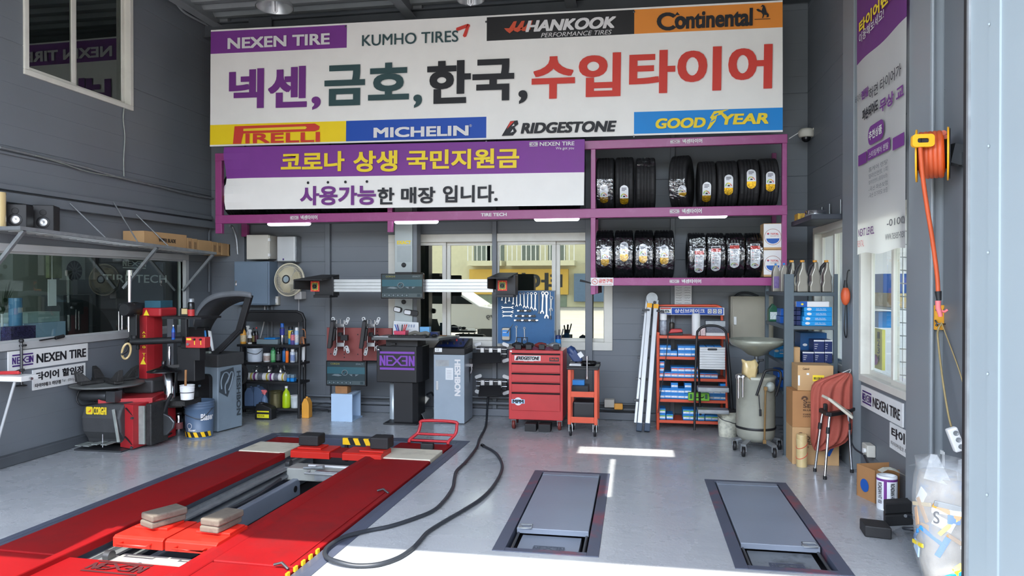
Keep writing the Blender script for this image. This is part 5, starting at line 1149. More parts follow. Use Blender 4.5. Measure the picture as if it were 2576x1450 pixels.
ORD=['smallest wrench at the left of the top row on the blue board','second wrench from the left in the top row of the board','third wrench from the left in the top row of the board','fourth wrench from the left in the top row of the board','fifth wrench from the left in the top row of the board','sixth wrench from the left in the top row of the board','seventh wrench from the left in the top row of the board','eighth wrench from the left in the top row of the board','ninth wrench from the left in the top row of the board','tenth wrench from the left, the last combination wrench before the dark one']
for k,(x0,x1,y1,r_)in enumerate(((1264,1263,755,1.8),(1273,1272,762,2.2),(1281,1281,757,2.4),(1292,1291,764,2.6),(1300,1300,769,2.8),(1309,1309,767,3),(1318,1319,772,3.4),(1328,1327,773,3.2),(1337,1337,775,3.5),(1347,1346,778,3.8))):
 wrench(ORD[k],(x0,739),(x1,y1),r_)
wrench('dark double ended wrench in the top row, left of the two large ratchet wrenches',(1356,739),(1356,787),3,'steel_dark')
wrench('large ratchet ring wrench, the smaller of the two at the right of the board',(1366,738),(1364,785),4.4,ratch=True)
wrench('largest ratchet ring wrench at the right of the blue board',(1375,739),(1375,796),5.2,ratch=True)
t=thing('socket_bar','long slim extension bar hanging at the right edge of the blue board','tool',PY(1385,800,YW))
mb=MB(); mb.tube([PY(1384,735,YW),PY(1385,797,YW)],.006,8); mb.build('rod',['chrome'],t); mb=MB(); mb.tube([PY(1385,795,YW),PY(1385,804,YW)],.011,10); mb.build('socket',['steel_dark'],t)
wrench('adjustable pliers shaped wrench behind the slim extension bar',(1387,750),(1386,778),4.5,'galv')
for k,(x0,x1,y)in enumerate(((1264,1289,774),(1266,1289,785),(1266,1286,795))):
 wrench(('upper of the three short level wrenches on the board','middle of the three short level wrenches on the board','lowest of the three short level wrenches on the board')[k],(x0,y),(x1,y),3,ring=False,group='level wrenches on the blue board')
for k,(x0,x1,y,n)in enumerate(((1301,1337,782,6),(1296,1348,795,9),(1293,1354,806,10))):
 A_,B_=PY(x0,y,YW),PY(x1,y,YW); t=thing('socket_rail',('upper socket rail on the blue board','middle socket rail on the blue board','lowest and longest socket rail on the blue board')[k],'socket rail',(A_+B_)/2,'socket rails on the blue board')
 mb=MB(); mb.beam(A_,B_,.008,.014); mb.build('rail',['chrome'],t)
 for i in range(n):q=A_+(B_-A_)*((i+.5)/n); mb=MB(); mb.cyl(q+Vector((0,-.004,0)),q+Vector((0,-.032,0)),.0105+.002*(i%3),n=12); mb.build('socket',['black_gloss' if i%3 else 'chrome'],t)
wrench('left of the two wrenches hanging over the tool chest',(1299,823),(1299,858),3,'galv','wrenches low on the board')
wrench('right of the two wrenches hanging over the tool chest',(1319,826),(1320,854),3,'galv','wrenches low on the board')
# squeeze can on a shelf hook
a_,b_,c_,d_=span(1262,1283,825,857,YW-.05); t=thing('oil_can','grey plastic bottle with a blue label fixed low left on the blue board','bottle',((a_+b_)/2,YW-.03,c_))
mb=MB(); mb.prism(rrect(a_,c_,b_,d_,.02),'Y',YW-.06,YW+.01); mb.build('body',['bottle_grey'],t,bev=.01,seg=3)
mb=MB(); mb.mat(0).flat([(0,0),(1,0),(1,1),(0,1)],(a_+.008,YW-.06,c_+.05),(b_-a_-.016,0,0),(0,0,.075),.003); mb.mat(1).flat([(.1,.6),(.8,.6),(.8,.7),(.1,.7)],(a_+.008,YW-.06,c_+.05),(b_-a_-.016,0,0),(0,0,.075),.004); mb.build('label',['box_blue','white'],t)
mb=MB(); mb.tube([PY(1275,838,YW-.07),PY(1291,816,YW-.07)],.006,8,r2=.003); mb.build('spout',['steel_dark'],t)
# tool chest
YT_=7.92
a,b,c,d=span(1280,1416,882,1043,YT_); c=.115
t=thing('tool_chest','red wheeled tool chest with five drawers under the blue board','tool chest',((a+b)/2,YT_+.22,0))
mb=MB(); mb.box(a,YT_,c,b,YT_+.45,d); mb.build('cabinet',['red_paint'],t,bev=.006)
def zz(py):return PY(1345,py,YT_).z
for k,(y0,y1)in enumerate(((893,912),(918,937),(943,961),(967,987),(992,1034))):
 mb=MB(); mb.box(a+.035,YT_-.012,zz(y1),b-.03,YT_+.002,zz(y0)); dr_=mb.build('drawer',['red_paint'],t,bev=.003)
 mb=MB(); z=zz(y0); mb.prism([(YT_-.012,z),(YT_-.026,z+.004),(YT_-.03,z+.014),(YT_-.024,z+.018),(YT_-.004,z+.016)],'X',a+.035,b-.03); mb.build('pull',['black'],dr_)
mb=MB(); e=span(1296,1358,897,906,YT_-.012); wq=e[1]-e[0]
mb.mat(2).flat([(-.03,-.25),(1.03,-.25),(1.03,1.2),(-.03,1.2)],(e[0],YT_-.012,e[2]),(wq,0,0),(0,0,e[3]-e[2]),.001)
mb.mat(0).text('RIDGESTONE',(e[0]+wq*.13,YT_-.012,e[2]),UX,UZ,wq*.86,e[3]-e[2],.05,.2,e=.003); mb.mat(0).flat([(0,-.1),(.09,1),(.15,1),(.12,.5),(.12,-.1)],(e[0],YT_-.012,e[2]),(wq,0,0),(0,0,e[3]-e[2]),.003); mb.mat(1).flat([(.03,.4),(.07,1),(.12,1)],(e[0],YT_-.012,e[2]),(wq,0,0),(0,0,e[3]-e[2]),.004)
e=span(1318,1342,907,910,YT_-.012); mb.mat(2).text('DAE YANG',(e[0],YT_-.012,e[2]),UX,UZ,e[1]-e[0],e[3]-e[2],.02,e=.003)
mb.build('maker_sticker',['black_ink','red_ink','white_ink'],t)
mb=MB(); e=span(1382,1406,900,910,YT_-.012); mb.mat(0).flat([(0,0),(1,0),(1,1),(0,1)],(e[0],YT_-.012,e[2]),(e[1]-e[0],0,0),(0,0,e[3]-e[2]),.001); mb.mat(1).text('Red line',(e[0]+.01,YT_-.012,e[2]+.012),UX,UZ,e[1]-e[0]-.02,(e[3]-e[2])*.6,.03,.2,e=.003); mb.build('plate',['black','red_ink'],t)
e=span(1287,1320,1000,1021,YT_-.012); mb=MB(); cx,cz=(e[0]+e[1])/2,(e[2]+e[3])/2
mb.mat(0).flat(disc(0,0,.045,n=26),(cx,YT_-.012,cz),UX,UZ,.001); mb.mat(1).flat([(0,.25),(1,.25),(1,.75),(0,.75)],(e[0],YT_-.012,e[2]),(e[1]-e[0],0,0),(0,0,e[3]-e[2]),.002); mb.mat(2).text('MPM',(e[0]+.012,YT_-.012,cz-.02),UX,UZ,e[1]-e[0]-.024,.04,.06,e=.004); mb.build('round_sticker',['white',M('sky_sticker',170,205,230,rough=.4),'black_ink'],t)
mb=MB(); e=span(1283,1288,882,886,YT_); mb.box(e[0],YT_-.006,e[2],e[1],YT_,e[3]); mb.build('corner_tag',['white'],t)
for px,yy in((1293,YT_+.05),(1408,YT_+.05),(1300,YT_+.38),(1404,YT_+.38)):
 x=PY(px,1050,yy).x; mb=MB(); mb.lathe([(.02,-.018),(.052,-.016),(.054,0),(.052,.016),(.02,.018)],(x,yy,.054),'X',20); cw=mb.build('caster',[M('caster_red',110,46,40,rough=.5)],t)
 mb=MB(); mb.box(x-.028,yy-.02,.05,x-.021,yy+.02,.1); mb.box(x+.021,yy-.02,.05,x+.028,yy+.02,.1); mb.box(x-.03,yy-.03,.1,x+.03,yy+.03,.116); mb.build('fork',['steel_dark'],cw)
TZ=d+.001
def gun(label,px,py0,px1,Y,body,mt2='black',flip=1):
 A_,B_=PY(px,870,Y),PY(px1,870,Y); t=thing('power_tool',label,'power tool',((A_.x+B_.x)/2,Y,TZ),'power tools on the tool chest'); ln=B_.x-A_.x
 mb=MB(); mb.T=Matrix.Translation((A_.x,Y,TZ+.036)); mb.lathe([(.015,0),(.024,.02),(.034,ln*.3),(.035,ln*.62),(.028,ln*.8),(.024,ln)],(0,0,0),'X',14); mb.build('motor_housing',[body],t)
 mb=MB(); mb.beam((A_.x+ln*.6,Y-.02,TZ+.03),(A_.x+ln*.75,Y-.14,TZ+.026),.036,.045); mb.build('grip',[mt2],t,bev=.008)
 mb=MB(); mb.cbox((A_.x+ln*.78,Y-.16,TZ+.03),(.07,.05,.058)); mb.build('battery',['black'],t,bev=.006); return t
gun('black impact wrench lying at the left end of the chest top',1288,0,1316,YT_+.22,'black')
gun('black stubby impact gun on the chest top left of the red cased tool',1318,0,1341,YT_+.22,'rubber')
gun('dark red cased impact tool in the middle of the chest top',1346,0,1374,YT_+.24,M('tool_red',120,44,40,rough=.4),'black')
gun('grey metal air tool at the right end of the chest top',1380,0,1410,YT_+.24,'galv','steel_dark')
a_,b_=PY(1400,860,YT_+.36).x,PY(1412,860,YT_+.36).x; t=thing('grease_can','blue and dark cylinder with tool handles standing at the back of the chest top','can',((a_+b_)/2,YT_+.38,TZ))
mb=MB(); mb.lathe([(.034,0),(.034,.14),(.03,.145)],((a_+b_)/2-.01,YT_+.38,TZ),n=18); mb.build('body',['box_navy'],t); mb=MB(); mb.lathe([(.0345,.03),(.0345,.1)],((a_+b_)/2-.01,YT_+.38,TZ),n=18,cap=False); mb.build('label',['box_blue'],t)
mb=MB(); x=(a_+b_)/2; mb.tube([(x-.03,YT_+.37,TZ+.1),(x-.045,YT_+.37,TZ+.2)],.009,8); mb.tube([(x+.02,YT_+.37,TZ+.1),(x+.05,YT_+.37,TZ+.22)],.008,8); mb.tube([(x,YT_+.38,TZ+.12),(x+.005,YT_+.38,TZ+.21)],.012,8); mb.build('handles',['steel_dark'],t)
mb=MB(); e=span(1299,1326,850,876,YT_+.32); mb.tube([(e[0],YT_+.34,e[2]+.05),(e[0],YT_+.34,e[3]),(e[1],YT_+.34,e[3]),(e[1],YT_+.34,e[3]-.05)],.006,6); mb.tube([((e[0]+e[1])/2,YT_+.34,TZ+.01),((e[0]+e[1])/2,YT_+.34,e[3])],.008,6); mb.cbox(((e[0]+e[1])/2,YT_+.34,TZ+.02),(.14,.06,.04)); one('tool_stand','black forked stand behind the impact wrenches on the chest top','stand',mb,'black')
for k,(p0,p1)in enumerate(((1320,1342),(1355,1378))):
 a_,b_=PY(p0,1060,7.85).x,PY(p1,1060,7.85).x; mb=MB(); mb.box(a_,7.84,0,b_+.03,8.0,.085); one('rubber_block',('black rubber block on the floor under the tool chest, the left one','black rubber block on the floor under the tool chest, the right one')[k],'block',mb,'rubber','rubber blocks under the tool chest',bev=.004)
 # orange cart
YK=7.66
a,b=PY(1428,1000,YK).x,PY(1503,1000,YK).x; zk=lambda py:PY(1465,py,YK).z
t=thing('tool_cart','orange steel wheeled cart with open shelves right of the tool chest','cart',((a+b)/2,YK+.2,0))
for x in(a,b-.035):
 for yy in(YK,YK+.38):
  mb=MB(); mb.box(x,yy,.13,x+.035,yy+.03,zk(930)); mb.build('post',['orange_red'],t,bev=.003)
for y0,y1 in((1050,1065),(986,1000)):
 mb=MB(); mb.box(a+.036,YK+.001,zk(y1),b-.036,YK+.40,zk(y1)+.01); mb.box(a+.035,YK-.003,zk(y1),b-.035,YK+.004,zk(y0)); mb.build('shelf',['orange_red'],t,bev=.002)
mb=MB(); mb.box(a-.012,YK-.02,zk(931),b+.012,YK+.43,zk(925)); mb.box(a-.012,YK-.02,zk(925),b+.012,YK+.0,zk(921)); mb.box(a-.012,YK+.41,zk(925),b+.012,YK+.43,zk(921)); mb.build('tray',['black'],t,bev=.006)
for x in(a+.03,b-.03):
 for yy in(YK+.04,YK+.36):
  mb=MB(); mb.lathe([(.02,-.014),(.046,-.012),(.048,0),(.046,.012),(.02,.014)],(x,yy,.048),'X',18); cw=mb.build('caster',['black'],t); mb=MB(); mb.box(x-.02,yy-.015,.05,x-.016,yy+.015,.13); mb.box(x+.016,yy-.015,.05,x+.02,yy+.015,.13); mb.build('fork',['chrome'],cw)
ZT=zk(925)+.0008
x0,x1=PY(1432,917,YK+.06).x,PY(1462,917,YK+.06).x
tbox('small_box','white box lying on top of the orange cart','box',1432,1462,917,YK+.05,.12,ZT,'white')
p=PY(1445,905,YK+.26); t=thing('impact_driver','dark blue cordless tool with a white sticker on the orange cart','power tool',(p.x,YK+.28,ZT))
mb=MB(); mb.T=Matrix.Translation((p.x,YK+.28,ZT+.1))@Matrix.Rotation(R(-35),4,'Y'); mb.cbox((-.0,0,-.02),(.1,.09,.15)); mb.lathe([(.05,0),(.052,.05),(.03,.09)],(0,0,.02),n=14); mb.build('body',[M('tool_navy',34,58,104,rough=.4)],t,bev=.015,seg=3)
mb=MB(); mb.T=Matrix.Translation((p.x+.07,YK+.235,ZT+.11))@Matrix.Rotation(R(-35),4,'Y'); mb.cbox((0,0,0),(.05,.004,.06)); mb.build('sticker',['white'],t)
mb=MB(); mb.cbox((p.x+.02,YK+.28,ZT+.02),(.14,.09,.04)); mb.build('battery',['black'],t,bev=.006)
p=PY(1481,920,YK+.08); t=thing('socket_dish','round black magnetic dish on the orange cart','dish',(p.x,YK+.09,ZT)); mb=MB(); mb.lathe([(.055,0),(.09,.03),(.092,.055),(.086,.055),(.084,.03),(.0,.012)],(p.x,YK+.09,ZT),n=28); mb.build('dish',['black_gloss'],t)
mb=MB(); q=PY(1477,915,YK-.03); mb.tube([(q.x,YK-.03,zk(895)),(q.x,YK-.03,zk(952))],.008,8); mb.tube([(q.x,YK-.03,zk(896)),(q.x,YK-.03,zk(904))],.015,12); mb.tube([(q.x,YK-.03,zk(947)),(q.x,YK-.03,zk(953))],.014,10); one('extension_bar','silver extension bar hanging at the front of the orange cart','tool',mb,'chrome')
zs1,zs0=zk(1000)+.0105,zk(1065)+.0105
tbox('blue_case','blue parts box on the middle shelf of the orange cart','box',1440,1470,957,YK+.2,.1,zs1+.065,'box_blue')
tbox('bit_case','black socket set case under the blue box in the orange cart','case',1438,1480,972,YK+.12,.2,zs1,'black')
tbox('drill_case','large black moulded tool case on the bottom shelf of the orange cart','case',1440,1498,1012,YK+.06,.28,zs0,'black',bev=.02)
# no smoking sign on the rack
e=span(1486,1543,699,719,YR0-.012); t=thing('sign','white no smoking sign with red Korean letters on the lowest magenta beam','sign',((e[0]+e[1])/2,YR0,e[2]))
mb=MB(); mb.box(e[0],YR0-.012,e[2],e[1],YR0-.002,e[3]); mb.build('plate',['white'],t)
mb=MB(); h=e[3]-e[2]; mb.tX if 0 else mb.text('금연구역',(e[0]+h*1.0,YR0-.012,e[2]+h*.34),UX,UZ,e[1]-e[0]-h*1.12,h*.52,.02,e=.003); mb.text('NO SMOKING AREA',(e[0]+h*1.0,YR0-.012,e[2]+h*.1),UX,UZ,e[1]-e[0]-h*1.12,h*.13,.01,e=.003)
cx,cz=e[0]+h*.52,e[2]+h*.5; r_=h*.38; N_=22
for k in range(N_):a0,a1=2*PI*k/N_,2*PI*(k+1)/N_; mb.flat([(r_*math.cos(a0),r_*math.sin(a0)),(r_*math.cos(a1),r_*math.sin(a1)),(r_*.84*math.cos(a1),r_*.84*math.sin(a1)),(r_*.84*math.cos(a0),r_*.84*math.sin(a0))],(cx,YR0-.012,cz),UX,UZ,.003)
mb.flat([(-.62*r_,.55*r_),(-.55*r_,.62*r_),(.62*r_,-.55*r_),(.55*r_,-.62*r_)],(cx,YR0-.012,cz),UX,UZ,.003); mb.flat([(-.5*r_,-.08*r_),(.4*r_,-.08*r_),(.4*r_,.08*r_),(-.5*r_,.08*r_)],(cx,YR0-.012,cz),UX,UZ,.0035); mb.build('lettering',['red_ink'],t)
p=PY(1470,708,YR0-.02); mb=MB(); mb.tube([PY(1459,706,YR0-.02),PY(1472,709,YR0-.02),PY(1487,713,YR0-.01)],.012,8,r2=.007); one('torch','slim black lamp sticking out left of the no smoking sign','lamp',mb,'black')
# handwritten sheet on the wall
e=span(1697,1740,718,770,8.67); t=thing('paper_sheet','white handwritten paper hanging below the magenta rack','paper',((e[0]+e[1])/2,8.67,e[2])); mb=MB(); mb.box(e[0],8.67,e[2],e[1],8.674,zl0+.02); mb.build('sheet',['paper'],t)
for k in range(9):
 for j in range(2):mb=MB(); z=e[3]-.03-k*.03; rnd=random.Random(k*2+j); x=e[0]+.015+j*.1; q=[(x+i*.011,8.668,z+rnd.uniform(-.006,.006))for i in range(7)]; mb.tube(q,.0016,4); mb.build('writing_line',['grey_ink'],t)
e=span(1520,1545,1008,1028,8.5); t=thing('plug_socket','wall socket with a yellow plug low on the wall left of the ladder','socket',(e[0],8.6,e[2])); mb=MB(); mb.box(e[0],8.55,e[2],e[1],8.66,e[3]); mb.build('socket',['pale_box'],t,bev=.006); mb=MB(); mb.cbox((e[1]+.05,8.54,e[2]+.02),(.1,.06,.07)); mb.build('plug',['orange_bottle'],t,bev=.01)
# aluminium folding ladder leaning at the wall
t=thing('folding_ladder','folded aluminium ladder leaning against the back wall beside the orange display rack','ladder',PZ(1615,1082))
def P2(px,py,f):return PY(px,py,8.0+.48*f)
for(x0,y0),(x1,y1)in(((1608,1078),(1635,755)),((1628,1080),(1651,757))):
 A_,B_=P2(x0,y0,0),P2(x1,y1,1); A_.z=max(A_.z,.05)
 mb=MB(); mb.beam(A_,B_,.052,.07,(0,-1,0)); mb.build('rail',['alu_white'],t,bev=.006)
 mb=MB(); mb.beam(A_-(B_-A_)*.025,A_+(B_-A_)*.035,.062,.08,(0,-1,0)); mb.build('rubber_foot',[M('foot_blue',50,66,84,rough=.6)],t,bev=.006)
 mb=MB(); mb.beam(A_+(B_-A_)*.93,A_+(B_-A_)*.965,.058,.078,(0,-1,0)); mb.build('band',['reel_yellow'],t)
A_,B_=P2(1598,1070,.05),P2(1628,752,1.0); A_.y+=.12; B_.y+=.06; mb=MB(); mb.beam(A_,B_,.03,.06,(0,-1,0)); mb.build('rail',['alu_white'],t,bev=.004)
for k in range(5):
 f=.2+.17*k; q=P2(1606+27*f,1075-320*f,f); mb=MB(); mb.beam(q+Vector((-.07,.1,0)),q+Vector((.1,.05,0)),.03,.03); mb.build('rung',['steel_dark'],t,bev=.004)
q=P2(1640,750,1); mb=MB(); mb.lathe([(.065,-.03),(.068,0),(.065,.03)],(q.x,q.y-.02,q.z+.0),'Y',28); mb.lathe([(.02,-.045),(.02,.045)],(q.x,q.y-.02,q.z),'Y',14); mb.build('hinge',['galv'],t)
mb=MB(); mb.lathe([(.018,-.05),(.018,.03)],(q.x+.03,q.y-.03,q.z-.05),'Y',12); mb.build('hinge_knob',['black'],t)
mb=MB(); q=P2(1640,780,.92); mb.tube([q+Vector((-.11,-.03,.0)),q+Vector((-.03,-.05,0))],.012,8); mb.tube([q+Vector((.05,-.04,-.01)),q+Vector((.14,-.03,-.02))],.012,8); mb.build('lock_lever',['steel_dark'],t)
# ------------------------------------------------------------------ orange display rack of brake pad boxes
YO=8.18
a,b=PY(1652,950,YO).x,PY(1833,950,YO).x; zo=lambda py:PY(1740,py,YO).z
t=thing('display_rack','orange five tier display rack of small blue boxes with a blue headboard','rack',((a+b)/2,YO+.2,0))
for x in(a,b-.03):
 mb=MB(); mb.tube([(x+.015,YO+.01,0),(x+.015,YO+.01,zo(838))],.018,8); mb.build('front_post',['orange_red'],t)
mb=MB(); yb=YO+.38; zt=zo(772); mb.tube([(a+.02,yb,0),(a+.02,yb,zt),(b-.09,yb,zt),(b-.045,yb,zt-.02),(b-.03,yb,zt-.07),(b-.03,yb,0)],.017,8); mb.build('back_frame',['orange_red'],t)
SO=[]
for py in(846,899,953,1007,1060):
 z=zo(py); SO.append(z); mb=MB(); mb.box(a+.02,YO,z-.03,b-.02,YO+.015,z+.002); mb.box(a+.02,YO+.016,z-.012,b-.02,yb-.02,z-.002); mb.build('shelf',['orange_red'],t,bev=.002)
e=span(1660,1822,774,793,YO+.33); e0=(e[0],YO+.33)
mb=MB(); mb.box(e[0],YO+.33,e[2],e[1],YO+.355,e[3]); hb=mb.build('headboard',['white'],t)
mb=MB(); U,V,oo=(e[1]-e[0],0,0),(0,0,e[3]-e[2]),(e[0],YO+.33,e[2])
def hr(x0,y0,x1,y1,m_,ee=.002):mb.mat(m_).flat([(x0,y0),(x1,y0),(x1,y1),(x0,y1)],oo,U,V,ee)
hr(.185,.06,.985,.94,0); hr(.01,.78,.175,.95,1); hr(.01,.06,.175,.22,0)
W_,Hh=e[1]-e[0],e[3]-e[2]
mb.mat(2).text('상신브레이크',(e[0]+W_*.23,YO+.33,e[2]+Hh*.26),UX,UZ,W_*.47,Hh*.56,.03,e=.004); mb.mat(3).text('SB',(e[0]+W_*.02,YO+.33,e[2]+Hh*.32),UX,UZ,W_*.13,Hh*.36,.03,e=.004)
for k in range(3):
 x=.745+k*.078; hr(x,.22,x+.062,.8,2,.003); mb.mat(3).flat(disc(x+.031,.51,.02,.2,14),oo,U,V,.004); mb.mat(2).flat(disc(x+.031,.51,.014,.13,14),oo,U,V,.005)
mb.build('print',['blue_cloth','red_ink','white_ink',M('dark_green_ink',40,70,60,var=0)],hb)
# boxes: one built, the rest copied
LBL={'w':LB(220,226,232),'r':LB(206,90,80),'g':LB(120,170,60)}
def pad_box(kind):
 t=thing('brake_pad_box','x','box',(0,0,0),{'w':'small blue boxes with white labels on the orange rack','r':'small blue boxes with red striped labels on the orange rack','g':'small blue boxes with green striped labels on the orange rack'}[kind])
 mb=MB(); mb.box(-.038,0,0,.038,.2,.06); mb.build('carton',['box_blue'],t,bev=.002)
 mb=MB(); mb.box(-.034,-.0012,.014,.034,0,.034);
 if kind!='w':mb.mat(1).box(-.034,-.0012,.034,.034,0,.046)
 mb.build('label',[LB(220,226,232),LBL[kind]],t); return t
PB={k:None for k in 'wrg'}; NB=[0]
def place_pad(kind,px,row,lev,lab,xs=1.0,dy=0.):
 p=PY(px,900,YO+.03+dy); z=SO[row]+.002+lev*.0605; loc=(p.x,YO+.03+dy,z)
 if PB[kind]is None:PB[kind]=pad_box(kind); o=PB[kind]; o.location=Vector(loc); o['label']=lab
 else:o=dup(PB[kind],loc,lab)
 return o
ROWN=('second','third','fourth','bottom'); LEVN=('bottom','second','third','top')
def row(kind,r_,items):
 n=len(items)
 for i,(px,k)in enumerate(items):
  for l in range(k):
   lv='' if k==1 else(', lower one' if l==0 else ', upper one')if k==2 else ', '+('bottom','middle','top')[l]+' one' if k==3 else ', '+LEVN[l]+' one'
   ordn=('first','second','third','fourth','fifth','sixth','seventh','eighth','ninth','tenth')[i]
   place_pad(kind,px,r_,l,'small blue box on the %s rack shelf, %s pile from the left%s'%(ROWN[r_-1],ordn,lv),dy=.004*((i*7+l*3)%4))
row('w',1,[(1662,2),(1679,2),(1695,1),(1714,2),(1731,2),(1747,2),(1766,2),(1786,2),(1806,2)])
row('r',2,[(1663,3),(1680,1),(1697,2),(1714,2),(1731,2),(1748,2),(1765,1),(1781,1),(1797,1)])
row('w',3,[(1664,2),(1681,2),(1697,3),(1714,2),(1731,3),(1770,2),(1787,2),(1804,2),(1821,3)])
row('g',4,[(1666,2),(1685,1),(1727,2),(1744,2),(1764,2),(1783,1),(1799,1)])
e=span(1731,1784,991,1007,YO-.02); t=thing('green_case','bright green flat tool case at the front of the fourth rack shelf','case',((e[0]+e[1])/2,YO,SO[3]))
mb=MB(); mb.box(e[0],YO-.06,SO[3]+.003,e[1],YO+.022,SO[3]+.003+.085); mb.build('case',['green_plastic'],t,bev=.006)
for f in(.12,.84):mb=MB(); x=e[0]+(e[1]-e[0])*f; mb.box(x-.012,YO-.068,SO[3]+.025,x+.012,YO-.058,SO[3]+.075); mb.build('latch',['green_dark'],t,bev=.003)
mb=MB(); x=(e[0]+e[1])/2; mb.tube([(x-.05,YO-.062,SO[3]+.05),(x-.04,YO-.072,SO[3]+.04),(x+.04,YO-.072,SO[3]+.04),(x+.05,YO-.062,SO[3]+.05)],.005,6); mb.build('handle',['black'],t)
# things on the top tier
z0=SO[0]+.003
t=can('clear tube of cable ties with a white lid on the orange rack',1669,789,842,17,YO+.12,z0,M('tube_clear',150,156,166,rough=.2,var=.3,scale=30),'white',None,name='tie_tube',cat='tube',capf=.3,neck=.78)
can('dark metal grease cylinder on the top tier of the rack',1690,802,842,13,YO+.14,z0,M('grease_metal',66,60,54,rough=.4,metal=.6),'steel_dark',None,name='grease_cylinder',cat='cylinder',capf=.22,neck=.3)
e=span(1682,1718,829,842,YO+.04); t=thing('battery_charger','red and black battery charger on the top tier of the rack','charger',((e[0]+e[1])/2,YO+.1,z0)); mb=MB(); mb.prism([(e[0],z0),(e[1],z0),(e[1],z0+.035),(e[0],z0+.02)],'Y',YO+.03,YO+.17); mb.build('base',['black'],t,bev=.004)
mb=MB(); mb.prism([(e[0],z0+.021),(e[1],z0+.036),(e[1]-.01,z0+.07),(e[0]+.03,z0+.07)],'Y',YO+.035,YO+.165); mb.build('shell',['red_paint'],t,bev=.008)
mb=MB(); q=[PY(1681,838,YO),PY(1680,850,YO-.02),PY(1676,895,YO-.03),PY(1668,950,YO-.03),PY(1660,1000,YO-.02),PY(1655,1040,YO-.02)]; mb.tube(curve(q),.005,6); mb.build('cable',['rubber_hose'],t)
p=PY(1751,842,YO+.08); t=thing('paper_roll','tall white paper roll standing on the top tier of the rack','roll',(p.x,YO+.09,z0)); mb=MB(); h=PY(1751,789,YO+.08).z-z0; mb.lathe([(.044,0),(.046,.02),(.046,h-.01),(.04,h),(.018,h),(.018,h-.03)],(p.x,YO+.09,z0),n=28); mb.build('roll',['white'],t)
tbox('parts_box','small red and white box beside the paper roll','box',1763,1775,826,YO+.03,.1,z0,LB(214,190,188))
tbox('flat_box','white flat box lying at the right of the top tier','box',1776,1826,838,YO+.02,.2,z0,'white')
hq=PY(1800,838,YO+.02).z
tbox('printed_box','dark printed box lying on the white flat box','box',1777,1824,824,YO+.03,.2,hq+.0005,LB(110,112,122))
hq=PY(1800,824,YO+.03).z
tbox('grey_box','grey open topped box at the top of the pile on the rack','box',1775,1825,808,YO+.12,.12,hq+.0005,'galv')
# black step ladder in front of the rack
t=thing('step_ladder','black framed folding step ladder with ribbed metal treads before the orange rack','step ladder',PZ(1780,1085))
Yq=7.86; Pq=lambda px,py,dy=0:PY(px,py,Yq+dy)
mb=MB(); mb.tube(curve([Pq(1747,1083),Pq(1749,960,.05),Pq(1753,850,.1),Pq(1757,832,.1),Pq(1770,822,.1),Pq(1788,819,.1),Pq(1808,822,.1),Pq(1823,832,.1),Pq(1828,850,.1),Pq(1836,940,.06),Pq(1842,1030,.1)],6),.013,10); mb.build('front_frame',['black'],t)
mb=MB(); mb.tube([Pq(1828,860,.12),Pq(1833,1000,.25),Pq(1836,1050,.29)],.012,8); mb.tube([Pq(1756,860,.12),Pq(1760,1000,.25),Pq(1762,1045,.29)],.012,8); mb.build('rear_leg',['black'],t)
e=span(1760,1824,874,931,Yq-.02); n_=9; hh=(e[3]-e[2])/n_
mb=MB()
pr=[]
for k in range(n_):z=e[2]+hh*k; pr+=[(Yq-.01,z+.003),(Yq-.02,z+.008),(Yq-.02,z+hh-.006),(Yq-.01,z+hh-.002)]
mb.prism(pr+[(Yq+.015,e[3]),(Yq+.015,e[2])],'X',e[0],e[1]); top=mb.build('top_step',['alu_white'],t)
mb=MB(); mb.flat(rrect((e[0]+e[1])/2-.05,e[3]-.035,(e[0]+e[1])/2+.05,e[3]-.012,.01),(0,Yq-.021,0),UX,UZ,.002); mb.build('grip_hole',['black'],top)
for y0,y1,dy in((976,987,0.),(1032,1042,0.)):
 e=span(1756,1834,y0,y1,Yq-.05); mb=MB(); mb.box(e[0],Yq-.06,e[2],e[1],Yq+.10,e[3]); mb.box(e[0],Yq-.065,e[2]+.008,e[1],Yq-.058,e[3]-.01); mb.build('step',['galv'],t,bev=.004)
 # beige electrical panel right of the rack
a,b,c,d=span(1838,1946,746,864,8.56)
t=thing('panel_box','large beige metal panel box on the back wall right of the orange rack','cabinet',((a+b)/2,8.6,c)); mb=MB(); mb.box(a,8.57,c,b,YB+.002,d); mb.build('case',['beige_panel'],t,bev=.006)
mb=MB(); mb.box(a+.015,8.556,c+.015,b-.015,8.57,d-.015); dd=mb.build('door',['beige_panel'],t,bev=.004); mb=MB(); e=span(1846,1853,797,818,8.55); mb.box(e[0],8.55,e[2],e[1],8.558,e[3]); mb.build('handle',['alu'],dd,bev=.003)
mb=MB(); mb.tube(curve([PY(1846,748,8.66),PY(1862,738,8.66),PY(1885,738,8.66),PY(1908,746,8.66)]),.012,8); mb.build('cable',['rubber_hose'],t)
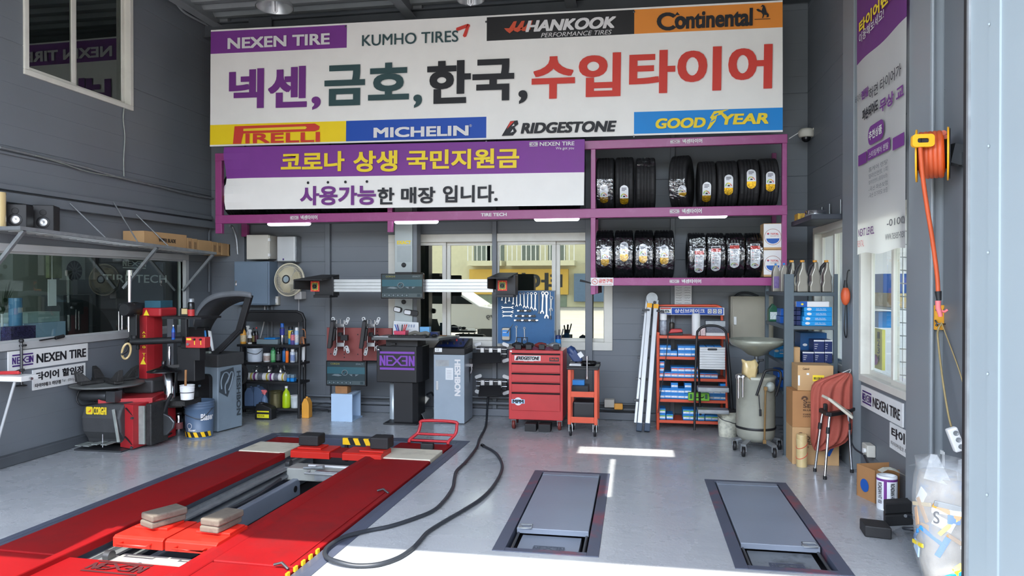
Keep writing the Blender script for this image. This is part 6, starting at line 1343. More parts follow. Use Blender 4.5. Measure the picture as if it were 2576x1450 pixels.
# ================================================================== right corner: drum, shelf unit, cartons, sack, stool
p=PZ(1901,1116); YD=7.36; cx=PY(1901,1000,YD).x; u=1/ppm(1901,YD); rb=47*u
zD=lambda py:PY(1901,py,YD).z
t=thing('oil_drainer','pale grey wheeled oil drainer drum with a funnel dish on top','oil drainer',(cx,YD,0))
mb=MB(); mb.lathe([(rb*.3,zD(1108)),(rb*.8,zD(1106)),(rb*.97,zD(1095)),(rb,zD(1080)),(rb,zD(955)),(rb*1.04,zD(953)),(rb*1.04,zD(946)),(rb*.98,zD(944)),(rb*.5,zD(941))],(cx,YD,0),n=40); mb.build('tank',['drum_grey'],t)
mb=MB(); mb.lathe([(rb*1.03,zD(1076)),(rb*1.05,zD(1073)),(rb*1.03,zD(1070))],(cx,YD,0),n=40,cap=False); mb.build('hose_band',['black'],t)
fc=PY(1903,856,YD); fr=66*u
mb=MB(); zf=lambda py:PY(1903,py,YD).z
mb.lathe([(.02,zf(897)),(fr*.30,zf(893)),(fr*.55,zf(880)),(fr*.93,zf(868)),(fr,zf(861)),(fr,zf(853)),(fr*.97,zf(853)),(fr*.95,zf(862)),(fr*.5,zf(876)),(.03,zf(888))],(fc.x,YD,0),n=40); mb.build('funnel',[M('funnel_grey',150,152,138,rough=.4,metal=.4,var=.15,dirt=(80,78,66),damt=.5)],t)
mb=MB(); mb.lathe([(.022,zD(944)),(.022,zD(915)),(.03,zD(913)),(.03,zD(906)),(.02,zD(904)),(.02,zf(894))],(fc.x,YD,0),n=14); mb.tube([(fc.x+.0,YD,zD(908)),(fc.x+.06,YD-.04,zD(905))],.012,8); mb.build('stem_valve',['steel_dark'],t)
for sx in(-1,1):
 mb=MB(); ax=PY(1926 if sx<0 else 1945,950,YD-.1).x; bx=PY(1912 if sx<0 else 1939,990,YD-.2).x
 q=[(PY(1905,985,YD-.2).x+(0 if sx<0 else .16),YD-.19,zD(988)),(PY(1911,950,YD-.19).x+(0 if sx<0 else .15),YD-.17,zD(930))]
 if sx<0:mb.tube(curve([(PY(1903,985,YD-.2).x,YD-.20,zD(988)),(PY(1911,930,YD).x,YD-.20,zD(940)),(PY(1920,925,YD).x,YD-.2,zD(926)),(PY(1950,925,YD).x,YD-.18,zD(927)),(PY(1955,932,YD).x,YD-.18,zD(945)),(PY(1945,985,YD).x,YD-.14,zD(990))],6),.012,8); mb.build('push_handle',['black'],t)
for k,(px,y1)in enumerate(((1858,996),(1869,993))):
 mb=MB(); q=PY(px,960,YD-.2); mb.tube([(q.x,YD-.2,zD(940)),(q.x,YD-.2,zD(y1))],.010,8); mb.lathe([(.02,0),(.022,.03),(.012,.035)],(q.x,YD-.2,zD(946)),n=10); mb.build('suction_probe',['chrome'],t)
mb=MB(); q=PY(1924,1000,YD-.2); mb.tube([(q.x,YD-.235,zD(972)),(q.x-.01,YD-.245,zD(1095))],.009,8); mb.cbox((q.x,YD-.235,zD(969)),(.03,.02,.035)); mb.cbox((q.x-.01,YD-.245,zD(1098)),(.03,.02,.035)); mb.build('sight_tube',[M('tube_brown',120,92,50,rough=.3)],t)
mb=MB(); q=PY(1908,1000,YD-.2); mb.tube(curve([(q.x,YD-.22,zD(985)),(q.x+.004,YD-.235,zD(1010)),(q.x+.01,YD-.24,zD(1022))]),.005,6); mb.tube([(q.x+.01,YD-.24,zD(1020)),(q.x+.012,YD-.24,zD(1036))],.011,8); mb.build('hanging_cord',['black'],t)
q=PY(1885,928,YD-.12)
RAG=[(.5,0),(1,.02),(.8,.07),(.9,.11),(.35,.15)]
mb=MB(); q=PY(1938,965,YD-.2); mb.sphere((q.x,YD-.2,zD(966)),.045,10,(1,.6,1.1)); one('rag','dirty white rag hanging on the drainer handle','rag',mb,'pale_metal')
for px,yy in((1848,YD-.05),(1870,YD-.30),(1948,YD-.3),(1960,YD+.05)):
 x=PY(px,1110,yy).x; mb=MB(); mb.lathe([(.02,-.016),(.043,-.014),(.045,0),(.043,.014),(.02,.016)],(x,yy,.045),'X',18); cw=mb.build('caster',['black'],t); mb=MB(); mb.box(x-.024,yy-.02,.05,x-.019,yy+.02,.1); mb.box(x+.019,yy-.02,.05,x+.024,yy+.02,.1); mb.beam((x,yy,.105),(cx+(x-cx)*.6,YD+(yy-YD)*.6,.125),.05,.02); mb.build('caster_arm',['galv'],cw)
 # paint bucket
q=PZ(1831,1096); pail('paint splashed old bucket between the orange rack and the drainer drum',1806,1857,1034,1099,q.y-.02,0,M('splashed',196,194,176,rough=.6,var=.3,scale=20,dirt=(50,52,48),damt=.95,dscale=9),'grease',name='paint_bucket',taper=.86,rings=2)
# dark green-grey shelf unit
XA,XB,YU0,YU1=PY(1973,900,7.15).x,PY(2106,900,7.15).x,7.15,8.2
zu=lambda py:PY(2035,py,YU0).z
t=thing('shelf_unit','dark grey steel shelf unit of oil bottles and blue boxes in the right corner','shelf',((XA+XB)/2,(YU0+YU1)/2,0))
for x,yy in((XA,YU0),(XB-.03,YU0),(XA,YU1-.04),(XB-.03,YU1-.04)):
 mb=MB(); top=zu(690)if yy==YU0 else zu(720); w_=.085 if(x==XA and yy==YU0)else .035
 mb.box(x,yy,0,x+w_,yy+.003,top); mb.box(x,yy+.003,0,x+.003,yy+.045,top)if x==XA else mb.box(x+.032,yy+.003,0,x+.035,yy+.045,top); mb.box(x-.012,yy-.012,0,x+w_+.0,yy+.045,.012); mb.build('post',['rack_grey'],t)
SU=[]
for py in(736,821,914,990):
 z=zu(py); SU.append(z); mb=MB(); mb.box(XA+.004,YU0+.004,z-.035,XB-.004,YU1-.004,z); mb.build('shelf',['rack_grey'],t,bev=.004)
def silver(label,px0,px1,Y):
 x0,x1=PY(px0,700,Y).x,PY(px1,700,Y).x; w_=x1-x0; z=SU[0]+.001; h=PY(px0,658,Y).z-z
 t=thing('oil_bottle',label,'bottle',((x0+x1)/2,Y+.05,z),'silver oil bottles on top of the shelf unit'); P_=lambda a,b:(x0+a*w_,z+b*h)
 mb=MB(); mb.prism([P_(.0,.0),P_(1,0),P_(1.02,.2),P_(.95,.32),P_(1,.5),P_(.78,.74),P_(.74,.98),P_(.38,.98),P_(.34,.78),P_(.1,.55),P_(.12,.35),P_(-.02,.2)],'Y',Y,Y+.09); mb.build('body',['bottle_grey'],t,bev=.012,seg=3)
 mb=MB(); mb.prism([P_(.38,.9),P_(.36,.985),P_(-.05,.84),P_(-.28,.5),P_(-.16,.48),P_(.06,.74)],'Y',Y+.02,Y+.08); mb.build('grip',['black'],t,bev=.006)
 mb=MB(); mb.lathe([(.02,0),(.02,.02)],(x0+.56*w_,Y+.06,z+h*.975),n=12); mb.build('cap',[M('cap_orange',220,150,40,rough=.4)],t); return t
for k,(a,b)in enumerate(((2006,2034),(2038,2066),(2069,2094))):silver('silver oil bottle in the front row of the shelf unit, '+('beside the thick corner post','the middle one','at the right end')[k],a,b,YU0+.02)
silver('silver oil bottle behind the corner post on top of the shelf unit',1985,2002,YU0+.25)
jug('grey and purple labelled oil bottle at the far left on top of the shelf unit',1944,1962,662,733,YU0+.5,.09,SU[0]+.001,'bottle_grey','box_blue',LB(110,90,140),name='oil_bottle',neck='c')
jug('grey oil bottle with a blue cap just left of the thick corner post',1964,1984,660,733,YU0+.32,.09,SU[0]+.001,'bottle_grey','box_blue',None,name='oil_bottle',neck='c')
jug('dark green oil bottle at the left of the second shelf of the unit',1934,1958,764,808,YU0+.78,.1,SU[1]+.001,'green_dark','green_dark',LB(190,200,200),name='oil_bottle',neck='c')
def ubox(label,px0,px1,py0,Y,dep,zb,mt,group=None,mark=None,name='carton',cat='box',py1=None):
 x0,x1=PY(px0,850,Y).x,PY(px1,850,Y).x; h=PY((px0+px1)/2,py0,Y).z-(zb if py1 is None else PY((px0+px1)/2,py1,Y).z)
 t=thing(name,label,cat,((x0+x1)/2,Y+dep/2,zb),group); mb=MB(); mb.box(x0,Y,zb,x1,Y+dep,zb+h); mb.build('box',[mt],t,bev=.003)
 if mark:
  mb=MB(); mark(mb,x0,x1,zb,zb+h,Y); mb.build('print',['white','white_ink','black_ink','yellow_ink','box_blue_side',M('print_brown',84,58,40,rough=.7,var=0)],t)
 return zb+h
def mk_blue(mb,x0,x1,z0,z1,Y):
 w_,h=x1-x0,z1-z0; mb.mat(0).flat(disc(x0+w_*.18,z0+h*.55,.022,.013,16),(0,Y,0),UX,UZ,.002); mb.mat(1).text('AIR FILTER',(x0+w_*.42,Y,z0+h*.5),UX,UZ,w_*.36,h*.2,.01,e=.002); mb.flat([(.42,.3),(.8,.3),(.8,.38),(.42,.38)],(x0,Y,z0),(w_,0,0),(0,0,h),.002)
def mk_navy(mb,x0,x1,z0,z1,Y):
 w_,h=x1-x0,z1-z0; mb.mat(0).flat([(0,.88),(1,.88),(1,1),(0,1)],(x0,Y,z0),(w_,0,0),(0,0,h),.002)
 for k in range(3):mb.mat(1).flat([(.08,.62-k*.18),(.4-k*.06,.62-k*.18),(.4-k*.06,.66-k*.18),(.08,.66-k*.18)],(x0,Y,z0),(w_,0,0),(0,0,h),.002)
z=SU[1]+.001
for k in range(4):z=ubox('flat bright blue box on the second shelf, '+('at the bottom of the pile of four','second from the bottom of the pile','third from the bottom of the pile','topmost of the four alike')[k],(2018,2019,2023,2023)[k],2093,0,YU0+.03,.25,z,M('filter_blue',20,148,216,rough=.35,var=.03),'flat blue filter boxes on the shelf unit',mk_blue,'filter_box',py1=None)if False else(lambda zz_:(ubox('flat bright blue box on the second shelf, '+('at the bottom of the pile of four','second from the bottom of the pile','third from the bottom of the pile','topmost of the four alike')[k],(2018,2019,2023,2023)[k],2093,(809,797,785,773)[k],YU0+.03,.25,zz_,M('filter_blue',20,148,216,rough=.35,var=.03),'flat blue filter boxes on the shelf unit',mk_blue,'filter_box')))(z)+.0005
def mk_long(mb,x0,x1,z0,z1,Y):
 w_,h=x1-x0,z1-z0; mb.mat(4).flat([(0,0),(.33,0),(.33,1),(0,1)],(x0,Y,z0),(w_,0,0),(0,0,h),.002); mb.mat(3).flat(disc(x0+w_*.18,z0+h*.5,.012,.01,10),(0,Y,0),UX,UZ,.003)
ubox('long white box with a blue end lying on the pile of flat blue boxes',2003,2086,759,YU0+.02,.2,z,'white',None,mk_long,'filter_box')
for j in range(4):
 for i in range(2):ubox('small dark blue box %s the corner post, %s layer of the second shelf'%(('touching','one along from')[i],('bottom','second','third','top')[j]),(1992,2003)[i],(2002.5,2014)[i],809-12*j,YU0+.10,.2,SU[1]+.001+j*.0485,'box_navy','small dark blue boxes beside the corner post',None,'parts_box',py1=820.5-12*j)
for k,(a,b,y)in enumerate(((1962,1975,795),(1964,1977,775))):ubox(('small blue box on the second shelf left of the corner post, lower','small blue box on the second shelf left of the corner post, upper')[k],a,b,y,YU0+.45,.2,SU[1]+.001+k*.075,'box_blue_side','small blue boxes left of the corner post',None,'parts_box',py1=y+18)
zb=SU[2]+.001
nb='navy parts boxes on the third shelf'
zt1_=[ubox('navy box with a white stripe, lower row of the third shelf, '+n_,a,b,886,YU0+.03,.2,zb,'box_navy',nb,mk_navy,'parts_box')for a,b,n_ in((2019,2047.5,'left'),(2049,2074,'middle'),(2075,2094,'right'))]
for a,b,n_ in((2047,2074,'left'),(2075,2094,'right')):ubox('navy box with a white stripe, upper row of the third shelf, '+n_,a,b,856,YU0+.03,.2,zt1_[1]+.0005,'box_navy',nb,mk_navy,'parts_box')
ubox('small plain brown carton on the third shelf beside the corner post',1994,2013,874,YU0+.03,.12,zb,'cardboard')
ubox('large deep blue box behind the navy boxes on the third shelf',2013,2080,838,YU0+.32,.25,zb,M('deep_blue_box',22,84,138,rough=.4,var=.05),None,mk_blue,'parts_box')
ubox('bright blue box left of the corner post on the third shelf',1948,1980,870,YU0+.48,.3,zb,M('filter_blue',20,148,216),None,mk_blue,'filter_box')
for k in range(4):ubox('blue box on the lowest shelf behind the cartons, '+('bottom left','top left','bottom right','top right')[k],(1957,1957,1990,1990)[k],(1976,1976,2010,2010)[k],(966,945,966,945)[k],YU0+.35,.25,SU[3]+.001+(.1 if k%2 else 0),'box_blue_side','blue boxes on the lowest shelf',None,'filter_box',py1=(984,963,984,963)[k])
# cartons stacked in front
YC2=6.84
def mk_oil(mb,x0,x1,z0,z1,Y):
 w_,h=x1-x0,z1-z0
 for k in range(9):a=PI*k/8; mb.mat(5).flat([(-.004,.012),(.004,.012),(.004,.03),(-.004,.03)],(x0+w_*.32,Y,z0+h*.78),(math.sin(a),0,-math.cos(a)*-1),(-math.cos(a),0,math.sin(a)),.003)
 for s_,y0,y1,e_ in(('S-OIL',.66,.77,.85),('SEVEN',.54,.65,.85),('BLUE #5',.45,.50,.5),('DIESEL',.34,.38,.42),('10W-30',.28,.32,.45)):mb.mat(5).text(s_,(x0+w_*.28,Y,z0+h*y0),UX,UZ,w_*e_*.72,h*(y1-y0),.04,e=.003)
def mk_cas(mb,x0,x1,z0,z1,Y):
 w_,h=x1-x0,z1-z0; mb.mat(3).flat([(.42,.38),(.74,.38),(.74,.62),(.42,.62)],(x0,Y,z0),(w_,0,0),(0,0,h),.002); mb.mat(2).text('BELGIUM',(x0+w_*.45,Y,z0+h*.45),UX,UZ,w_*.24,h*.09,.03,e=.003); mb.mat(5).text('Castrol',(x0+w_*.14,Y,z0+h*.82),UX,UZ,w_*.18,h*.09,.02,e=.003)
 mb.mat(0).flat([(.25,.62),(.32,.62),(.32,.70),(.25,.70)],(x0,Y,z0),(w_,0,0),(0,0,h),.002); mb.mat(0).flat([(.01,.2),(.06,.2),(.06,.6),(.01,.6)],(x0,Y,z0),(w_,0,0),(0,0,h),.002)
def mk_low(mb,x0,x1,z0,z1,Y):mk_oil(mb,x0,x0+(x1-x0)*.55,z0,z1,Y); mb.mat(4).flat([(.72,.25),(.8,.25),(1.,.75),(.98,.85)],(x0,Y,z0),(x1-x0,0,0),(0,0,z1-z0),.002)
z=ubox('brown oil carton on the floor at the bottom of the stack before the shelf unit',1994,2112,1077,YC2,.28,0.0,'cardboard','brown oil cartons',mk_low)
z=ubox('brown oil carton in the middle of the stack behind the red sack',1994,2090,985,YC2,.28,z+.001,'cardboard_dark','brown oil cartons',mk_oil)
z=ubox('brown carton with a yellow sticker on top of the carton stack',2007,2097,920,YC2+.02,.26,z+.001,'cardboard','brown oil cartons',mk_cas)
q=PZ(2017,1174); t=thing('film_roll','pale golden roll of film standing on the floor before the cartons','roll',(q.x,q.y,0)); r_=13/ppm(2017,q.y); h=PY(2017,1093,q.y).z
mb=MB(); mb.lathe([(r_*.97,0),(r_,.01),(r_,h-.01),(r_*.97,h),(r_*.5,h),(r_*.5,h-.05)],(q.x,q.y,0),n=28); mb.build('roll',['gold_film'],t)
for k in range(2):mb=MB(); mb.tube([(q.x+r_*1.005*math.cos(a),q.y+r_*1.005*math.sin(a),h*(.35+.32*k)+.03*math.cos(a-.6))for a in[2*PI*i/24 for i in range(24)]],.003,5,True); mb.build('red_thread',['red_ink'],t)
# red sack hanging from the post
def soft(name,label,cat,cx,cy,w_,d_,prof,mt,par=None,seed=1,n=28,amp=.06,shear=None):
 rnd=random.Random(seed); ph=[rnd.uniform(0,6.28)for _ in range(8)]; mb=MB(); rows=[]
 for i,(f,z)in enumerate(prof):
  r=[]
  for k in range(n):
   a=2*PI*k/n; m_=1+amp*(math.sin(3*a+ph[0]+i*.5)*.5+math.sin(5*a+ph[1]-i*.9)*.35+math.sin(9*a+ph[2]+i)*.3)
   sx=shear(z)if shear else 0
   r.append((cx+sx+w_/2*f*m_*math.cos(a),cy+d_/2*f*m_*math.sin(a),z+.02*amp*10*math.sin(2*a+ph[3])*(1 if 0<i<len(prof)-1 else 0)))
  rows.append(r)
 vs=[v for r in rows for v in r]; fs=[(i*n+k,i*n+(k+1)%n,(i+1)*n+(k+1)%n,(i+1)*n+k)for i in range(len(rows)-1)for k in range(n)]
 fs+=[tuple(range(n))[::-1],tuple(range((len(rows)-1)*n,len(rows)*n))]; mb.add(vs,fs,True)
 if par is not None:return mb.build(name,[mt],par)
 return one(name,label,cat,mb,[mt])
_q=PY(1885,941,YD-.14); soft('rag','cream rag crumpled on top of the oil drainer','rag',_q.x,YD-.14,.15,.1,[(f,zD(943)+z)for f,z in RAG],mm('gold_film'),None,4,14,.3)
YSK=6.70; zk_=lambda py:PY(2090,py,YSK).z; xs0=PY(2088,1000,YSK).x; us=1/ppm(2090,YSK)
t=thing('sack','red brown woven sack hanging from the steel post in the right corner','sack',(xs0,YSK,zk_(1136)))
mb=MB(); n=44; rows=[]
for i,(py,l,r)in enumerate(((937,2118,2139),(948,2088,2142),(962,2046,2140),(985,2040,2140),(1020,2042,2141),(1060,2044,2142),(1090,2043,2140),(1110,2043,2125),(1125,2044,2095),(1136,2048,2062))):
 c=PY((l+r)/2,py,YSK).x; hw=(r-l)/2*us; dp=min(.12,.03+.014*i)if i<8 else .05
 rows.append([(c+hw*math.cos(a)*(1+.03*math.sin(7*a+i)),YSK+dp*math.sin(a)*(1+.45*math.sin(11*a+i*.8))-.012*math.sin(5*a+i*1.3),zk_(py)+.008*math.sin(6*a+i))for a in[2*PI*k/n for k in range(n)]])
mb.add([v for r in rows for v in r],[(i*n+k,i*n+(k+1)%n,(i+1)*n+(k+1)%n,(i+1)*n+k)for i in range(len(rows)-1)for k in range(n)]+[tuple(range(n)),tuple(range((len(rows)-1)*n,len(rows)*n))[::-1]],True); mb.build('bag',['sack_red'],t,sub=1)
for px in(2115,2137):mb=MB(); q=PY(px,940,YSK); mb.tube([q,(XR-.06,YSK+.1,q.z+.03)],.004,6); mb.build('string',['white'],t)
# broken stool
Bs=[PZ(2075,1207),PZ(2050,1187),PZ(2143,1190),PZ(2166,1172)]
cxs,cys=sum(b.x for b in Bs)/4,sum(b.y for b in Bs)/4
t=thing('stool','broken folding stool with chrome legs and a loose white seat, right of the cartons','stool',(cxs,cys,0)); zs=PY(2095,1042,6.45).z
for k,b in enumerate(Bs):
 top=Vector((cxs+(b.x-cxs)*.72,cys+(b.y-cys)*.72,zs)); mb=MB(); mb.tube([b+Vector((0,0,.012)),top+Vector((0,0,-.06)),top*.9+Vector((cxs,cys,zs))*.1],.011,10); lg=mb.build('leg',['chrome'],t)
 mb=MB(); mb.tube([b,b+Vector((0,0,.03))],.015,10); mb.build('foot_cap',['black'],lg); mb=MB(); q=b*.3+top*.7; mb.tube([q,b*.2+top*.8],.016,10); mb.build('sleeve',['black'],lg)
def corner(k,s_=.75):return Vector((cxs+(Bs[k].x-cxs)*s_,cys+(Bs[k].y-cys)*s_,zs))
mb=MB(); mb.beam(corner(1),corner(0),.04,.03); mb.beam(corner(0),corner(2),.05,.035); mb.beam(corner(1),corner(3),.05,.035); mb.beam(corner(3),corner(2),.04,.03); mb.cbox(corner(1)+Vector((.03,-.02,.03)),(.03,.03,.07)); mb.build('seat_frame',['black'],t,bev=.006)
mb=MB(); A_,B_,C_,D_=PY(2068,992,6.42),PY(2085,1000,6.3),PY(2147,1050,6.3),PY(2143,1040,6.5)
th=Vector((-.008,0,-.022)); q=[A_,B_,C_,D_]; m1=A_*.6+D_*.4+Vector((0,.02,.015)); m2=B_*.6+C_*.4
q=[A_,B_,m2,C_,D_,m1]; mb.add([v for v in q]+[v+th for v in q],[(0,1,2,5),(5,2,3,4),(11,8,7,6),(10,9,8,11)]+[(i,(i+1)%6,6+(i+1)%6,6+i)for i in range(6)]); mb.build('seat_board',[M('seat_white',206,200,182,rough=.5,var=.1)],t,bev=.006)
# ------------------------------------------------------------------ right wall
def xr(px,py,X=XR):return PX(px,py,X)
def wall_sign(name,label,cat,px0,px1,pyA,pyB,X,th=.012,**k):
 a,b=xr(px0,pyA[0],X),xr(px1,pyA[1],X); c=xr(px0,pyB[0],X); y0,y1=b.y,a.y; z1=(a.z+b.z)/2; z0=c.z
 t=thing(name,label,cat,(X,(y0+y1)/2,z0)); mb=MB(); mb.box(X,y0,z0,X+th,y1,z1); mb.build('plate',['white'],t); return t,y0,y1,z0,z1
XS=XR-.014
t,y0,y1,z0,z1=wall_sign('sign','white tyre brand sign with purple mark under the right hand window','sign',2166,2270,(972,1012),(1020,1058),XS)
mb=MB(); w_,h=y1-y0,z1-z0; mb.mat(0).logo((XS,y1-w_*.05,z0+h*.2),UYN,UZ,w_*.24,h*.6,.003); mb.mat(1).text('NEXEN TIRE',(XS,y1-w_*.33,z0+h*.24),UYN,UZ,w_*.63,h*.46,.03,e=.003); mb.build('lettering',['deep_purple','black_ink'],t)
a,b,c=xr(2238,1049,XS),xr(2290,1068,XS),xr(2238,1112,XS); y1=a.y; y0=y1-1.0; dz_=max(0,a.z-z0+.01); z1,z0=a.z-dz_,c.z-dz_
t=thing('sign','white Korean tyre discount sign low on the right wall behind the column','sign',(XS,y0,z0)); mb=MB(); mb.box(XS,y0,z0,XS+.012,y1,z1); mb.build('plate',['white'],t)
w_,h=y1-y0,z1-z0; mb=MB(); mb.text('타이어 할인점',(XS,y1-.05,z0+h*.46),UYN,UZ,w_*.92,h*.42,.035,e=.003); mb.text('타이어테크 하단점 Tel : (051) 205-0901',(XS,y1-.04,z0+h*.12),UYN,UZ,w_*.94,h*.2,.01,e=.003); mb.build('lettering',['black_ink'],t)
# hanging banner on the right wall
XBn=1.84; a,b=xr(2155,640,XBn),xr(2279,628,XBn); y1,y0=a.y,b.y; z0,z1=(a.z+b.z)/2,4.6
t=thing('banner','long white and purple tyre rental banner hanging before the right hand window','banner',(XBn,(y0+y1)/2,z0))
w_=y1-y0; hB=z1-z0
def bx_(s,z):return Vector((XBn+.004*math.sin(s*8+z*.9)+.003*math.sin(s*3-z*2.1),y1-w_*s,z))
zp=PX(2160,160,XBn).z; zq=PX(2278,50,XBn).z
def zb_(s):return(PX(2155,160,XBn).z if s<.33 else zp+(zq-zp)*((s-.33)/.67))
mb=MB(); n1,n2=14,44
for i in range(n1):
 for j in range(n2):
  s0,s1=i/n1,(i+1)/n1; v=lambda s,f:bx_(s,z0+.012*math.sin(s*9)*(1-f)+hB*f)
  zz_=z0+hB*(j+.5)/n2; mb.m=1 if zz_>zb_((s0+s1)/2)else 0
  mb.add([v(s0,j/n2),v(s1,j/n2),v(s1,(j+1)/n2),v(s0,(j+1)/n2)],[(0,1,2,3)],True)
mb.build('cloth',[M('vinyl_white',238,236,232,rough=.6,var=.02,translucent=.5),M('vinyl_purple',128,66,140,rough=.6,var=.02,translucent=.35)],t)
mb=MB()
def rt(body,x0,y0_,x1,y1_,mi,off=.02):
 xm=(x0+x1)/2; A_,B_=xr(x0,y0_,XBn),xr(x1,y0_,XBn); zc=xr(xm,(y0_+y1_)/2,XBn).z; hh=(y1_-y0_)/ppmX(xm); mb.mat(mi).text(body,(XBn-.010,A_.y,zc-hh/2),UYN,UZ,A_.y-B_.y,hh,off,e=.004)
def ppmX(px):return F/(xr(px,700,XBn)-O).dot(FW)
rt('타이어렌탈',2166,0,2262,34,2,.04); rt('이용해보세요!',2166,52,2228,78,3,.0)
rt('하면 타이어가',2191,190,2272,221,0,.005); rt('타이어',2156,238,2170,258,0,.0); rt('렌탈',2172,222,2190,246,1,.03); rt('파손되어도',2174,262,2214,292,0,.03); rt('무상 교',2218,230,2279,264,1,.03)
rt('스타일케어 렌탈',2190,370,2240,386,3,.0)
mb.mat(1); A_,B_=xr(2188,335,XBn),xr(2228,335,XBn); z=xr(2208,333,XBn).z; mb.flat(rrect(0,-.075,A_.y-B_.y,.075,.07),(XBn-.010,A_.y,z),UYN,UZ,.003); mb.mat(3).text('추천상품',(XBn-.010,A_.y-.03,z-.035),UYN,UZ,A_.y-B_.y-.06,.07,.02,e=.006)
for a_,b_,c_ in((2163,2184,400),(2186,2243,376),(2250,2279,356)):A_,B_=xr(a_,380,XBn),xr(b_,380,XBn); z=xr((a_+b_)/2,c_,XBn).z; mb.mat(1).flat([(0,-.045),(A_.y-B_.y,-.045),(A_.y-B_.y,.045),(0,.045)],(XBn-.010,A_.y,z),UYN,UZ,.002)
for k in range(5):rt(('홈케어 렌탈','얼라인먼트 1회','얼라인먼트 (품질보증)','-국산 파손보험','-국산 조기마모 보증')[k],2190,411+k*17,2238,423+k*17,4,.0)
rt('-0100',2236,548,2281,566,4,.01); rt('www.nexen-nex',2232,585,2281,601,4,.0); rt('NEXT LEVEL',2164,573,2204,592,1,.02); rt('RENTAL',2162,605,2178,621,5,.01)
mb.build('lettering',['black_ink','purple_ink','yellow_ink','white_ink','grey_ink','pink'],t)
# dark wall shelf with its box, and the dome camera
XW=XR-.005; a=PX(2128,545,XR); t=thing('wall_shelf','dark grey shelf board high on the right wall above the corner window','shelf',(XR-.2,7.6,a.z))
z=PX(2128,552,XR-.0).z; mb=MB(); mb.box(XR-.32,7.15,z,XR-.002,8.05,z+.05); mb.build('board',[M('shelf_dark',52,56,64,rough=.5)],t,bev=.006)
for y in(7.3,7.7,8.0):mb=MB(); mb.tube([(XR-.02,y,z+.05),(XR-.02,y,z+.2)],.008,6); mb.build('bracket',['galv'],t)
p=PY(2062,522,7.7); t=thing('tin','round silver tin on the dark wall shelf','tin',(XR-.2,7.62,z+.05)); mb=MB(); mb.lathe([(.10,0),(.10,.065),(.092,.07)],(XR-.19,7.55,z+.05),n=26); mb.build('can',['chrome'],t); mb=MB(); mb.lathe([(.101,.01),(.101,.03)],(XR-.19,7.55,z+.05),n=26,cap=False); mb.build('label',['galv'],t)
mb=MB(); mb.box(XR-.30,7.82,z+.0505,XR-.16,7.98,z+.12); one('small_box','small yellow and black box left of the tin on the wall shelf','box',mb,M('yb',190,150,50,rough=.5,var=.5,scale=40))
p=PY(2028,340,8.5); t=thing('dome_camera','white dome security camera on an arm right of the tyre rack','camera',p)
mb=MB(); mb.lathe([(.03,0),(.075,.005),(.085,.03),(.085,.07),(.06,.1),(.0,.105)],p+Vector((0,0,-.03)),n=24); mb.box(p.x+.06,8.45,p.z+.0,XR,8.55,p.z+.07); mb.box(p.x+.19,8.46,p.z-.05,p.x+.22,8.54,p.z+.11); mb.build('housing',['pale_box'],t,bev=.004)
mb=MB(); mb.sphere(p+Vector((0,0,-.03)),.052,16); mb.build('dome',['black_gloss'],t)
mb=MB(); mb.tube([p+Vector((-.08,0,.03)),PY(1985,349,8.5)],.006,6); mb.build('cable',['white'],t)
# orange lamp hanging by the corner window
q=PX(2127,745,XR-.12); t=thing('hand_lamp','orange hand lamp hanging on a cable beside the right post','lamp',q); mb=MB(); mb.sphere(q,.05,14,(.8,.8,1.7)); mb.build('case',['hose_orange'],t)
mb=MB(); mb.tube([q+Vector((0,0,.06)),q+Vector((.0,0,.14))],.022,8,r2=.012); mb.build('handle',['black'],t); mb=MB(); mb.tube(curve([q+Vector((0,0,-.08)),q+Vector((-.01,0,-.3)),q+Vector((.04,.1,-.34)),q+Vector((.03,.06,.2)),q+Vector((.1,.05,.16))]),.005,6); mb.build('cable',['black'],t)
pipe('cable','thin black cable running down the corner window','cable',[(XR-.04,7.0,2.7),(XR-.04,7.0,1.9),(XR-.04,7.02,1.25),(XR-.05,7.0,1.1),(XR-.03,6.96,1.12)],.005,'black')
def st(name,label,cat,p0,p1,q0,q1,X,d,mt):
 a,b=PX(p0,(q0+q1)/2,X),PX(p1,(q0+q1)/2,X); z1,z0=PX((p0+p1)/2,q0,X).z,PX((p0+p1)/2,q1,X).z
 mb=MB(); mb.box(X,b.y,z0,X+d,a.y,z1); return one(name,label,cat,mb,mt)
XT=2.5
st('store_shelf','white shelf of boxes seen through the right hand window','shelf',2150,2262,771,777,XT,.4,'white')
st('paper_stack','pale stack of paper on the white shelf behind the right window','paper',2168,2260,737,770.5,XT+.03,.3,'gold_film')
st('blue_crate','dark blue crate above the paper stack behind the right window','crate',2170,2222,690,736.5,XT+.04,.3,'box_blue_side')
st('blue_box','bright blue box under the white shelf behind the right window','box',2186,2210,784,823,XT+.02,.2,'box_blue')
nb_=st('notice_board','yellow numbered board seen through the right hand window','board',2176,2219,826,925,XT,.03,M('board_yellow',222,212,96,rough=.5))
for k in range(4):
 q=PX(2208,852+k*19,XT); mb=MB(); mb.text('1234'[k],(XT,q.y,q.z),UYN,UZ,.07,.07,.02); mb.build('lettering',['black_ink'],nb_)
q=PX(2200,905,XT-.02); mb=MB(); mb.sphere(q,.06,12,(.3,1.6,1)); one('purple_bundle','purple bundle at the foot of the yellow board behind the window','bundle',mb,M('bundle',170,110,160,rough=.6,var=.3))
t=thing('wire_rack','white wire rack behind the right pane of the right window','rack',PX(2275,850,XT-.1))
for k in range(12):
 py=580+k*33; mb=MB(); mb.tube([PX(2252,py,XT-.1),PX(2292,py+3,XT-.1)],.006,6); mb.build('wire',['white'],t)
for px in(2254,2272,2290):mb=MB(); mb.tube([PX(px,560,XT-.1),PX(px,960,XT-.1)],.007,6); mb.build('upright',['white'],t)
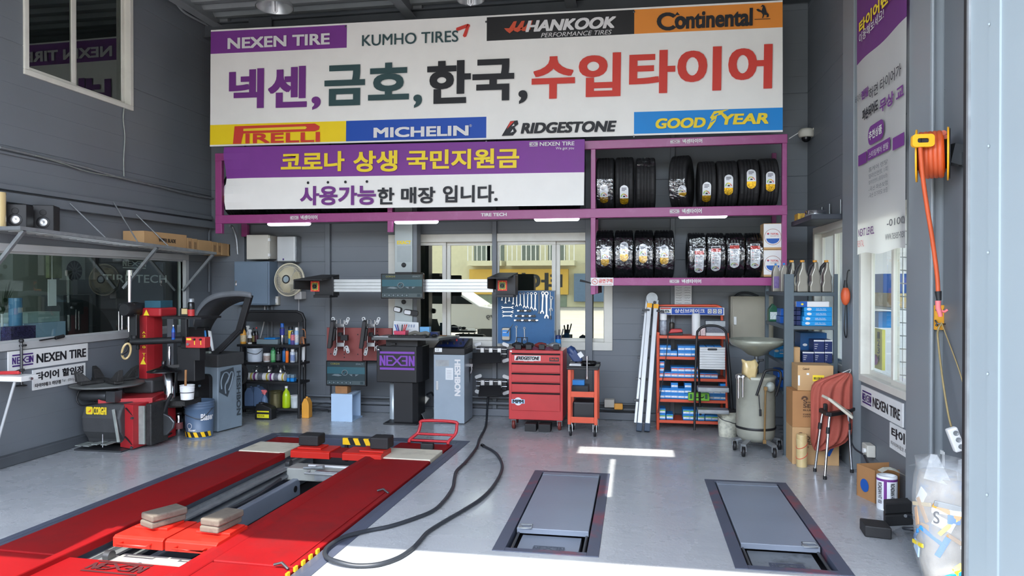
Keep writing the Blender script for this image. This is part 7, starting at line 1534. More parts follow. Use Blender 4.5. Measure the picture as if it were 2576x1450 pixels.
# outlet, cables, carton with tin, rubber blocks
q=PX(2197,1133,XR); t=thing('socket_box','white double wall socket low on the right wall','socket',q); mb=MB(); mb.box(XR-.07,q.y-.07,q.z-.05,XR-.002,q.y+.07,q.z+.05); mb.build('box',['pale_box'],t,bev=.008)
mb=MB(); mb.lathe([(.02,0),(.022,-.02)],(XR-.07,q.y-.03,q.z),'X',12); mb.build('plug',['white'],t); mb=MB(); mb.tube(curve([(XR-.08,q.y+.02,q.z-.04),(XR-.1,q.y+.2,q.z-.02),(XR-.08,q.y+.5,q.z+.08)]),.008,6); mb.tube(curve([(XR-.08,q.y-.04,q.z-.04),(XR-.1,q.y-.3,q.z-.1),(XR-.08,q.y-.7,q.z-.22)]),.012,6); mb.build('cable',['rubber_hose'],t)
c0_,c1_,c2_=PZ(2155,1246),PZ(2202,1268),PZ(2262,1262)
t=thing('open_carton','open brown carton with a blue badge on the floor by the right wall','box',((c0_+c2_)/2)); hC=PY(2190,1185,c1_.y).z
ex=(c0_-c1_); ey=Vector((.36,.12,0)); h4=[c1_,c1_+ey,c1_+ey+ex,c0_]
mb=MB(); Zh=Vector((0,0,hC))
for i in range(4):a_,b_=h4[i],h4[(i+1)%4]; inn=((h4[0]+h4[2])/2-(a_+b_)/2).normalized()*.006; mb.add([a_,b_,b_+Zh,a_+Zh,a_+inn,b_+inn,b_+Zh+inn,a_+Zh+inn],[(0,1,2,3),(7,6,5,4),(2,3,7,6),(0,4,5,1),(1,5,6,2),(0,3,7,4)])
mb.add([v+Vector((0,0,.003))for v in h4],[(0,1,2,3)]); mb.build('box',['cardboard_dark'],t)
mb=MB(); e=ex.normalized(); nrm=Vector((0,0,1)).cross(e); mb.flat(disc(0,0,.05,n=20),c1_+ex*.55+Vector((0,0,hC*.42)),-e,UZ,.004); mb.build('badge',['box_blue_side'],t)
q=PZ(2231,1280); r_=24/ppm(2231,q.y); h=PY(2231,1196,q.y).z; t=thing('label_tin','white tin with purple stripes and black lettering before the brown carton','tin',(q.x,q.y,0))
mb=MB(); mb.lathe([(r_*.98,0),(r_,.01),(r_,h-.01),(r_*.97,h),(r_*.8,h),(r_*.8,h-.02)],(q.x,q.y,0),n=32); tn=mb.build('can',['white_gloss'],t)
mb=MB()
for a0,a1,f0,f1 in((235,252,.1,.93),(150,335,.86,.93)):
 n=12
 for k in range(n):b0,b1=R(a0+(a1-a0)*k/n),R(a0+(a1-a0)*(k+1)/n); mb.quad(*[(q.x+r_*1.01*math.cos(b),q.y+r_*1.01*math.sin(b),h*f)for b,f in((b0,f0),(b1,f0),(b1,f1),(b0,f1))])
mb.build('stripe',['purple_ink'],t)
for ang,s_ in((218,'ROADIAN HT 103'),(286,'ROADIAN HT 103')):b=R(ang); mb=MB(); tv=Vector((-math.sin(b),math.cos(b),0)); mb.text(s_,Vector((q.x+r_*1.012*math.cos(b),q.y+r_*1.012*math.sin(b),h*.82))-tv*.02,(0,0,-1),tv,h*.62,.03,.02,e=.002); mb.build('lettering',['black_ink'],t)
mb=MB(); rnd=random.Random(2); g=[[(q.x-r_*.6+i*r_*.55,q.y-r_*.4+j*r_*.5,h+.012+.03*math.sin(i*.9)+rnd.uniform(0,.012))for i in range(6)]for j in range(4)]
for j in range(3):
 for i in range(5):mb.add([g[j][i],g[j][i+1],g[j+1][i+1],g[j+1][i]],[(0,1,2,3)],True)
one('plastic_sleeve','crumpled pale plastic sleeve lying on the striped tin','plastic',mb,M('sleeve',196,196,180,rough=.4,var=.1))
def rblock(label,pts,h,group='black rubber lifting blocks'):
 a,b,c=[PZ(*p_)for p_ in pts]; d=a+c-b; mb=MB(); v=[a,b,c,d]; mb.add([Vector(p_)for p_ in v]+[p_+Vector((0,0,h))for p_ in v],[(0,1,2,3),(4,5,6,7),(0,1,5,4),(1,2,6,5),(2,3,7,6),(3,0,4,7)]); return one('rubber_block',label,'block',mb,'rubber',group,bev=.008)
rblock('black rubber block nearest the camera on the floor beside the clear bag',((2162,1331),(2176,1352),(2244,1360)),.075)
rblock('black rubber block lying right behind the nearest one at the foot of the column',((2222,1310),(2226,1326),(2298,1322)),.075)
a_=PZ(2226,1326);
mb=MB(); b_=[PZ(2222,1310),PZ(2226,1324),PZ(2298,1319)]; d_=b_[0]+b_[2]-b_[1]; v=b_+[d_]; mb.add([p_+Vector((0,0,.0765))for p_ in v]+[p_+Vector((0,0,.15))for p_ in v],[(0,1,2,3),(4,5,6,7),(0,1,5,4),(1,2,6,5),(2,3,7,6),(3,0,4,7)]); one('rubber_block','black rubber block stacked on another at the foot of the column','block',mb,'rubber','black rubber lifting blocks',bev=.008)
mb=MB(); a_,b_,c_,d_=PZ(2232,1345),PZ(2305,1425),PZ(2330,1370),PZ(2285,1320); rnd=random.Random(9); g=[]
for i in range(7):g.append([(a_*(1-i/6)*(1-j/5)+b_*(i/6)*(1-j/5)+c_*(i/6)*(j/5)+d_*(1-i/6)*(j/5))+Vector((0,0,.006+rnd.uniform(0,.05)*(0<i<6)))for j in range(6)])
for i in range(6):
 for j in range(5):mb.add([g[i][j],g[i+1][j],g[i+1][j+1],g[i][j+1]],[(0,1,2,3)],True)
one('plastic_film','sheet of clear plastic film lying on the floor left of the bag','plastic',mb,FILM)
q=PZ(2300,1355); mb=MB(); mb.tube(curve([(q.x+.06*math.cos(k*.7)*(1.1-k*.02),q.y+.05*math.sin(k*.7),.02+.009*k)for k in range(14)],4),.011,8); one('coiled_cable','coiled black cable on the floor between the column and the bag','cable',mb,'rubber_hose')
# clear rubbish bag
YBg=4.3; cB=PY(2372,1300,YBg); ub=1/ppm(2372,YBg); zb2=lambda py:PY(2372,py,YBg).z
t=thing('rubbish_bag','large clear rubbish bag full of scraps by the right jamb','bag',(cB.x,YBg,0))
prof=[(.62,.004),(.80,.03),(.95,.12),(1.0,zb2(1340)),(1.03,zb2(1290)),(1.02,zb2(1240)),(.98,zb2(1205)),(.9,zb2(1185))]
soft('filling',None,None,cB.x,YBg,118*ub,.36,[(f*.94,max(.012,z*.97))for f,z in prof],M('scraps',168,158,146,rough=.7,var=.25,scale=14,dirt=(92,140,190),damt=.8,dscale=6,bump=.5,bs=25),t,3,30,.06)
rnd=random.Random(12)
for k in range(26):
 a=R(rnd.uniform(165,330)); z=rnd.uniform(.08,zb2(1230)); rr=57*ub; c_=Vector((cB.x+rr*math.cos(a),YBg+.172*math.sin(a),z)); mb=MB(); mb.T=Matrix.Translation(c_)@Matrix.Rotation(a+PI/2,4,'Z')@Matrix.Rotation(rnd.uniform(-1.2,1.2),4,'Y')
 s_=rnd.choice(((.14,.012,.03),(.1,.01,.06),(.06,.014,.05),(.16,.012,.022))); mb.cbox((0,0,0),s_); mb.build('scrap',[rnd.choice(('orange_bottle','white','pale_blue','box_blue','cardboard','yellow_ink','white','gold_film','galv'))],t,bev=.004)
BAGM=M('bag_film',226,230,232,rough=.18,var=0,alpha=.3,bump=.5,bs=9)
soft('film',None,None,cB.x,YBg,126*ub,.39,prof+[(.92,zb2(1160))],BAGM,t,3,30,.07)
for sx in(-1,1):
 mb=MB(); x=cB.x+sx*34*ub; top=zb2(1140 if sx<0 else 1150)
 g=[[(cB.x+sx*62*ub,YBg-.1,zb2(1195)),(cB.x+sx*4*ub,YBg-.16,zb2(1205))],[(x+sx*18*ub,YBg-.08,zb2(1172)),(x-sx*22*ub,YBg-.11,zb2(1178))],[(x+sx*2*ub,YBg-.04,top),(x-sx*10*ub,YBg-.06,top+.0)],[(x+sx*16*ub,YBg+.04,zb2(1170)),(x-sx*18*ub,YBg+.04,zb2(1174))],[(cB.x+sx*58*ub,YBg+.14,zb2(1190)),(cB.x+sx*6*ub,YBg+.17,zb2(1196))]]
 for i in range(4):mb.add([g[i][0],g[i][1],g[i+1][1],g[i+1][0]],[(0,1,2,3)],True)
 mb.build('bag_handle',[BAGM],t)
mb=MB(); mb.text('S',(cB.x-57*ub,YBg-.2,zb2(1290)),(.85,-.25,0),UZ,13*ub,30*ub,.02); mb.build('lettering',['grey_ink'],t)
# ------------------------------------------------------------------ hose reel and power strip on the gate column
YH_=4.74; cc=PY(2345,390,YH_); uh=1/ppm(2345,YH_); axd=Vector((.93,-.36,.0)).normalized(); px_=Vector((0,0,1)); py_=axd.cross(px_)
t=thing('hose_reel','yellow cable reel wound with orange cord on the gate column','cable reel',cc)
def rl(r_,a,h):return cc+(px_*math.cos(a)+py_*math.sin(a))*r_+axd*h
def ringm(prof,mt,nm,n=36):
 mb=MB(); vs=[rl(r_,2*PI*k/n,h)for r_,h in prof for k in range(n)]; m_=len(prof)
 mb.add(vs,[(i*n+k,i*n+(k+1)%n,((i+1)%m_)*n+(k+1)%n,((i+1)%m_)*n+k)for i in range(m_)for k in range(n)],True); return mb.build(nm,[mt],t)
Rr_=66*uh; Wd=34*uh
for h in(-Wd,Wd):ringm([(Rr_,h-.005),(Rr_,h+.005),(Rr_*.30,h+.005),(Rr_*.30,h-.005)],'reel_yellow','flange')
ringm([(Rr_*.94,Wd+.006),(Rr_*.94,Wd+.012),(.02,Wd+.012),(.02,Wd+.006)],'black','back_disc')
ringm([(Rr_*.55,-Wd+.006),(Rr_*.55,Wd-.006),(Rr_*.3,Wd-.006),(Rr_*.3,-Wd+.006)],'black','core')
mb=MB(); n_=5*30; mb.tube([rl(Rr_*.80,2*PI*k/30,-Wd*.72+1.44*Wd*k/n_)for k in range(n_+1)],.017,8); mb.build('wound_cord',['hose_orange'],t)
for rr in(.64,):mb=MB(); mb.tube([rl(Rr_*rr,2*PI*k/30,-Wd*.78+1.56*Wd*k/180)for k in range(181)],.017,8); mb.build('wound_cord',['hose_orange'],t)
e=span(2294,2350,338,370,YH_-.16); mb=MB(); Yg=YH_-.17; h1=[rrect(e[0],e[2],e[1],e[3],.02),rrect(e[0]+.028,e[2]+.024,e[1]-.03,e[3]-.024,.01)]
n_=len(h1[0]); o_,i_=h1; mb.add([(x,Yg,z)for x,z in o_]+[(x,Yg,z)for x,z in i_]+[(x,Yg+.03,z)for x,z in o_]+[(x,Yg+.03,z)for x,z in i_],[f for k in range(n_)for l in[(k+1)%n_]for f in((k,l,n_+l,n_+k),(2*n_+k,3*n_+k,3*n_+l,2*n_+l),(k,2*n_+k,2*n_+l,l),(n_+k,n_+l,3*n_+l,3*n_+k))]); mb.build('guide_plate',['reel_yellow'],t)
mb=MB(); mb.cbox(((e[0]+e[1])/2-.03,Yg+.03,(e[2]+e[3])/2),(.05,.05,.05)); mb.box(e[0]+.02,Yg+.01,(e[2]+e[3])/2-.02,e[1]-.02,Yg+.03,(e[2]+e[3])/2+.02); mb.build('roller',['black'],t,bev=.01)
mb=MB(); mb.beam(cc+axd*(Wd+.01),cc+axd*(Wd+.10)+Vector((0,.05,-.02)),.06,.12); mb.beam(cc+axd*(Wd+.09),Vector((XR-.02,4.70,cc.z-.08)),.03,.03); mb.build('arm',['steel_dark'],t)
mb=MB(); q=[PY(2314,360,Yg+.02),PY(2322,450,YH_-.12),PY(2332,520,YH_-.1),PY(2345,600,YH_-.08),PY(2357,690,YH_-.06),PY(2360,735,YH_-.06)]; mb.tube(curve(q,8),.0125,10); mb.build('cord',['hose_orange'],t)
mb=MB(); mb.tube([PY(2360,733,YH_-.06),PY(2361,745,YH_-.06),PY(2362,756,YH_-.06)],.019,12,r2=.014); mb.build('connector',['black'],t)
q=PY(2362,775,YH_-.06); t=thing('air_nozzle','pink plastic nozzle hung on the yellow plate at the end of the orange cord','nozzle',q)
mb=MB(); mb.tube([PY(2360,757,YH_-.06),PY(2360,775,YH_-.06),PY(2365,790,YH_-.06),PY(2366,797,YH_-.06)],.016,10,r2=.012); mb.tube([PY(2364,782,YH_-.06),PY(2376,785,YH_-.06),PY(2383,780,YH_-.06)],.008,8); mb.build('body',['pink'],t)
e=span(2345,2382,768,830,5.0); t=thing('hook_plate','worn yellow metal hook plate on the gate column','plate',((e[0]+e[1])/2,5.0,e[2])); mb=MB(); mb.prism(rrect(e[0],e[2],e[1],e[3],.012),'Y',4.985,5.0); mb.build('plate',[M('worn_yellow',214,150,40,rough=.5,var=.1,dirt=(90,70,50),damt=.5,dscale=8)],t)
mb=MB(); x=(e[0]+e[1])/2; z=e[2]+.06; mb.tube([(x-.03,4.985,z),(x-.03,4.95,z-.02),(x+.03,4.95,z-.02),(x+.03,4.985,z)],.006,6); mb.build('hook',['steel_dark'],t)
for k in range(4):
 mb=MB(); mb.lathe([(.008,0),(.007,-.006),(0,-.007)],(e[0]+(.02 if k%2 else e[1]-e[0]-.02),4.985,e[2]+(.03 if k<2 else e[3]-e[2]-.03)),'Y',10); mb.build('screw',['steel_dark'],t)
mb=MB(); q=[PY(2368,815,4.95),PY(2360,830,4.94),PY(2360,860,4.95),PY(2372,960,4.82),PY(2385,1040,4.72),PY(2393,1074,4.66)]; mb.tube(curve(q,6),.006,6); mb.tube(curve([PY(2368,812,4.95),PY(2390,870,4.85),PY(2412,930,4.75),PY(2430,990,4.66)],6),.004,6)
q=PY(2403,1106,4.64); t=thing('power_strip','white multi socket power strip hanging on a cord by the column','power strip',q); mb.build('cord',[M('cord_yellow',150,132,90,rough=.5)],t)
mb=MB(); mb.T=Matrix.Translation(q)@Matrix.Rotation(R(-20),4,'Y'); mb.cbox((0,0,0),(.06,.045,.145)); st_=mb.build('strip',['white'],t,bev=.01)
for k in range(3):mb=MB(); mb.T=Matrix.Translation(q)@Matrix.Rotation(R(-20),4,'Y'); mb.lathe([(.015,-.023),(.015,-.027),(.012,-.027),(.010,-.02)],(.008,0,.042-k*.042),'Y',14); mb.build('socket',['galv'],st_)
# ================================================================== left wall
XS_=XL+.012
def lsign(label,px0,px1,pys0,pys1):
 a,b=PX(px0,pys0[0],XS_),PX(px1,pys0[1],XS_); c,d=PX(px0,pys1[0],XS_),PX(px1,pys1[1],XS_); z1,z0=(a.z+b.z)/2,(c.z+d.z)/2
 t=thing('sign',label,'sign',(XS_,(a.y+b.y)/2,z0)); mb=MB(); mb.box(XL,a.y,z0,XS_,b.y,z1); mb.build('plate',['white'],t); return t,a.y,b.y,z0,z1
t,y0,y1,z0,z1=lsign('white tyre brand sign with purple mark under the office window',21,221,(883,866),(932,911))
w_,h=y1-y0,z1-z0; mb=MB(); mb.mat(0).logo((XS_,y0+w_*.04,z0+h*.2),UYP,UZ,w_*.24,h*.62,.003); mb.mat(1).text('NEXEN TIRE',(XS_,y0+w_*.32,z0+h*.24),UYP,UZ,w_*.65,h*.48,.035,e=.003); mb.build('lettering',['deep_purple','black_ink'],t)
t,y0,y1,z0,z1=lsign('white Korean tyre discount sign with telephone number, below the brand sign',83,215,(931,914),(982,961))
w_,h=y1-y0,z1-z0; mb=MB(); mb.text('타이어 할인점',(XS_,y0+w_*.05,z0+h*.46),UYP,UZ,w_*.9,h*.42,.035,e=.003); mb.text('타이어테크 하단점',(XS_,y0+w_*.03,z0+h*.12),UYP,UZ,w_*.47,h*.2,.02,e=.003); mb.text('Tel : (051) 205-0901',(XS_,y0+w_*.52,z0+h*.14),UYP,UZ,w_*.45,h*.17,.0,e=.003); mb.build('lettering',['black_ink'],t)
# wire shelf over the office window
Xo=-5.15; A_,B_=PX(51,569,Xo),PX(545,635,Xo); ya,yb=A_.y,B_.y; za,zb=A_.z,B_.z
zsh=lambda y:za+(zb-za)*(y-ya)/(yb-ya)
t=thing('wire_shelf','pale steel slatted shelf fixed high on the left wall over the office window','shelf',(XL+.2,(ya+yb)/2,zb-.03))
def shb(x0,y0,x1,y1,d0,d1,nm,mt='galv'):
 mb=MB(); mb.add([(x0,y0,zsh(y0)+d0),(x1,y0,zsh(y0)+d0),(x1,y1,zsh(y1)+d0),(x0,y1,zsh(y1)+d0),(x0,y0,zsh(y0)+d1),(x1,y0,zsh(y0)+d1),(x1,y1,zsh(y1)+d1),(x0,y1,zsh(y1)+d1)],[(3,2,1,0),(4,5,6,7),(0,1,5,4),(1,2,6,5),(2,3,7,6),(3,0,4,7)]); return mb.build(nm,[mt],t)
shb(Xo-.03,ya,Xo,yb,-.03,0,'edge_bar'); shb(XL+.001,ya,XL+.03,yb,-.03,0,'edge_bar'); shb(XL+.031,ya,Xo-.031,ya+.03,-.03,0,'end_bar'); shb(XL+.031,yb-.03,Xo-.031,yb,-.03,0,'end_bar')
y=ya+.1
while y<yb-.06:shb(XL+.032,y,Xo-.032,y+.035,-.012,-.002,'slat','alu_white'); y+=.1
for(x0,y0),(x1,y1)in(((176,512),(265,601)),((285,508),(346,615)),((343,540),(423,622))):
 q1=PX(x1,y1,Xo-.01); q1.z=zsh(q1.y); q0=PX(x0,y0,XL+.09); mb=MB(); mb.tube([q0,q1],.007,6); mb.tube([q1,q1+Vector((0,0,-.03))],.012,6); mb.build('tie_rod',['galv'],t)
for f in(.02,.62,.985):
 y=ya+(yb-ya)*f; mb=MB(); mb.beam((Xo-.02,y,zsh(y)-.03),(XL+.015,y,zsh(y)-.48),.03,.03,(0,1,0)); mb.build('brace',['galv'],t)
def on_sh(y):return zsh(y)+.001
# speakers and long cartons
for k,(p0,p1,y0_,lab)in enumerate(((14,72,512,'black bookshelf loudspeaker on the wire shelf, the nearer and larger looking one'),(70,106,516,'black bookshelf loudspeaker on the wire shelf, the farther one'))):
 Yq=(5.42,5.72)[k]; xr_=PY((64,100)[k],540,Yq).x; hh=.30; z=on_sh(Yq)
 x0=-5.46; t2=thing('loudspeaker',lab,'speaker',(x0+.08,Yq+.1,z),'bookshelf loudspeakers');
 mb=MB(); mb.T=Matrix.Translation((x0,Yq,z))@Matrix.Rotation(R(28),4,'Z'); hh=PY(40,y0_,Yq).z-z
 mb.box(0,0,.0,.17,.2,hh); mb.build('cabinet',['black'],t2,bev=.006)
 for zz_,rr,mt in((.36,.055,'black'),(.36,.038,'alu'),(.72,.028,'rubber')):
  mb=MB(); mb.T=Matrix.Translation((x0,Yq,z))@Matrix.Rotation(R(28),4,'Z'); mb.lathe([(rr,-.002 if mt=='black' else-.004),(rr*.8,-.008),(rr*.35,-.001 if mt!='alu' else-.006),(0,-.004)],(.085,0,hh*zz_),'Y',22); mb.build('tweeter' if mt=='rubber' else 'woofer_ring' if mt=='black' else 'woofer_cone',[mt],t2)
q=PX(3,535,-5.45); z=on_sh(5.3); mb=MB(); mb.lathe([(.05,0),(.05,.3)],(-5.42,5.335,z),n=20); one('paper_roll','pale roll standing at the near end of the wire shelf','roll',mb,'gold_film')
xf=-5.33
bxs=[(362,470,600,630),(471,484,601,630),(485,497,602,630),(498,533,606,632),(534,546,606,632),(547,557,606,633),(558,578,609,634),(579,590,610,634),(591,601,610,635)]
for k,(a,b,y0_,y1_)in enumerate(bxs):
 P0,P1=PX(a,620,xf),PX(b,620,xf); Y0_,Y1_=P0.y,min(P1.y,YB-.02-.02*(8-k)); z=zsh(Y0_)-.001 if k==0 else zsh((Y0_+Y1_)/2)-.003; hh=.155
 x1=xf-.012*k*0
 nm=('long brown wiper carton lying along the wire shelf','brown carton end next to the long wiper carton','second small brown carton from the long wiper carton','third brown carton from the long wiper carton','brown carton in the middle of the row on the wire shelf','narrow brown carton right of the middle of the row','third brown carton from the far end of the wire shelf','second brown carton from the far end of the wire shelf','last brown carton at the far end of the wire shelf')[k]
 t2=thing('wiper_carton',nm,'box',(xf-.1,(Y0_+Y1_)/2,z),'brown cartons on the wire shelf'); mb=MB(); mb.box(xf-.26,Y0_+.003,z,xf,Y1_-.003,z+hh); mb.build('box',['cardboard'],t2,bev=.002)
 mb=MB()
 if k==0:
  mb.text('WIPER BLADE',(xf,Y0_+(Y1_-Y0_)*.32,z+hh*.3),UYP,UZ,(Y1_-Y0_)*.4,hh*.28,.03,e=.003)
  mb.build('printing',['black_ink'],t2)
 elif k not in(3,6):mb.flat([(.25,.2),(.75,.2),(.75,.75),(.25,.75)],(xf,Y0_,z),(0,Y1_-Y0_,0),(0,0,hh),.002); mb.build('printing',[M('print_pale',150,118,84,rough=.8,var=.3,scale=90)],t2)
 # wires and conduits on the left wall
pipe('cable','pale cable dropping from the upper window on the left wall','cable',[PX(312,272,XL+.012),PX(310,300,XL+.01),PX(314,345,XL+.01),PX(311,400,XL+.01),PX(312,447,XL+.012)],.007,'pale_metal')
pipe('cable','bundle of pale cables clipped along the left wall above the ledge','cable',[PX(0,371,XL+.03),PX(90,392,XL+.03),PX(205,420,XL+.03),PX(312,450,XL+.03),PX(400,470,XL+.03),PX(470,488,XL+.03),PX(536,500,XL+.03)],.012,'galv')
pipe('cable','thin sagging cable under the cable bundle on the left wall','cable',[PX(90,392,XL+.05),PX(160,412,XL+.04),PX(220,432,XL+.04),PX(312,449,XL+.05)],.006,'pale_metal')
pipe('conduit','grey conduit running down under the roof at the top of the left wall','conduit',[PX(440,0,XL+.04),PX(447,12,XL+.04),PX(470,35,XL+.04),PX(540,72,XL+.04)],.018,'roof_steel')
pipe('conduit','white hose bend at the corner beside the magenta rack foot','hose',[PY(578,568,8.45),PY(585,572,8.5),PY(592,590,8.5),PY(596,612,8.5),PY(598,640,8.5)],.016,'galv')
pipe('conduit','thin conduit up the corner by the office window','conduit',[PX(526,735,XL+.02),PX(526,585,XL+.02),PX(530,572,XL+.02),PX(543,568,XL+.02)],.012,'trim_paint',None,8,0)
# office behind the glass
Xg=-6.6
def off(name,label,cat,p0,p1,q0,q1,mt,X=Xg,d=.25,floor_=False):
 a,b=PX(p0,(q0+q1)/2,X),PX(p1,(q0+q1)/2,X); z1,z0=PX((p0+p1)/2,q0,X).z,PX((p0+p1)/2,q1,X).z
 if floor_:z0=floor_ if floor_ is not True else 0
 mb=MB(); mb.box(X-d,a.y,z0,X,b.y,z1); return one(name,label,cat,mb,mt),(a.y,b.y,z0,z1)
Zd=.86
mb=MB(); mb.box(-7.03,4.2,Zd-.04,-5.75,7.2,Zd); mb.box(-7.02,4.25,0,-5.8,4.3,Zd-.04); mb.box(-7.02,7.1,0,-5.8,7.15,Zd-.04); one('office_counter','white counter inside the office behind the left window','counter',mb,'white')
off('storage_box','large pale box on the office counter','box',60,165,812,860,'pale_blue',-6.3,.4,Zd); off('storage_box','small pale box on top of the large box in the office','box',70,150,786,811,M('pale_green',170,190,186,rough=.5),-6.35,.3)
off('patterned_tin','dark purple box with white dots against the office window','box',28,90,821,858,M('dots',60,50,90,rough=.5,var=.9,scale=90),-5.9,.12,Zd)
q=PX(39,800,-6.2); mb=MB(); h=PX(39,750,-6.2).z; mb.lathe([(.06,Zd),(.06,h)],(q.x,q.y,0),n=20); one('water_jug','clear blue water cylinder on the office counter','jug',mb,M('water_blue',90,140,180,rough=.15))
o,e=off('poster','poster with a wheel picture on the office wall','poster',158,214,628,705,M('poster_white',196,204,196,rough=.5),-7.0,.05)
mb=MB(); mb.m=1; cy_,cz_=(e[0]+e[1])/2,e[2]+(e[3]-e[2])*.3
for k in range(12):b0=2*PI*k/12; mb.flat([(.02*math.cos(b0-.3),.02*math.sin(b0-.3)),(.12*math.cos(b0-.08),.12*math.sin(b0-.08)),(.12*math.cos(b0+.08),.12*math.sin(b0+.08)),(.02*math.cos(b0+.3),.02*math.sin(b0+.3))],(-7.0,cy_,cz_),UYP,UZ,.006)
mb.mat(0).flat(disc(0,0,.13,n=26),(-7.0,cy_,cz_),UYP,UZ,.003); mb.build('wheel_print',['black_ink','grey_ink'],o)
off('poster','second poster with a green picture beside the wheel poster','poster',124,155,628,700,M('poster_green',150,160,120,rough=.5,var=.3,scale=8),-7.0,.05)
o,e=off('wall_panel','dark office wall panel with the shop name in white letters','panel',240,446,632,850,M('panel_brown',74,66,70,rough=.6,var=.05),-6.05,.03)
mb=MB(); a,b=PX(308,665,-6.05),PX(366,665,-6.05); mb.logo((-6.05,a.y,PX(335,676,-6.05).z),UYP,UZ,b.y-a.y,.12,.004); a,b=PX(258,702,-6.05),PX(418,702,-6.05); mb.text('TIRE TECH',(-6.05,a.y,PX(335,712,-6.05).z),UYP,UZ,b.y-a.y,.10,.02,e=.004); mb.build('lettering',['white_ink'],o)
o,e=off('office_screen','dark office monitor seen from behind through the left window','monitor',195,298,704,740,'black',-5.9,.06); mb=MB(); mb.box(-5.97,(e[0]+e[1])/2-.06,Zd,-5.93,(e[0]+e[1])/2+.06,e[2]); mb.build('stand',['black'],o); off('office_cabinet','dark grey office cabinet behind the monitor','cabinet',160,285,742,858,M('cab_dark',70,76,80,rough=.5),-6.7,.3,True)
o,e=off('notice_strip','hanging paper notice strip inside the office window','notice',121,142,703,770,'paper',-6.0,.005); mb=MB(); mb.tube([(-6.002,(e[0]+e[1])/2,e[3]),(-6.002,(e[0]+e[1])/2,2.9)],.003,5); mb.build('string',['white'],o)
mb=MB(); q=PX(5,790,-6.4); rnd=random.Random(5)
for k in range(16):a=rnd.uniform(0,6.28); ln=rnd.uniform(.35,.6); tp=q+Vector((math.cos(a)*.22,math.sin(a)*.25,ln)); mb.add([q+Vector((.02,0,0)),q+Vector((-.02,0,0)),(q+tp)/2+Vector((-.02,.02,.06)),tp,(q+tp)/2+Vector((.02,-.02,.06))],[(0,1,2,3,4)])
pl=thing('potted_plant','spiky dark leaved plant at the left of the office window','plant',(q.x,q.y,Zd)); mb.build('leaves',[M('leaf',44,64,44,rough=.5)],pl); mb=MB(); mb.lathe([(.07,Zd),(.1,Zd+.14),(.09,Zd+.14),(.0,Zd+.11)],(q.x,q.y,0),n=18); mb.lathe([(.012,Zd+.1),(.012,q.z)],(q.x,q.y,0),n=8); mb.build('pot',['white'],pl)
# tool on the sill, pole and small table at the left edge
mb=MB(); mb.tube([PX(100,857,XL+.05),PX(150,849,XL+.05)],.008,6); mb.tube([PX(140,851,XL+.05),PX(160,846,XL+.05)],.018,8); one('squeegee','black tool lying on the sill of the office window','tool',mb,'black')
Yp_=5.70; q=PY(54,900,Yp_); t=thing('stand_pole','thin steel pole with a round foot and a black knob before the left wall signs','stand',(q.x,Yp_,PY(54,973,Yp_).z)); zz1,zz0=PY(54,858,Yp_).z,PY(54,972,Yp_).z
mb=MB(); mb.cyl((q.x,Yp_,zz0),(q.x,Yp_,zz1),.012,n=10); mb.build('pole',['steel_dark'],t); mb=MB(); mb.lathe([(.045,0),(.045,.008),(.015,.014)],(q.x,Yp_,zz0),n=22); mb.build('foot',['black'],t); mb=MB(); mb.sphere((q.x,Yp_,zz1),.022,10); mb.tube([(q.x-.05,Yp_,zz1-.05),(q.x+.05,Yp_,zz1-.04)],.01,8); mb.build('knob',['black'],t)
zt_=PY(30,948,5.28).z
x1=PY(58,955,5.3).x; t=thing('side_table','small white folding table at the left edge','table',(x1-.2,5.4,0)); mb=MB(); mb.box(XL+.08,5.28,zt_-.045,x1,5.46,zt_); mb.build('tabletop',['white'],t,bev=.004)
for xa,xb in((x1-.09,x1-.36),(XL+.12,XL+.1)):
 for yy in(5.31,):mb=MB(); mb.tube([(xa,yy,zt_-.045),(xb,yy,.0)],.012,8); mb.build('leg',['alu_white'],t)
mb=MB(); mb.tube([(x1-.02,5.38,zt_-.02),(x1+.03,5.36,zt_-.025)],.012,8); mb.build('clamp',['chrome'],t)
q=PY(20,945,5.36); t=thing('hand_tool','red and black hand tool lying on the white side table','tool',(q.x,5.4,zt_)); mb=MB(); mb.beam((q.x-.1,5.38,zt_+.015),(q.x+.1,5.38,zt_+.022),.03,.03); mb.build('handle',['red_paint'],t,bev=.008); mb=MB(); mb.beam((q.x+.0,5.44,zt_+.015),(q.x+.13,5.38,zt_+.045),.035,.025); mb.build('head',['black'],t,bev=.006)
# ================================================================== tyre changer
Yt=6.22; t=thing('tyre_changer','dark tyre changer with a round turntable and a tall red column by the left wall','tyre changer',(PY(290,1140,Yt).x,6.5,0))
P_=lambda px,py,Y=Yt:PY(px,py,Y)
a,b=P_(203,1080).x,P_(300,1080).x; zc=P_(250,1020).z
mb=MB(); mb.prism([(Yt+.08,0.10),(Yt+.02,.18),(Yt,.32),(Yt+.03,zc-.05),(Yt+.07,zc),(Yt+.8,zc+.05),(Yt+.8,.05),(Yt+.1,.05)],'X',a,b); mb.build('base_cover',['changer_dark'],t,bev=.02,seg=3)
mb=MB(); mb.box(a-.04,Yt-.04,0,b+.05,Yt+.8,.016); mb.build('base_plate',['steel_dark'],t)
for k,px in enumerate((207,227,248,271)):
 x=P_(px,1130).x; mb=MB(); mb.box(x-.03,Yt-.06,.05+.02*(k>1),x+.035,Yt+.1,.058+.02*(k>1)); mb.build('pedal',['pale_metal'],t)
mb=MB(); mb.tube([(P_(262,1100).x,Yt-.02,.04),(P_(262,1100).x,Yt-.02,.17)],.005,6); mb.build('pedal_guard',['chrome'],t)
mb=MB(); e=[P_(215,1044),P_(267,1026)]; hh=.095; yy=Yt+.01; z=P_(240,1044).z; wl=e[1].x-e[0].x
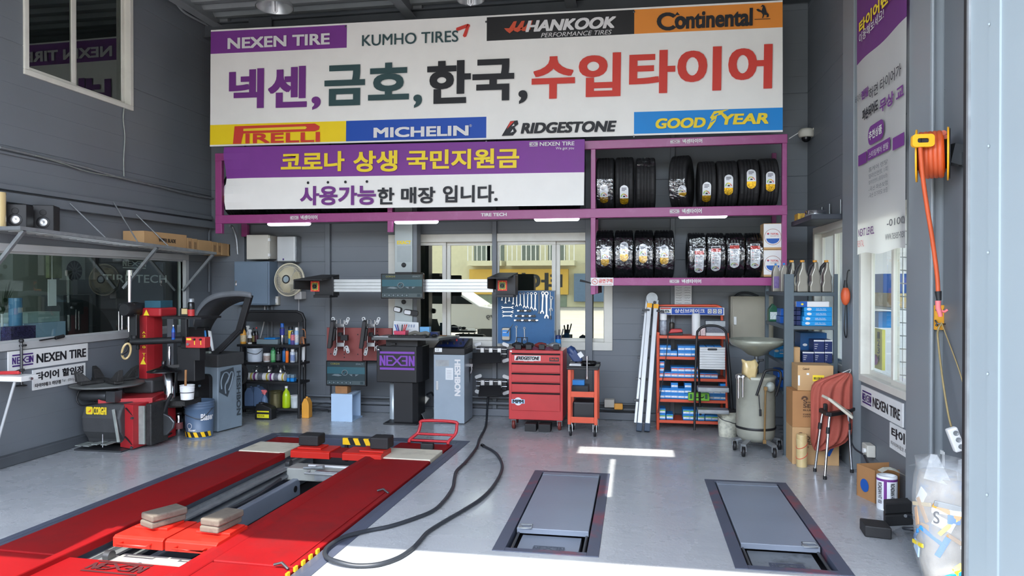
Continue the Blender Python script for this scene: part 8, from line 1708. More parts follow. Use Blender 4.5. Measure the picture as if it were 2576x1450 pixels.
mb.mat(0).flat(rrect(0,0,hh*.8,hh*.8,.015),(e[0].x,yy,z),UX,UZ,.004); mb.mat(1).flat([(.02,.02),(.055,.025),(.06,.06),(.045,.04)],(e[0].x,yy,z),UX,UZ,.006); mb.mat(0).text('CORGHI',(e[0].x+hh*.86,yy,z),UX,UZ,wl-hh*.86,hh*.8,.04,e=.004); mb.build('maker_badge',['yellow_ink','orange_red'],t)
mb=MB(); mb.beam(P_(287,1030)+Vector((0,-.01,0)),P_(302,1112)+Vector((0,-.02,0)),.03,.012,(0,1,0)); mb.build('tyre_lever',['pale_metal'],t,bev=.003)
# red side box, pale plate and bead pad
x0,x1=P_(303,1080,6.3).x,P_(341,1080,6.3).x; z1=P_(320,1018,6.3).z
mb=MB(); mb.prism([(x0-.02,6.32),(x1,6.26),(x1+.02,6.9),(x0-.02,6.95)],'Z',.02,z1); rbx=mb.build('side_box',['changer_red'],t,bev=.005)
for(p0,q0),(p1,q1)in(((316,1027),(335,1046)),((314,1099),(334,1120))):mb=MB(); mb.beam(P_(p0,q0,6.27),P_(p1,q1,6.27),.006,.02,(0,-1,0)); mb.build('slot',['black'],rbx); mb=MB(); mb.lathe([(.014,.0),(.012,-.02)],P_(p1-1,q1+6,6.27),'Y',12); mb.build('slot_knob',['steel_dark'],rbx)
x2,x3=P_(343,1080,6.34).x,P_(363,1080,6.34).x
mb=MB(); mb.box(x2,6.34,.05,x3,6.362,z1-.02); mb.build('pale_plate',['pale_metal'],t,bev=.003)
x4=P_(388,1080,6.4).x; mb=MB(); mb.box(x3+.002,6.355,.04,x4,6.62,z1); mb.build('bead_pad',['grease'],t,bev=.01)
pts=[P_(388,1040,6.55),P_(408,1038,6.55),P_(428,1048,6.55),P_(440,1062,6.55),P_(436,1078,6.55),P_(420,1095,6.55),P_(400,1101,6.55),P_(388,1098,6.55)]
mb=MB(); mb.prism([(p_.x,p_.z)for p_ in pts],'Y',6.54,6.57); mb.build('bead_blade',['steel_dark'],t,bev=.01)
mb=MB(); mb.tube([P_(412,1038,6.56),P_(422,1010,6.56),P_(432,992,6.56)],.018,8); mb.build('blade_handle',['black'],t)
mb=MB(); mb.beam(P_(395,1020,6.7),P_(458,1018,6.85),.05,.06); mb.beam(P_(388,1095,6.75),P_(430,1092,6.8),.2,.02); mb.build('bead_arm',['grease'],t,bev=.006)
# turntable
c=P_(270,965,6.48); rt_=84/ppm(268,6.48)*1.0
mb=MB(); mb.lathe([(rt_*.2,-.05),(rt_*.95,-.02),(rt_,-.012),(rt_,0),(rt_*.97,.004),(rt_*.3,.012),(.0,.012)],(c.x,6.48,c.z),n=48); tt_=mb.build('turntable',[M('table_metal',104,106,104,rough=.5,metal=.4,var=.2)],t)
for k in range(4):
 a=PI/4+k*PI/2+.3; d_=Vector((math.cos(a),math.sin(a),0)); cc_=Vector((c.x,6.48,c.z)); mb=MB(); mb.beam(cc_+d_*rt_*.15+Vector((0,0,.03)),cc_+d_*rt_*.78+Vector((0,0,.03)),.09,.03); mb.add([cc_+d_*rt_*f+Vector((-d_.y,d_.x,0))*s_+Vector((0,0,z))for f,s_,z in((.5,-.05,.045),(.85,-.03,.045),(.85,.03,.045),(.5,.05,.045),(.72,-.03,.13),(.9,-.02,.16),(.9,.02,.16),(.72,.03,.13))],[(0,1,2,3),(4,5,6,7),(0,1,5,4),(1,2,6,5),(2,3,7,6),(3,0,4,7)]); mb.build('clamp_jaw',['grease'],tt_,bev=.004)
mb=MB(); mb.lathe([(.12,zc),(.09,c.z-.04)],(c.x,6.48,0),n=20); mb.build('spindle',['grease'],t); mb=MB(); mb.T=Matrix.Translation((c.x-.02,6.35,zc+.07)); mb.lathe([(.05,-.16),(.055,-.15),(.055,.12),(.05,.14)],(0,0,0),'X',16); mb.cbox((.2,0,0),(.1,.1,.11)); mb.build('clamp_cylinder',['steel_dark'],t)
mb=MB(); mb.tube(curve([P_(198,985,6.3),P_(193,1005,6.28),P_(205,1020,6.28),P_(240,1014,6.25)]),.008,6); mb.build('air_hose',['black'],t)
mb=MB(); mb.prism([(P_(300,1000,6.6).x,6.3),(P_(400,1000,6.6).x,6.5),(P_(400,1000,6.9).x,7.15),(P_(300,1000,6.9).x,7.1)],'Z',zc-.02,zc+.04); mb.build('top_plate',['changer_red'],t,bev=.004)
mb=MB(); mb.prism([(P_(340,990,6.9).x,6.7),(P_(408,990,6.9).x,6.75),(P_(408,990,6.9).x,7.15),(P_(340,990,6.9).x,7.15)],'Z',zc+.04,P_(370,955,6.8).z); mb.build('column_foot',['changer_dark'],t,bev=.02)
# red column
Yc_=6.86; a,b,b2=P_(349,860,Yc_).x,P_(372,860,Yc_).x,P_(391,860,Yc_+.1).x; zt0_,ztt=P_(370,960,Yc_).z,P_(370,778,Yc_).z
mb=MB(); mb.prism([(a,Yc_),(b,Yc_-.02),(b2,Yc_+.08),(b2,Yc_+.22),(a,Yc_+.2)],'Z',zt0_,ztt); col=mb.build('red_column',['changer_red'],t,bev=.006)
mb=MB(); e=span(352,404,775,797,Yc_-.03); mb.box(e[0],Yc_-.03,e[2],e[1],Yc_+.25,e[3]); mb.build('column_head',['changer_red'],t,bev=.02,seg=3)
mb=MB(); xc_=(a+b)/2; nn='A2000 TI'; z=P_(361,832,Yc_).z; hh=(z-P_(361,905,Yc_).z)/8
for k,ch in enumerate(nn):
 if ch!=' ':mb.text(ch,(xc_+.005+(.012 if ch=='I' else 0),Yc_-.016,z-hh*(k+.85)),UX,UZ,.04 if ch!='I' else .014,hh*.68,.04,e=.006)
for py in(787,910):
 p_=P_(369 if py<800 else 361,py,Yc_-(.035 if py<800 else .016)); mb.flat([(-.035,-.03),(.035,-.03),(0,.035)],p_,UX,UZ,.006)
mb.build('lettering',['yellow_ink'],t)
mb=MB(); mb.tube([P_(326,682,6.75),P_(326,835,6.75)],.02,6,smooth=False); mb.tube([P_(326,680,6.75),P_(326,694,6.75)],.034,14); sh=mb.build('hex_shaft',['chrome'],t)
mb=MB(); q=P_(338,778,6.8); mb.cbox((q.x,6.8,q.z),(.15,.2,.13)); mb.lathe([(.06,-.1),(.075,-.08),(.075,.08),(.06,.1)],(q.x+.02,6.72,q.z),'Y',18); mb.beam(P_(300,766,6.75),P_(330,768,6.75),.04,.03); mb.build('arm_head',['black'],t,bev=.01)
mb=MB(); q0,q1=P_(338,792,6.75),P_(338,866,6.72); mb.beam(q0,q1,.09,.05); mb.beam(P_(346,790,6.8),P_(347,880,6.78),.03,.03); mb.build('slide_body',['black'],t,bev=.006)
mb=MB(); mb.tube([P_(318,862,6.7),P_(330,850,6.7),P_(340,858,6.7),P_(345,862,6.7)],.024,8); mb.tube([P_(338,845,6.7),P_(338,862,6.7)],.03,12); mb.build('mount_head',['black'],t)
mb=MB(); mb.tube([P_(304,775,6.72),P_(317,776,6.72)],.014,8); mb.build('release_handle',['white'],t)
mb=MB(); mb.tube([P_(307,830,6.75),P_(307,780,6.75)],.009,6); mb.tube([P_(299,832,6.75),P_(299,784,6.75)],.008,6); mb.build('hanging_levers',['chrome'],t)
mb=MB(); mb.tube([P_(330,861,6.55),P_(462,855,6.62)],.034,12); mb.tube([P_(327,864,6.5),P_(318,885,6.45),P_(305,893,6.42)],.012,8); mb.build('helper_arm',['black'],t)
c_=P_(318,884,6.46); nr=Vector((.75,-.5,-.35)).normalized(); u1=nr.cross(Vector((0,0,1))).normalized(); u2=nr.cross(u1)
mb=MB(); mb.tube([c_+(u1*math.cos(a)*.04+u2*math.sin(a)*.085)for a in[2*PI*k/24 for k in range(24)]],.012,6,True); mb.build('press_disc',['gold_film'],t)
# helper tower with its tray, cylinder and red control box
Yh=7.0; e=span(420,436,800,960,Yh); mb=MB(); mb.box(e[0],Yh,zc,e[1],Yh+.07,e[3]); tw=mb.build('helper_tower',['dark_steel'],t,bev=.004)
e=span(446,490,872,960,6.72); mb=MB(); mb.box(e[0],6.72,e[2],e[1],6.9,e[3]); mb.box(e[0]+.05,6.7,e[3]-.02,e[0]+.12,6.74,P_(460,800,6.72).z); mb.build('slide_carriage',['black'],t,bev=.008)
e=span(413,512,798,803,6.74); mb=MB(); mb.box(e[0],6.7,e[2],e[1],7.06,e[3]); mb.build('tray',['black'],t); ZTR=e[3]
mb=MB(); q=P_(427,1006,6.75); mb.lathe([(.055,q.z),(.055,P_(427,925,6.75).z),(.03,P_(427,922,6.75).z),(.016,P_(427,920,6.75).z),(.016,P_(427,872,6.75).z)],(q.x,6.75,0),n=20); mb.build('air_cylinder',['chrome'],t)
mb=MB(); q=P_(412,933,6.62); mb.lathe([(.16,-.01),(.16,.0),(.05,.035),(.02,.05),(.02,.1)],(q.x,6.62,q.z),n=28); mb.build('press_cone',['black_gloss'],t)
mb=MB(); mb.beam(P_(412,924,6.66),P_(460,920,6.75),.03,.03); mb.beam(P_(430,955,6.72),P_(430,1010,6.8),.02,.02); mb.box(P_(405,1010,6.6).x,6.62,zc-.06,P_(462,1010,6.6).x,6.9,zc-.01); mb.build('linkage',['grease'],t)
e=span(467,515,849,876,6.56); mb=MB(); mb.box(e[0],6.56,e[2],e[1],6.66,e[3]); cb=mb.build('control_box',['red_paint'],t,bev=.006)
mb=MB(); mb.box(e[0]+.02,6.6,e[2]-.13,e[0]+.13,6.7,e[2]); mb.build('control_neck',['black'],t)
u_=(e[1]-e[0]); v_=e[3]-e[2]
for f in(.16,.47,.8):mb=MB(); q=(e[0]+u_*f,6.56,e[2]+v_*(.35 if f<.3 else .8)); mb.lathe([(.016 if f<.3 else .011,0),(.014 if f<.3 else .009,-.02)],q,'Y',12); mb.build('button',['chrome' if f<.3 else 'black'],cb)
mb=MB(); mb.flat([(.05,.72),(.3,.72),(.3,.9),(.05,.9)],(e[0],6.56,e[2]),(u_,0,0),(0,0,v_),.002)
for f in(.47,.8):mb.flat([(f-.02,.3),(f+.02,.3),(f+.02,.68),(f-.02,.68)],(e[0],6.56,e[2]),(u_,0,0),(0,0,v_),.002)
mb.build('markings',['yellow_ink'],cb)
can('red and black spray can with a silver cap on the tray of the tyre changer',481,754,800,16,6.8,ZTR+.001,'black_gloss','galv',LB(190,50,50),band=(.05,.5),capf=.2,neck=.7)
tbox('sticker_box','small black box with a pale sticker on the tray beside the spray can','box',452,472,776,6.78,.1,ZTR+.001,'black')
mb=MB(); e=span(457,471,777,791,6.775); mb.box(e[0],6.773,e[2],e[1],6.7785,e[3]); mb.build('sticker',['gold_film'],bpy.data.objects['sticker_box'])
bottle('slim blue bottle with a bent nozzle hooked before the helper tower',436,818,855,9,6.58,P_(436,855,6.58).z-.0,'box_blue_side','white',LB(40,50,120),name='nozzle_bottle')
off('blue_parts_box','dark teal box on top of the red column','box',0,1,0,1,'black')if False else None
q=span(364,404,757,774,Yc_); mb=MB(); mb.box(q[0],Yc_+.0,P_(378,775,Yc_-.03).z+.001,q[1],Yc_+.2,q[3]); one('parts_box','dark teal box lying on top of the red column','box',mb,M('teal',40,84,100,rough=.5,var=.2))
# buckets by the changer
q=PZ(500,1101); pail_t=pail('blue grey open bucket with yellow and black stripes round its foot',466,536,1009,1101,q.y+.03,0,'bucket_blue',None,rings=3,name='bucket')
cxb=pail_t.location; rB=35/ppm(500,cxb.y); hB_=PY(500,1009,cxb.y).z-PY(500,1101,cxb.y).z
for k in range(12):
 if k in(0,1,2,3,4,5,6,7,8,9,10,11):
  a0=R(180+15*k); mb=MB(); vs=[]
  for j in range(4):a_=a0+R(15)*j/3; vs+=[(cxb.x+rB*.93*math.cos(a_),cxb.y+rB*.93*math.sin(a_),.02),(cxb.x+rB*.955*math.cos(a_-R(9)),cxb.y+rB*.955*math.sin(a_-R(9)),.075)]
  mb.add(vs,[(2*j,2*j+2,2*j+3,2*j+1)for j in range(3)]); mb.build('hazard_stripe',['hazard_yellow' if k%2 else 'black'],pail_t)
def cyl_text(par,s_,c,r_,ang,z,wd,ht,mt,n=1):
 mb=MB(); vs,fs=glyphs(s_,.03,0); mb.add([(c.x+r_*math.cos(ang+a*wd/r_),c.y+r_*math.sin(ang+a*wd/r_),z+b*ht)for a,b in vs],fs); mb.build('lettering',[mt],par)
cyl_text(pail_t,'Blaser',cxb,rB*1.005,R(308),hB_*.50,.15,.07,'white_ink'); cyl_text(pail_t,'Blaser.',cxb,rB*.965,R(255),.085,.09,.028,'white_ink')
mb=MB(); r0=rB*.99
for k in range(20):
 a0,a1=2*PI*k/20,2*PI*(k+1)/20; mb.quad(*[(cxb.x+r0*math.cos(R(262)+rr*math.cos(a)/r0),cxb.y+r0*math.sin(R(262)+rr*math.cos(a)/r0),hB_*.36+rr*math.sin(a))for rr,a in((.03,a0),(.03,a1),(.025,a1),(.025,a0))])
mb.build('warning_mark',['white_ink'],pail_t)
q=P_(470,1005,6.62); wb=pail('small white tub hanging in front of the dark balancer plate',453,488,969,1005,6.62,q.z,'white',None,rings=1,bail=False,name='tub',cat='tub',taper=.86)
mb=MB(); c_=wb.location; mb.tube([(c_.x+.072*math.cos(a),c_.y+.072*math.sin(a),c_.z+.075)for a in[2*PI*k/24 for k in range(24)]],.004,5,True); mb.build('wire_ring',['steel_dark'],wb); mb=MB(); mb.tube([(c_.x-.02,c_.y,c_.z+.13),(c_.x-.015,c_.y,c_.z+.3)],.012,8); mb.build('brush_handle',['wood_brown'],wb)
q=PZ(448,1098); can('silver can with a red diamond on the floor left of the bucket',448,1040,1098,22,q.y+.05,0,'chrome','steel_dark',LB(150,90,90),name='solvent_can',capf=.05,neck=.6,band=(.3,.6))
# ================================================================== wheel balancer
F0,F1=PZ(548,1090),PZ(610,1074); vx=(F1-F0); vx.z=0; ln=vx.length; vx.normalize()
vn=Vector((-vx.y,vx.x,0)); Gl=F0+vn*.62
if Gl.x>F0.x:vn=-vn; Gl=F0+vn*.62
hBz=PY(548,925,F0.y).z; hB2=PY(548,893,F0.y).z
t=thing('wheel_balancer','grey wheel balancer with a raised dark wheel hood and black lettering down its side','wheel balancer',F0+vx*ln/2+vn*.3)
def bal(a,b,z):return F0+vx*a+vn*b+Vector((0,0,z))
def bbox(mb,a0,a1,b0,b1,z0,z1):mb.add([bal(a,b,z)for z in(z0,z1)for a,b in((a0,b0),(a1,b0),(a1,b1),(a0,b1))],[(3,2,1,0),(4,5,6,7),(0,1,5,4),(1,2,6,5),(2,3,7,6),(3,0,4,7)]); return mb
lw=(PX(484,1000,Gl.x).y,)
wl=.62
mb=MB(); bbox(mb,0,ln,0,wl,.01,hBz); mb.build('cabinet',['balancer_grey'],t,bev=.012,seg=3)
mb=MB(); bbox(mb,-.01,ln+.02,-.01,wl+.01,hBz,hB2); mb.build('weight_tray',['changer_dark'],t,bev=.01)
fn=-vn
U_,V_=(vx,Vector((0,0,1)))if vx.cross(Vector((0,0,1))).dot(fn)>0 else(-vx,Vector((0,0,1)))
Hc=hBz
mb=MB(); o_=bal(ln*.95,0,Hc*.86)+fn*.002; mb.mat(0).text('HESHBON',bal(ln*.74,0,Hc*.90),(0,0,-1),vx,Hc*.70,ln*.17,.05,e=.006 if Vector((0,0,-1)).cross(vx).dot(fn)>0 else-.006)
E_=lambda a,z:bal(ln*a,0,Hc*z)+fn*.004
mb.mat(0).quad(E_(.1,.93),E_(.62,.97),E_(.66,.84),E_(.38,.52),E_(.04,.62)); mb.build('lettering',['balancer_dark'],t)
for q_ in([(.14,.66),(.12,.78),(.22,.89),(.36,.90),(.44,.84),(.38,.76),(.28,.72)],[(.3,.58),(.28,.70),(.40,.80),(.52,.90),(.6,.86),(.52,.72),(.42,.62)]):mb=MB(); mb.tube(curve([bal(ln*a,0,Hc*z)+fn*.006 for a,z in q_],5),.008,6); mb.build('emblem_line',['balancer_grey'],t)
ln_=-vx
mb=MB(); c_=bal(0,wl*.52,Hc*.56); mb.add([c_+vn*a+Vector((0,0,b))+ln_*d for d in(.002,.05)for a,b in rrect(-.25,-.24,.25,.24,.05)],[tuple(range(24)),tuple(range(24,48))[::-1]]+[(i,(i+1)%24,24+(i+1)%24,24+i)for i in range(24)]); mb.build('back_plate',['black'],t)
mb=MB(); mb.tube([c_+ln_*.05,c_+ln_*.10],.10,24); mb.tube([c_+ln_*.10,c_+ln_*.16],.05,20); mb.tube([c_+ln_*.16,c_+ln_*.26],.02,14); mb.build('spindle',['steel_dark'],t)
for k in range(6):a=2*PI*k/6+.3; mb=MB(); q=c_+(vn*math.cos(a)+Vector((0,0,math.sin(a))))*.165; mb.tube([q+ln_*.05,q+ln_*.066],.014,10); mb.build('bolt',['panel_grey'],t)
mb=MB(); q=bal(0,wl*.42,Hc*.93); mb.mat(0).add([q+vn*a+Vector((0,0,b))+ln_*.006 for a,b in((-.07,-.02),(.07,-.02),(.07,.03),(-.07,.03))],[(0,1,2,3)]); mb.mat(1).add([q+vn*a+Vector((0,0,b))+ln_*.008 for a,b in((-.02,-.07),(.015,-.07),(.015,-.035),(-.02,-.035))],[(0,1,2,3)]); mb.build('label',['gold_film','green_dark'],t)
# hood: a quarter drum band hung on an arm
hc=PY(640,905,7.7); hood=MB(); n_=18; Yh0,Yh1=7.25,7.75
outl=[(486,815),(492,790),(502,770),(518,752),(538,741),(565,735),(600,733),(632,737)]; inl=[(512,888),(520,850),(532,820),(548,795),(566,777),(588,764),(608,757),(622,757)]
oc=curve([PY(a,b,Yh0)for a,b in outl],4); ic=curve([PY(a,b,Yh1)for a,b in inl],4); oc2=[p_+Vector((.04,0,-.0))*0+Vector((0,.012,-.012))for p_ in oc]; m_=len(oc)
def band(r0,r1):return MB().add(r0+r1,[(i,i+1,m_+i+1,m_+i)for i in range(m_-1)],True)
hd_=band(oc,ic).build('wheel_hood',['hood_grey'],t); so_=hd_.modifiers.new('thick','SOLIDIFY'); so_.thickness=.012
lip=[oc[i]+Vector((.010,-.012,-.055 if i>4 else-.03))for i in range(m_)]
lp=band([p_+Vector((0,-.01,.004))for p_ in oc],lip).build('hood_rim',[M('hood_rim',104,108,112,rough=.5)],t); so_=lp.modifiers.new('thick','SOLIDIFY'); so_.thickness=.01
mb=MB(); mb.beam(PY(628,742,7.3),PY(601,838,7.3),.07,.05,(0,1,0)); mb.beam(PY(602,833,7.3),PY(540,893,7.3),.06,.05,(0,1,0)); mb.tube([PY(606,832,7.26),PY(556,885,7.26)],.012,8); mb.build('hood_arm',['black'],t,bev=.01)
mb=MB(); e=span(466,516,824,874,7.35); mb.box(e[0],7.35,hB2,e[1],7.43,e[3]); mb.build('display_panel',['black'],t,bev=.01)
mb=MB(); mb.tube([PY(516,832,7.2),PY(519,872,7.2)],.010,8,r2=.016); mb.build('gauge_pin',['box_blue'],t)
mb=MB(); q=[PY(523,832,7.22),PY(530,834,7.22),PY(537,882,7.22),PY(534,884,7.22),PY(526,860,7.22)]; mb.add([p_ for p_ in q]+[p_+Vector((0,.012,0))for p_ in q],[tuple(range(5)),tuple(range(5,10))[::-1]]+[(i,(i+1)%5,5+(i+1)%5,5+i)for i in range(5)]); mb.build('caliper',['white'],t)
rnd=random.Random(6)
for k in range(7):p_=bal(ln*rnd.uniform(.1,.7),wl*rnd.uniform(.1,.5),hB2+.0); mb=MB(); mb.T=Matrix.Translation(p_+Vector((0,0,.012)))@Matrix.Rotation(rnd.uniform(0,3),4,'Z'); mb.cbox((0,0,0),(rnd.uniform(.05,.12),.025,.022)); one('balance_weight','small grey balance weights lying loose on the balancer tray','weight',mb,('galv','pale_metal','black')[k%3],'loose weights on the balancer tray')
q=bal(ln,wl*.2,Hc*.82)+vx*.03; mb=MB(); mb.tube([q,q+vx*.06],.13,28); mb.tube([q+vx*.06,q+vx*.07],.06,20); mb.build('side_wheel',['black'],t)
# ================================================================== the sunken alignment lift
lift=thing('alignment_lift','red two runway alignment lift sunk into the floor','vehicle lift',L(-1.05,1.2,-.3))
def lbox(mb,u0,u1,v0,v1,z0,z1):mb.add([L(u,v,z)for z in(z0,z1)for u,v in((u0,v0),(u1,v0),(u1,v1),(u0,v1))],[(3,2,1,0),(4,5,6,7),(0,1,5,4),(1,2,6,5),(2,3,7,6),(3,0,4,7)]); return mb
mb=MB(); lbox(mb,-2.10,-2.035,-1.15,3.40,-.10,.004); lbox(mb,-.055,0,-1.15,3.46,-.10,.004); lbox(mb,-2.035,-.055,3.33,3.42,-.10,.004); struct('trim_18',mb,'rim_blue',bev=.004)
mb=MB(); lbox(mb,.0,.06,-1.15,3.50,.0,.004); lbox(mb,-2.16,-2.10,-1.15,3.46,0,.004); lbox(mb,-2.10,0,3.42,3.50,0,.004); struct('trim_19',mb,'rim_blue')
for nm,u0,u1,ci,vh in(('l',-2.03,-1.53,1,-.05),('r',-.64,-.065,-1,.06)):
 mb=MB(); lbox(mb,u0,u1,vh+.012,2.56,-.03,.018); rw=mb.build('runway',['lift_red'],lift,bev=.006)
 mb=MB(); lbox(mb,u0,u1,-1.12,vh,-.055,.012); mb.build('ramp_flap',['lift_red'],lift,bev=.006)
 ue=u1 if ci>0 else u0
 mb=MB(); prof=[(0,-.02),(0,.042),(.05,.042),(.10,.018),(.10,-.02)]
 vs=[]
 for v in(-1.12,2.9 if ci<0 else 2.5):
  for a,z in prof:vs.append(L(ue+(-ci)*-0-(a if ci>0 else-a)+(.05 if ci>0 else-.05),v,z))
 mb.add(vs,[(0,1,2,3,4),(9,8,7,6,5)]+[(i,(i+1)%5,5+(i+1)%5,5+i)for i in range(5)]); mb.build('wheel_curb',['lift_red'],rw,bev=.008)
 for v0,v1,zz_,mt,nm2 in((2.575,2.97,.026,'pad_cream','turning_plate'),(3.0,3.3,.004,'lift_red','end_plate')):
  mb=MB(); lbox(mb,u0+.01,u1-.01,v0,v1,-.04,zz_); mb.build(nm2,[mt],lift,bev=.008)
 mb=MB(); lbox(mb,u0+.02,u1-.02,2.565,2.60,.0,.016); mb.build('plate_edge',['lift_red'],lift)
 mb=MB(); lbox(mb,u0+.05,u1-.05,-1.1,3.25,-.40,-.06); mb.build('runway_beam',['plate_grey'],lift)
 # right runway outer lip, with a second step line
mb=MB(); lbox(mb,-.115,-.105,.08,1.55,.018,.024); mb.build('lip_line',['lift_red'],lift)
for u,v in((-.10,1.55),(-.12,.05)):mb=MB(); mb.tube([L(u-.07,v,.03),L(u-.02,v,.045),L(u+.03,v-.02,.02)],.008,8); mb.build('hook',['steel_dark'],lift)
q=L(-1.6,.0,.0)
mb=MB(); lbox(mb,-1.50,-.70,-1.12,-.03,-.03,.006); fcv=mb.build('front_cover',['lift_red'],lift,bev=.004)
mb=MB(); a_,b_=PZ(228,1446,.006),PZ(355,1422,.006); c0=PZ(236,1447,.006); c1=PZ(335,1449,.006); up_=PZ(262,1421,.006); uu=(c1-c0); vv_=up_-PZ(245,1448,.006); mb.logo(L(-1.26,-.20,.006),LR,LD,.36,.155,.003); mb.build('emblem',[M('emblem_dark',74,34,36,rough=.5)],fcv)
mb=MB()
for z0,z1,u0,u1,v0,v1 in((-.12,-.06,-1.50,-1.47,.0,2.9),(-.10,-.085,-1.47,-1.42,.0,2.9),(-.16,-.14,-1.47,-1.40,0,2.9)):lbox(mb,u0,u1,v0,v1,z0,z1)
mb.build('jack_rail',['galv'],lift); mb=MB(); lbox(mb,-.73,-.67,.0,2.9,-.13,-.07); lbox(mb,-.76,-.66,0,2.9,-.15,-.13); mb.build('jack_rail',['galv'],lift)
mb=MB(); lbox(mb,-1.36,-1.30,.3,2.45,-.33,-.17); sb_=mb.build('side_beam',['plate_grey'],lift,bev=.01)
for v in(1.1,2.35):mb=MB(); q=L(-1.298,v,-.25); mb.tube([q,q+LR*.004],.03,16); mb.build('bolt_hole',['black'],sb_)
mb=MB(); q=[L(-1.32,1.0,-.13),L(-1.30,1.3,-.115),L(-1.31,1.7,-.13),L(-1.36,2.2,-.12)]; mb.tube(curve(q),.012,6); mb.build('air_line',['rubber_hose'],lift)
# tubular stop at the far end of the right runway
mb=MB(); H0,H1=.10,.22; f=lambda u,v,z:L(u,v,z)
mb.tube(curve([f(-.53,3.28,.01),f(-.525,3.30,H0*.4),f(-.46,3.36,H0),f(-.44,3.38,H1*.8),f(-.41,3.385,H1),f(-.08,3.385,H1),f(-.05,3.38,H1*.8),f(-.06,3.36,H0),f(-.11,3.30,H0*.4),f(-.115,3.28,.01)],5),.016,10)
mb.tube([f(-.46,3.35,H0*.9),f(-.07,3.35,H0*.9)],.013,8); mb.tube([f(-.51,3.31,.03),f(-.11,3.31,.03)],.013,8); one('wheel_stop','red tubular wheel stop standing at the far right end of the lift','wheel stop',mb,M('stop_red',190,44,52,rough=.4))
# rolling jacks
def jack(label,v0,v1,zt,u0,u1,near):
 t=thing('rolling_jack',label,'jack',L((u0+u1)/2,(v0+v1)/2,-.15),'red rolling jacks between the runways'); um=(u0+u1)/2
 for a,b in((u0,um-.008),(um+.008,u1))if near else((u0,um-.06),(um+.07,u1)):
  mb=MB(); vs=[L(a,v0,zt-.07),L(b,v0,zt-.07),L(b,v0,zt-.012),L(a,v0,zt-.012),L(a,v0+.02,zt),L(b,v0+.02,zt),L(a,v1,zt),L(b,v1,zt),L(a,v1,zt-.07),L(b,v1,zt-.07)]
  mb.add(vs,[(0,1,2,3),(3,2,5,4),(4,5,7,6),(6,7,9,8),(8,9,1,0),(0,3,4,6,8),(1,9,7,5,2)]); mb.build('beam_half',[M('jack_red',190,34,22,rough=.42,var=.06)],t,bev=.003)
 if not near:mb=MB(); lbox(mb,um-.058,um+.068,v0+.02,v1-.02,zt-.055,zt-.01); mb.build('inner_tube',['lift_red'],t)
 for a in((u0+.16,u1-.12)):
  mb=MB(); lbox(mb,a-.12,a+.12,v1-.20,v1-.03,zt,zt+.016); mb.build('lift_pad',[M('jack_red',190,34,22)],t,bev=.003)
 if near:
  for a in(u0+.17,u1-.17):mb=MB(); mb.tube([L(a-.1,v0,zt-.035),L(a-.1,v0-.045,zt-.035),L(a+.1,v0-.045,zt-.035),L(a+.1,v0,zt-.035)],.009,8); mb.build('handle',[M('jack_red',190,34,22)],t)
 vb=v0-.02 if near else v0-.01
 mb=MB(); lbox(mb,u0+.02,u1-.02,vb-.10,vb+.1,-.19,-.075); mb.build('jack_body',[M('jack_white',150,152,146,rough=.45,var=.12,dirt=(110,108,96),damt=.4)],t,bev=.01)
 mb=MB(); lbox(mb,um-.12,um+.22,vb-.17,vb-.105,-.16,-.075); mb.build('valve_box',['galv'],t,bev=.004)
 mb=MB(); mb.tube([L(um-.2,vb-.11,-.09),L(um-.2,vb-.19,-.09),L(um+.3,vb-.19,-.09),L(um+.3,vb-.11,-.09)],.010,8); mb.tube([L(um-.25,vb-.02,-.065),L(um+.25,vb-.02,-.065)],.014,8); mb.build('pull_bar',['alu_white'],t)
 mb=MB(); mb.tube([L(um-.25,vb-.12,-.06),L(um-.10,vb-.13,-.05)],.012,8); mb.tube([L(um-.12,vb-.13,-.05),L(um-.04,vb-.14,-.04)],.02,8); mb.build('release_lever',['galv'],t)
 mb=MB(); mb.tube([L(u0-.03,vb,-.06),L(u0+.01,vb,-.06)],.035,14); mb.build('roller',['steel_dark'],t); mb=MB(); mb.tube([L(u1-.01,vb,-.06),L(u1+.02,vb,-.06)],.035,14); mb.build('roller',['steel_dark'],t); mb=MB(); lbox(mb,u0-.04,u0+.02,vb-.06,vb+.06,-.2,-.08); mb.build('side_bracket',['galv'],t); return t
jack('near red rolling jack with two worn rubber block stacks on it',.20,.54,.062,-1.385,-.66,True)
jack('far red rolling jack with black blocks at the end of the pit',2.52,2.78,.065,-1.44,-.53,False)
def lblock(label,u,v,z,du,dv,dz,mt,rot,group):
 mb=MB(); mb.T=Matrix.Translation(L(u,v,z))@Matrix.Rotation(rot,4,'Z'); mb.box(-du/2,-dv/2,0,du/2,dv/2,dz); return one('rubber_block',label,'block',mb,mt,group,bev=.012,seg=3)
zb0=.062+.017
for nm,u,ro in(('left',-1.20,.42),('right',-.78,.12)):
 lblock('grey worn rubber block on the near jack, lower of the %s pair'%nm,u,.43,zb0,.14,.24,.042,'old_rubber',-ro,'worn rubber blocks on the near jack'); lblock('grey worn rubber block on the near jack, upper of the %s pair'%nm,u+.008,.432,zb0+.0425,.145,.24,.045,'old_rubber',-ro-.04,'worn rubber blocks on the near jack')
lblock('black rubber block on the far jack, the left one',-1.32,2.72,.083,.20,.17,.10,'rubber',0,'black blocks on the far jack'); lblock('black rubber block on the far jack, the right one',-.60,2.72,.083,.18,.17,.11,'rubber',0,'black blocks on the far jack')
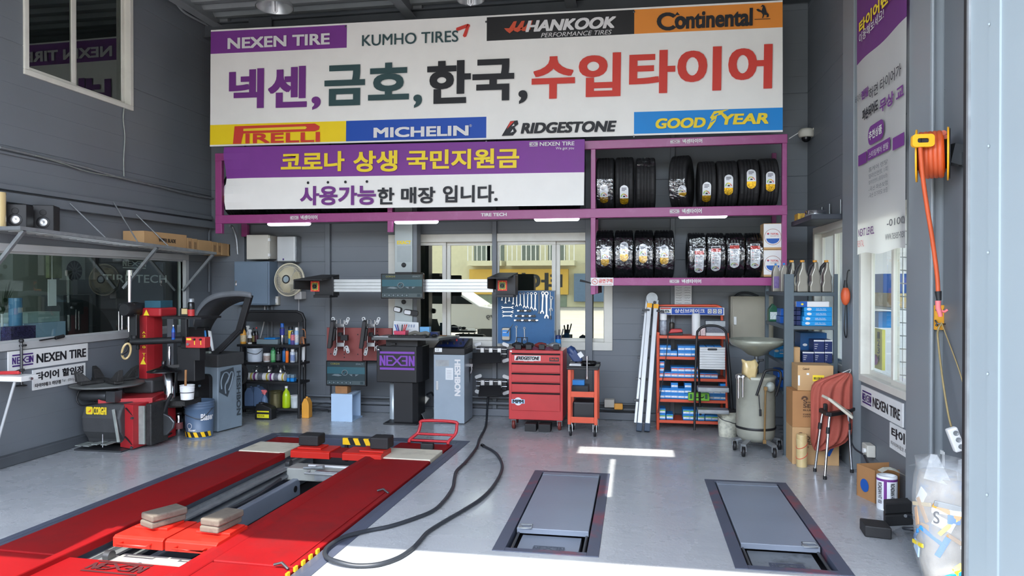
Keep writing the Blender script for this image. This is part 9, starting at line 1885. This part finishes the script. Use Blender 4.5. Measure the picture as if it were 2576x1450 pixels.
# striped bar along the far edge
mb=MB(); u0,u1=-1.14,-.70; n_=8; v=3.02
for k in range(n_):
 a0,a1=u0+(u1-u0)*k/n_,u0+(u1-u0)*(k+1)/n_; mb.m=k%2; sk_=.03
 q=[L(a0+(sk_ if k else 0),v,.02),L(a1+(sk_ if k<n_-1 else 0),v,.02),L(a1,v+.0,.085),L(a0,v+.0,.085)]; mb.add(q+[p_+LD*.03 for p_ in q],[(0,1,2,3),(7,6,5,4),(2,3,7,6),(0,1,5,4),(0,3,7,4),(1,2,6,5)])
mb.m=1; lbox(mb,u0+.02,u0+.05,v,v+.03,-.15,.02); lbox(mb,u1-.05,u1-.02,v,v+.03,-.15,.02)
one('striped_bar','yellow and black striped bar behind the far jack','bar',mb,['hazard_yellow','black'])
n_=20
for k in range(n_):
 v0,v1=-.55+.045*k,-.55+.045*(k+1)-.012
 if k%2:mb=MB(); lbox(mb,-.062,-.050,v0,v1,.0045,.03); mb.build('edge_stripe',['hazard_yellow'],lift)
mb=MB(); q=L(-.26,3.06,.03); mb.cbox((q.x,q.y,.035),(.13,.06,.06)); one('wheel_chock','black chock at the far right end of the lift','chock',mb,'rubber',bev=.01)
# floor plates
def fplate(label,hole,side):
 a,b,c,d=hole; t=thing('floor_plate',label,'hatch',((a+c)/2,(b+d)/2,-.1),'grey steel floor plates'); w_=.06
 mb=MB(); mb.box(a-.015,b-.015,-.06,a+w_,d+.015,.005); mb.box(c-w_,b-.015,-.06,c+.015,d+.015,.005); mb.box(a+w_,b-.015,-.06,c-w_,b+w_*.7,.005); mb.box(a+w_,d-w_*.6,-.06,c-w_,d+.015,.005); mb.build('frame',['rim_rust'],t,bev=.002)
 vl=b+.40; mb=MB(); mb.box(a+w_+.012,vl,-.03,c-w_-.012,d-w_*.6-.006,.008); lid=mb.build('lid',['plate_grey'],t,bev=.004)
 mb=MB(); mb.box(a+w_+.012,d-w_*.6-.10,.0085,c-w_-.012,d-w_*.6-.09,.012); mb.build('seam',['plate_grey'],lid)
 x=a+w_+.07 if side<0 else c-w_-.07
 mb=MB(); mb.tube([(x-.04,vl-.012,.012),(x-.04,vl+.05,.015),(x+.04,vl+.05,.015),(x+.04,vl-.012,.012)],.006,8,True); mb.box(x-.05,vl-.002,.008,x-.02,vl+.02,.016); mb.build('latch',['galv'],lid)
 mb=MB(); mb.box(a+w_+.05,b+w_*.7+.01,-.09,c-w_-.06,vl+.02,-.045); rp=mb.build('step_plate',['plate_grey' if side<0 else 'plate_worn'],t,bev=.003)
 mb=MB(); mb.logo(((a+c)/2-.10,b+.13,-.045),UX,UYP,.20,.10,.003); mb.build('emblem',[M('plate_ink',70,78,90,rough=.5)]if side<0 else['rim_blue'],rp)
 for x in(a+w_+.02,c-w_-.03):mb=MB(); mb.tube([(x+.005,b+.06,-.03),(x+.005,vl,-.03)],.010,8); mb.build('rail',['steel_dark'],t)
fplate('left grey steel floor plate with a clear emblem on its lower step',HOLES[0],-1)
fplate('right grey steel floor plate with a scraped lower step',HOLES[1],1)
# air hose across the floor
HP=[(1232,1018),(1228,1040),(1222,1072),(1206,1105),(1198,1128),(1172,1162),(1149,1185),(1143,1205),(1139,1227),(1120,1257),(1090,1285),(1040,1306),(980,1325),(925,1336),(872,1354),(840,1370),(818,1390),(822,1408),(852,1420),(895,1424),(950,1421),(1000,1405),(1036,1382),(1055,1363),(1078,1338),(1122,1310),(1170,1282),(1212,1254),(1240,1225),(1260,1190),(1262,1166),(1246,1140),(1217,1123)]
pts=[Vector((PZ(1232,1050).x-.02,8.6,.26)),Vector((PZ(1230,1050).x,8.5,.12))]+[PZ(a,b,.016)+Vector((0,0,.012 if(a<880)else 0))for a,b in HP[2:]]
t=thing('air_hose','long dark air hose looping over the floor from the back wall','hose',PZ(1143,1205)); mb=MB(); mb.tube(curve(pts,8),.0135,10); mb.build('hose',['rubber_hose'],t)
mb=MB(); q=PZ(1217,1123,.018); mb.tube([q,q+(q-PZ(1246,1140,.018)).normalized()*.05],.017,10); mb.build('coupling',['black_gloss'],t)
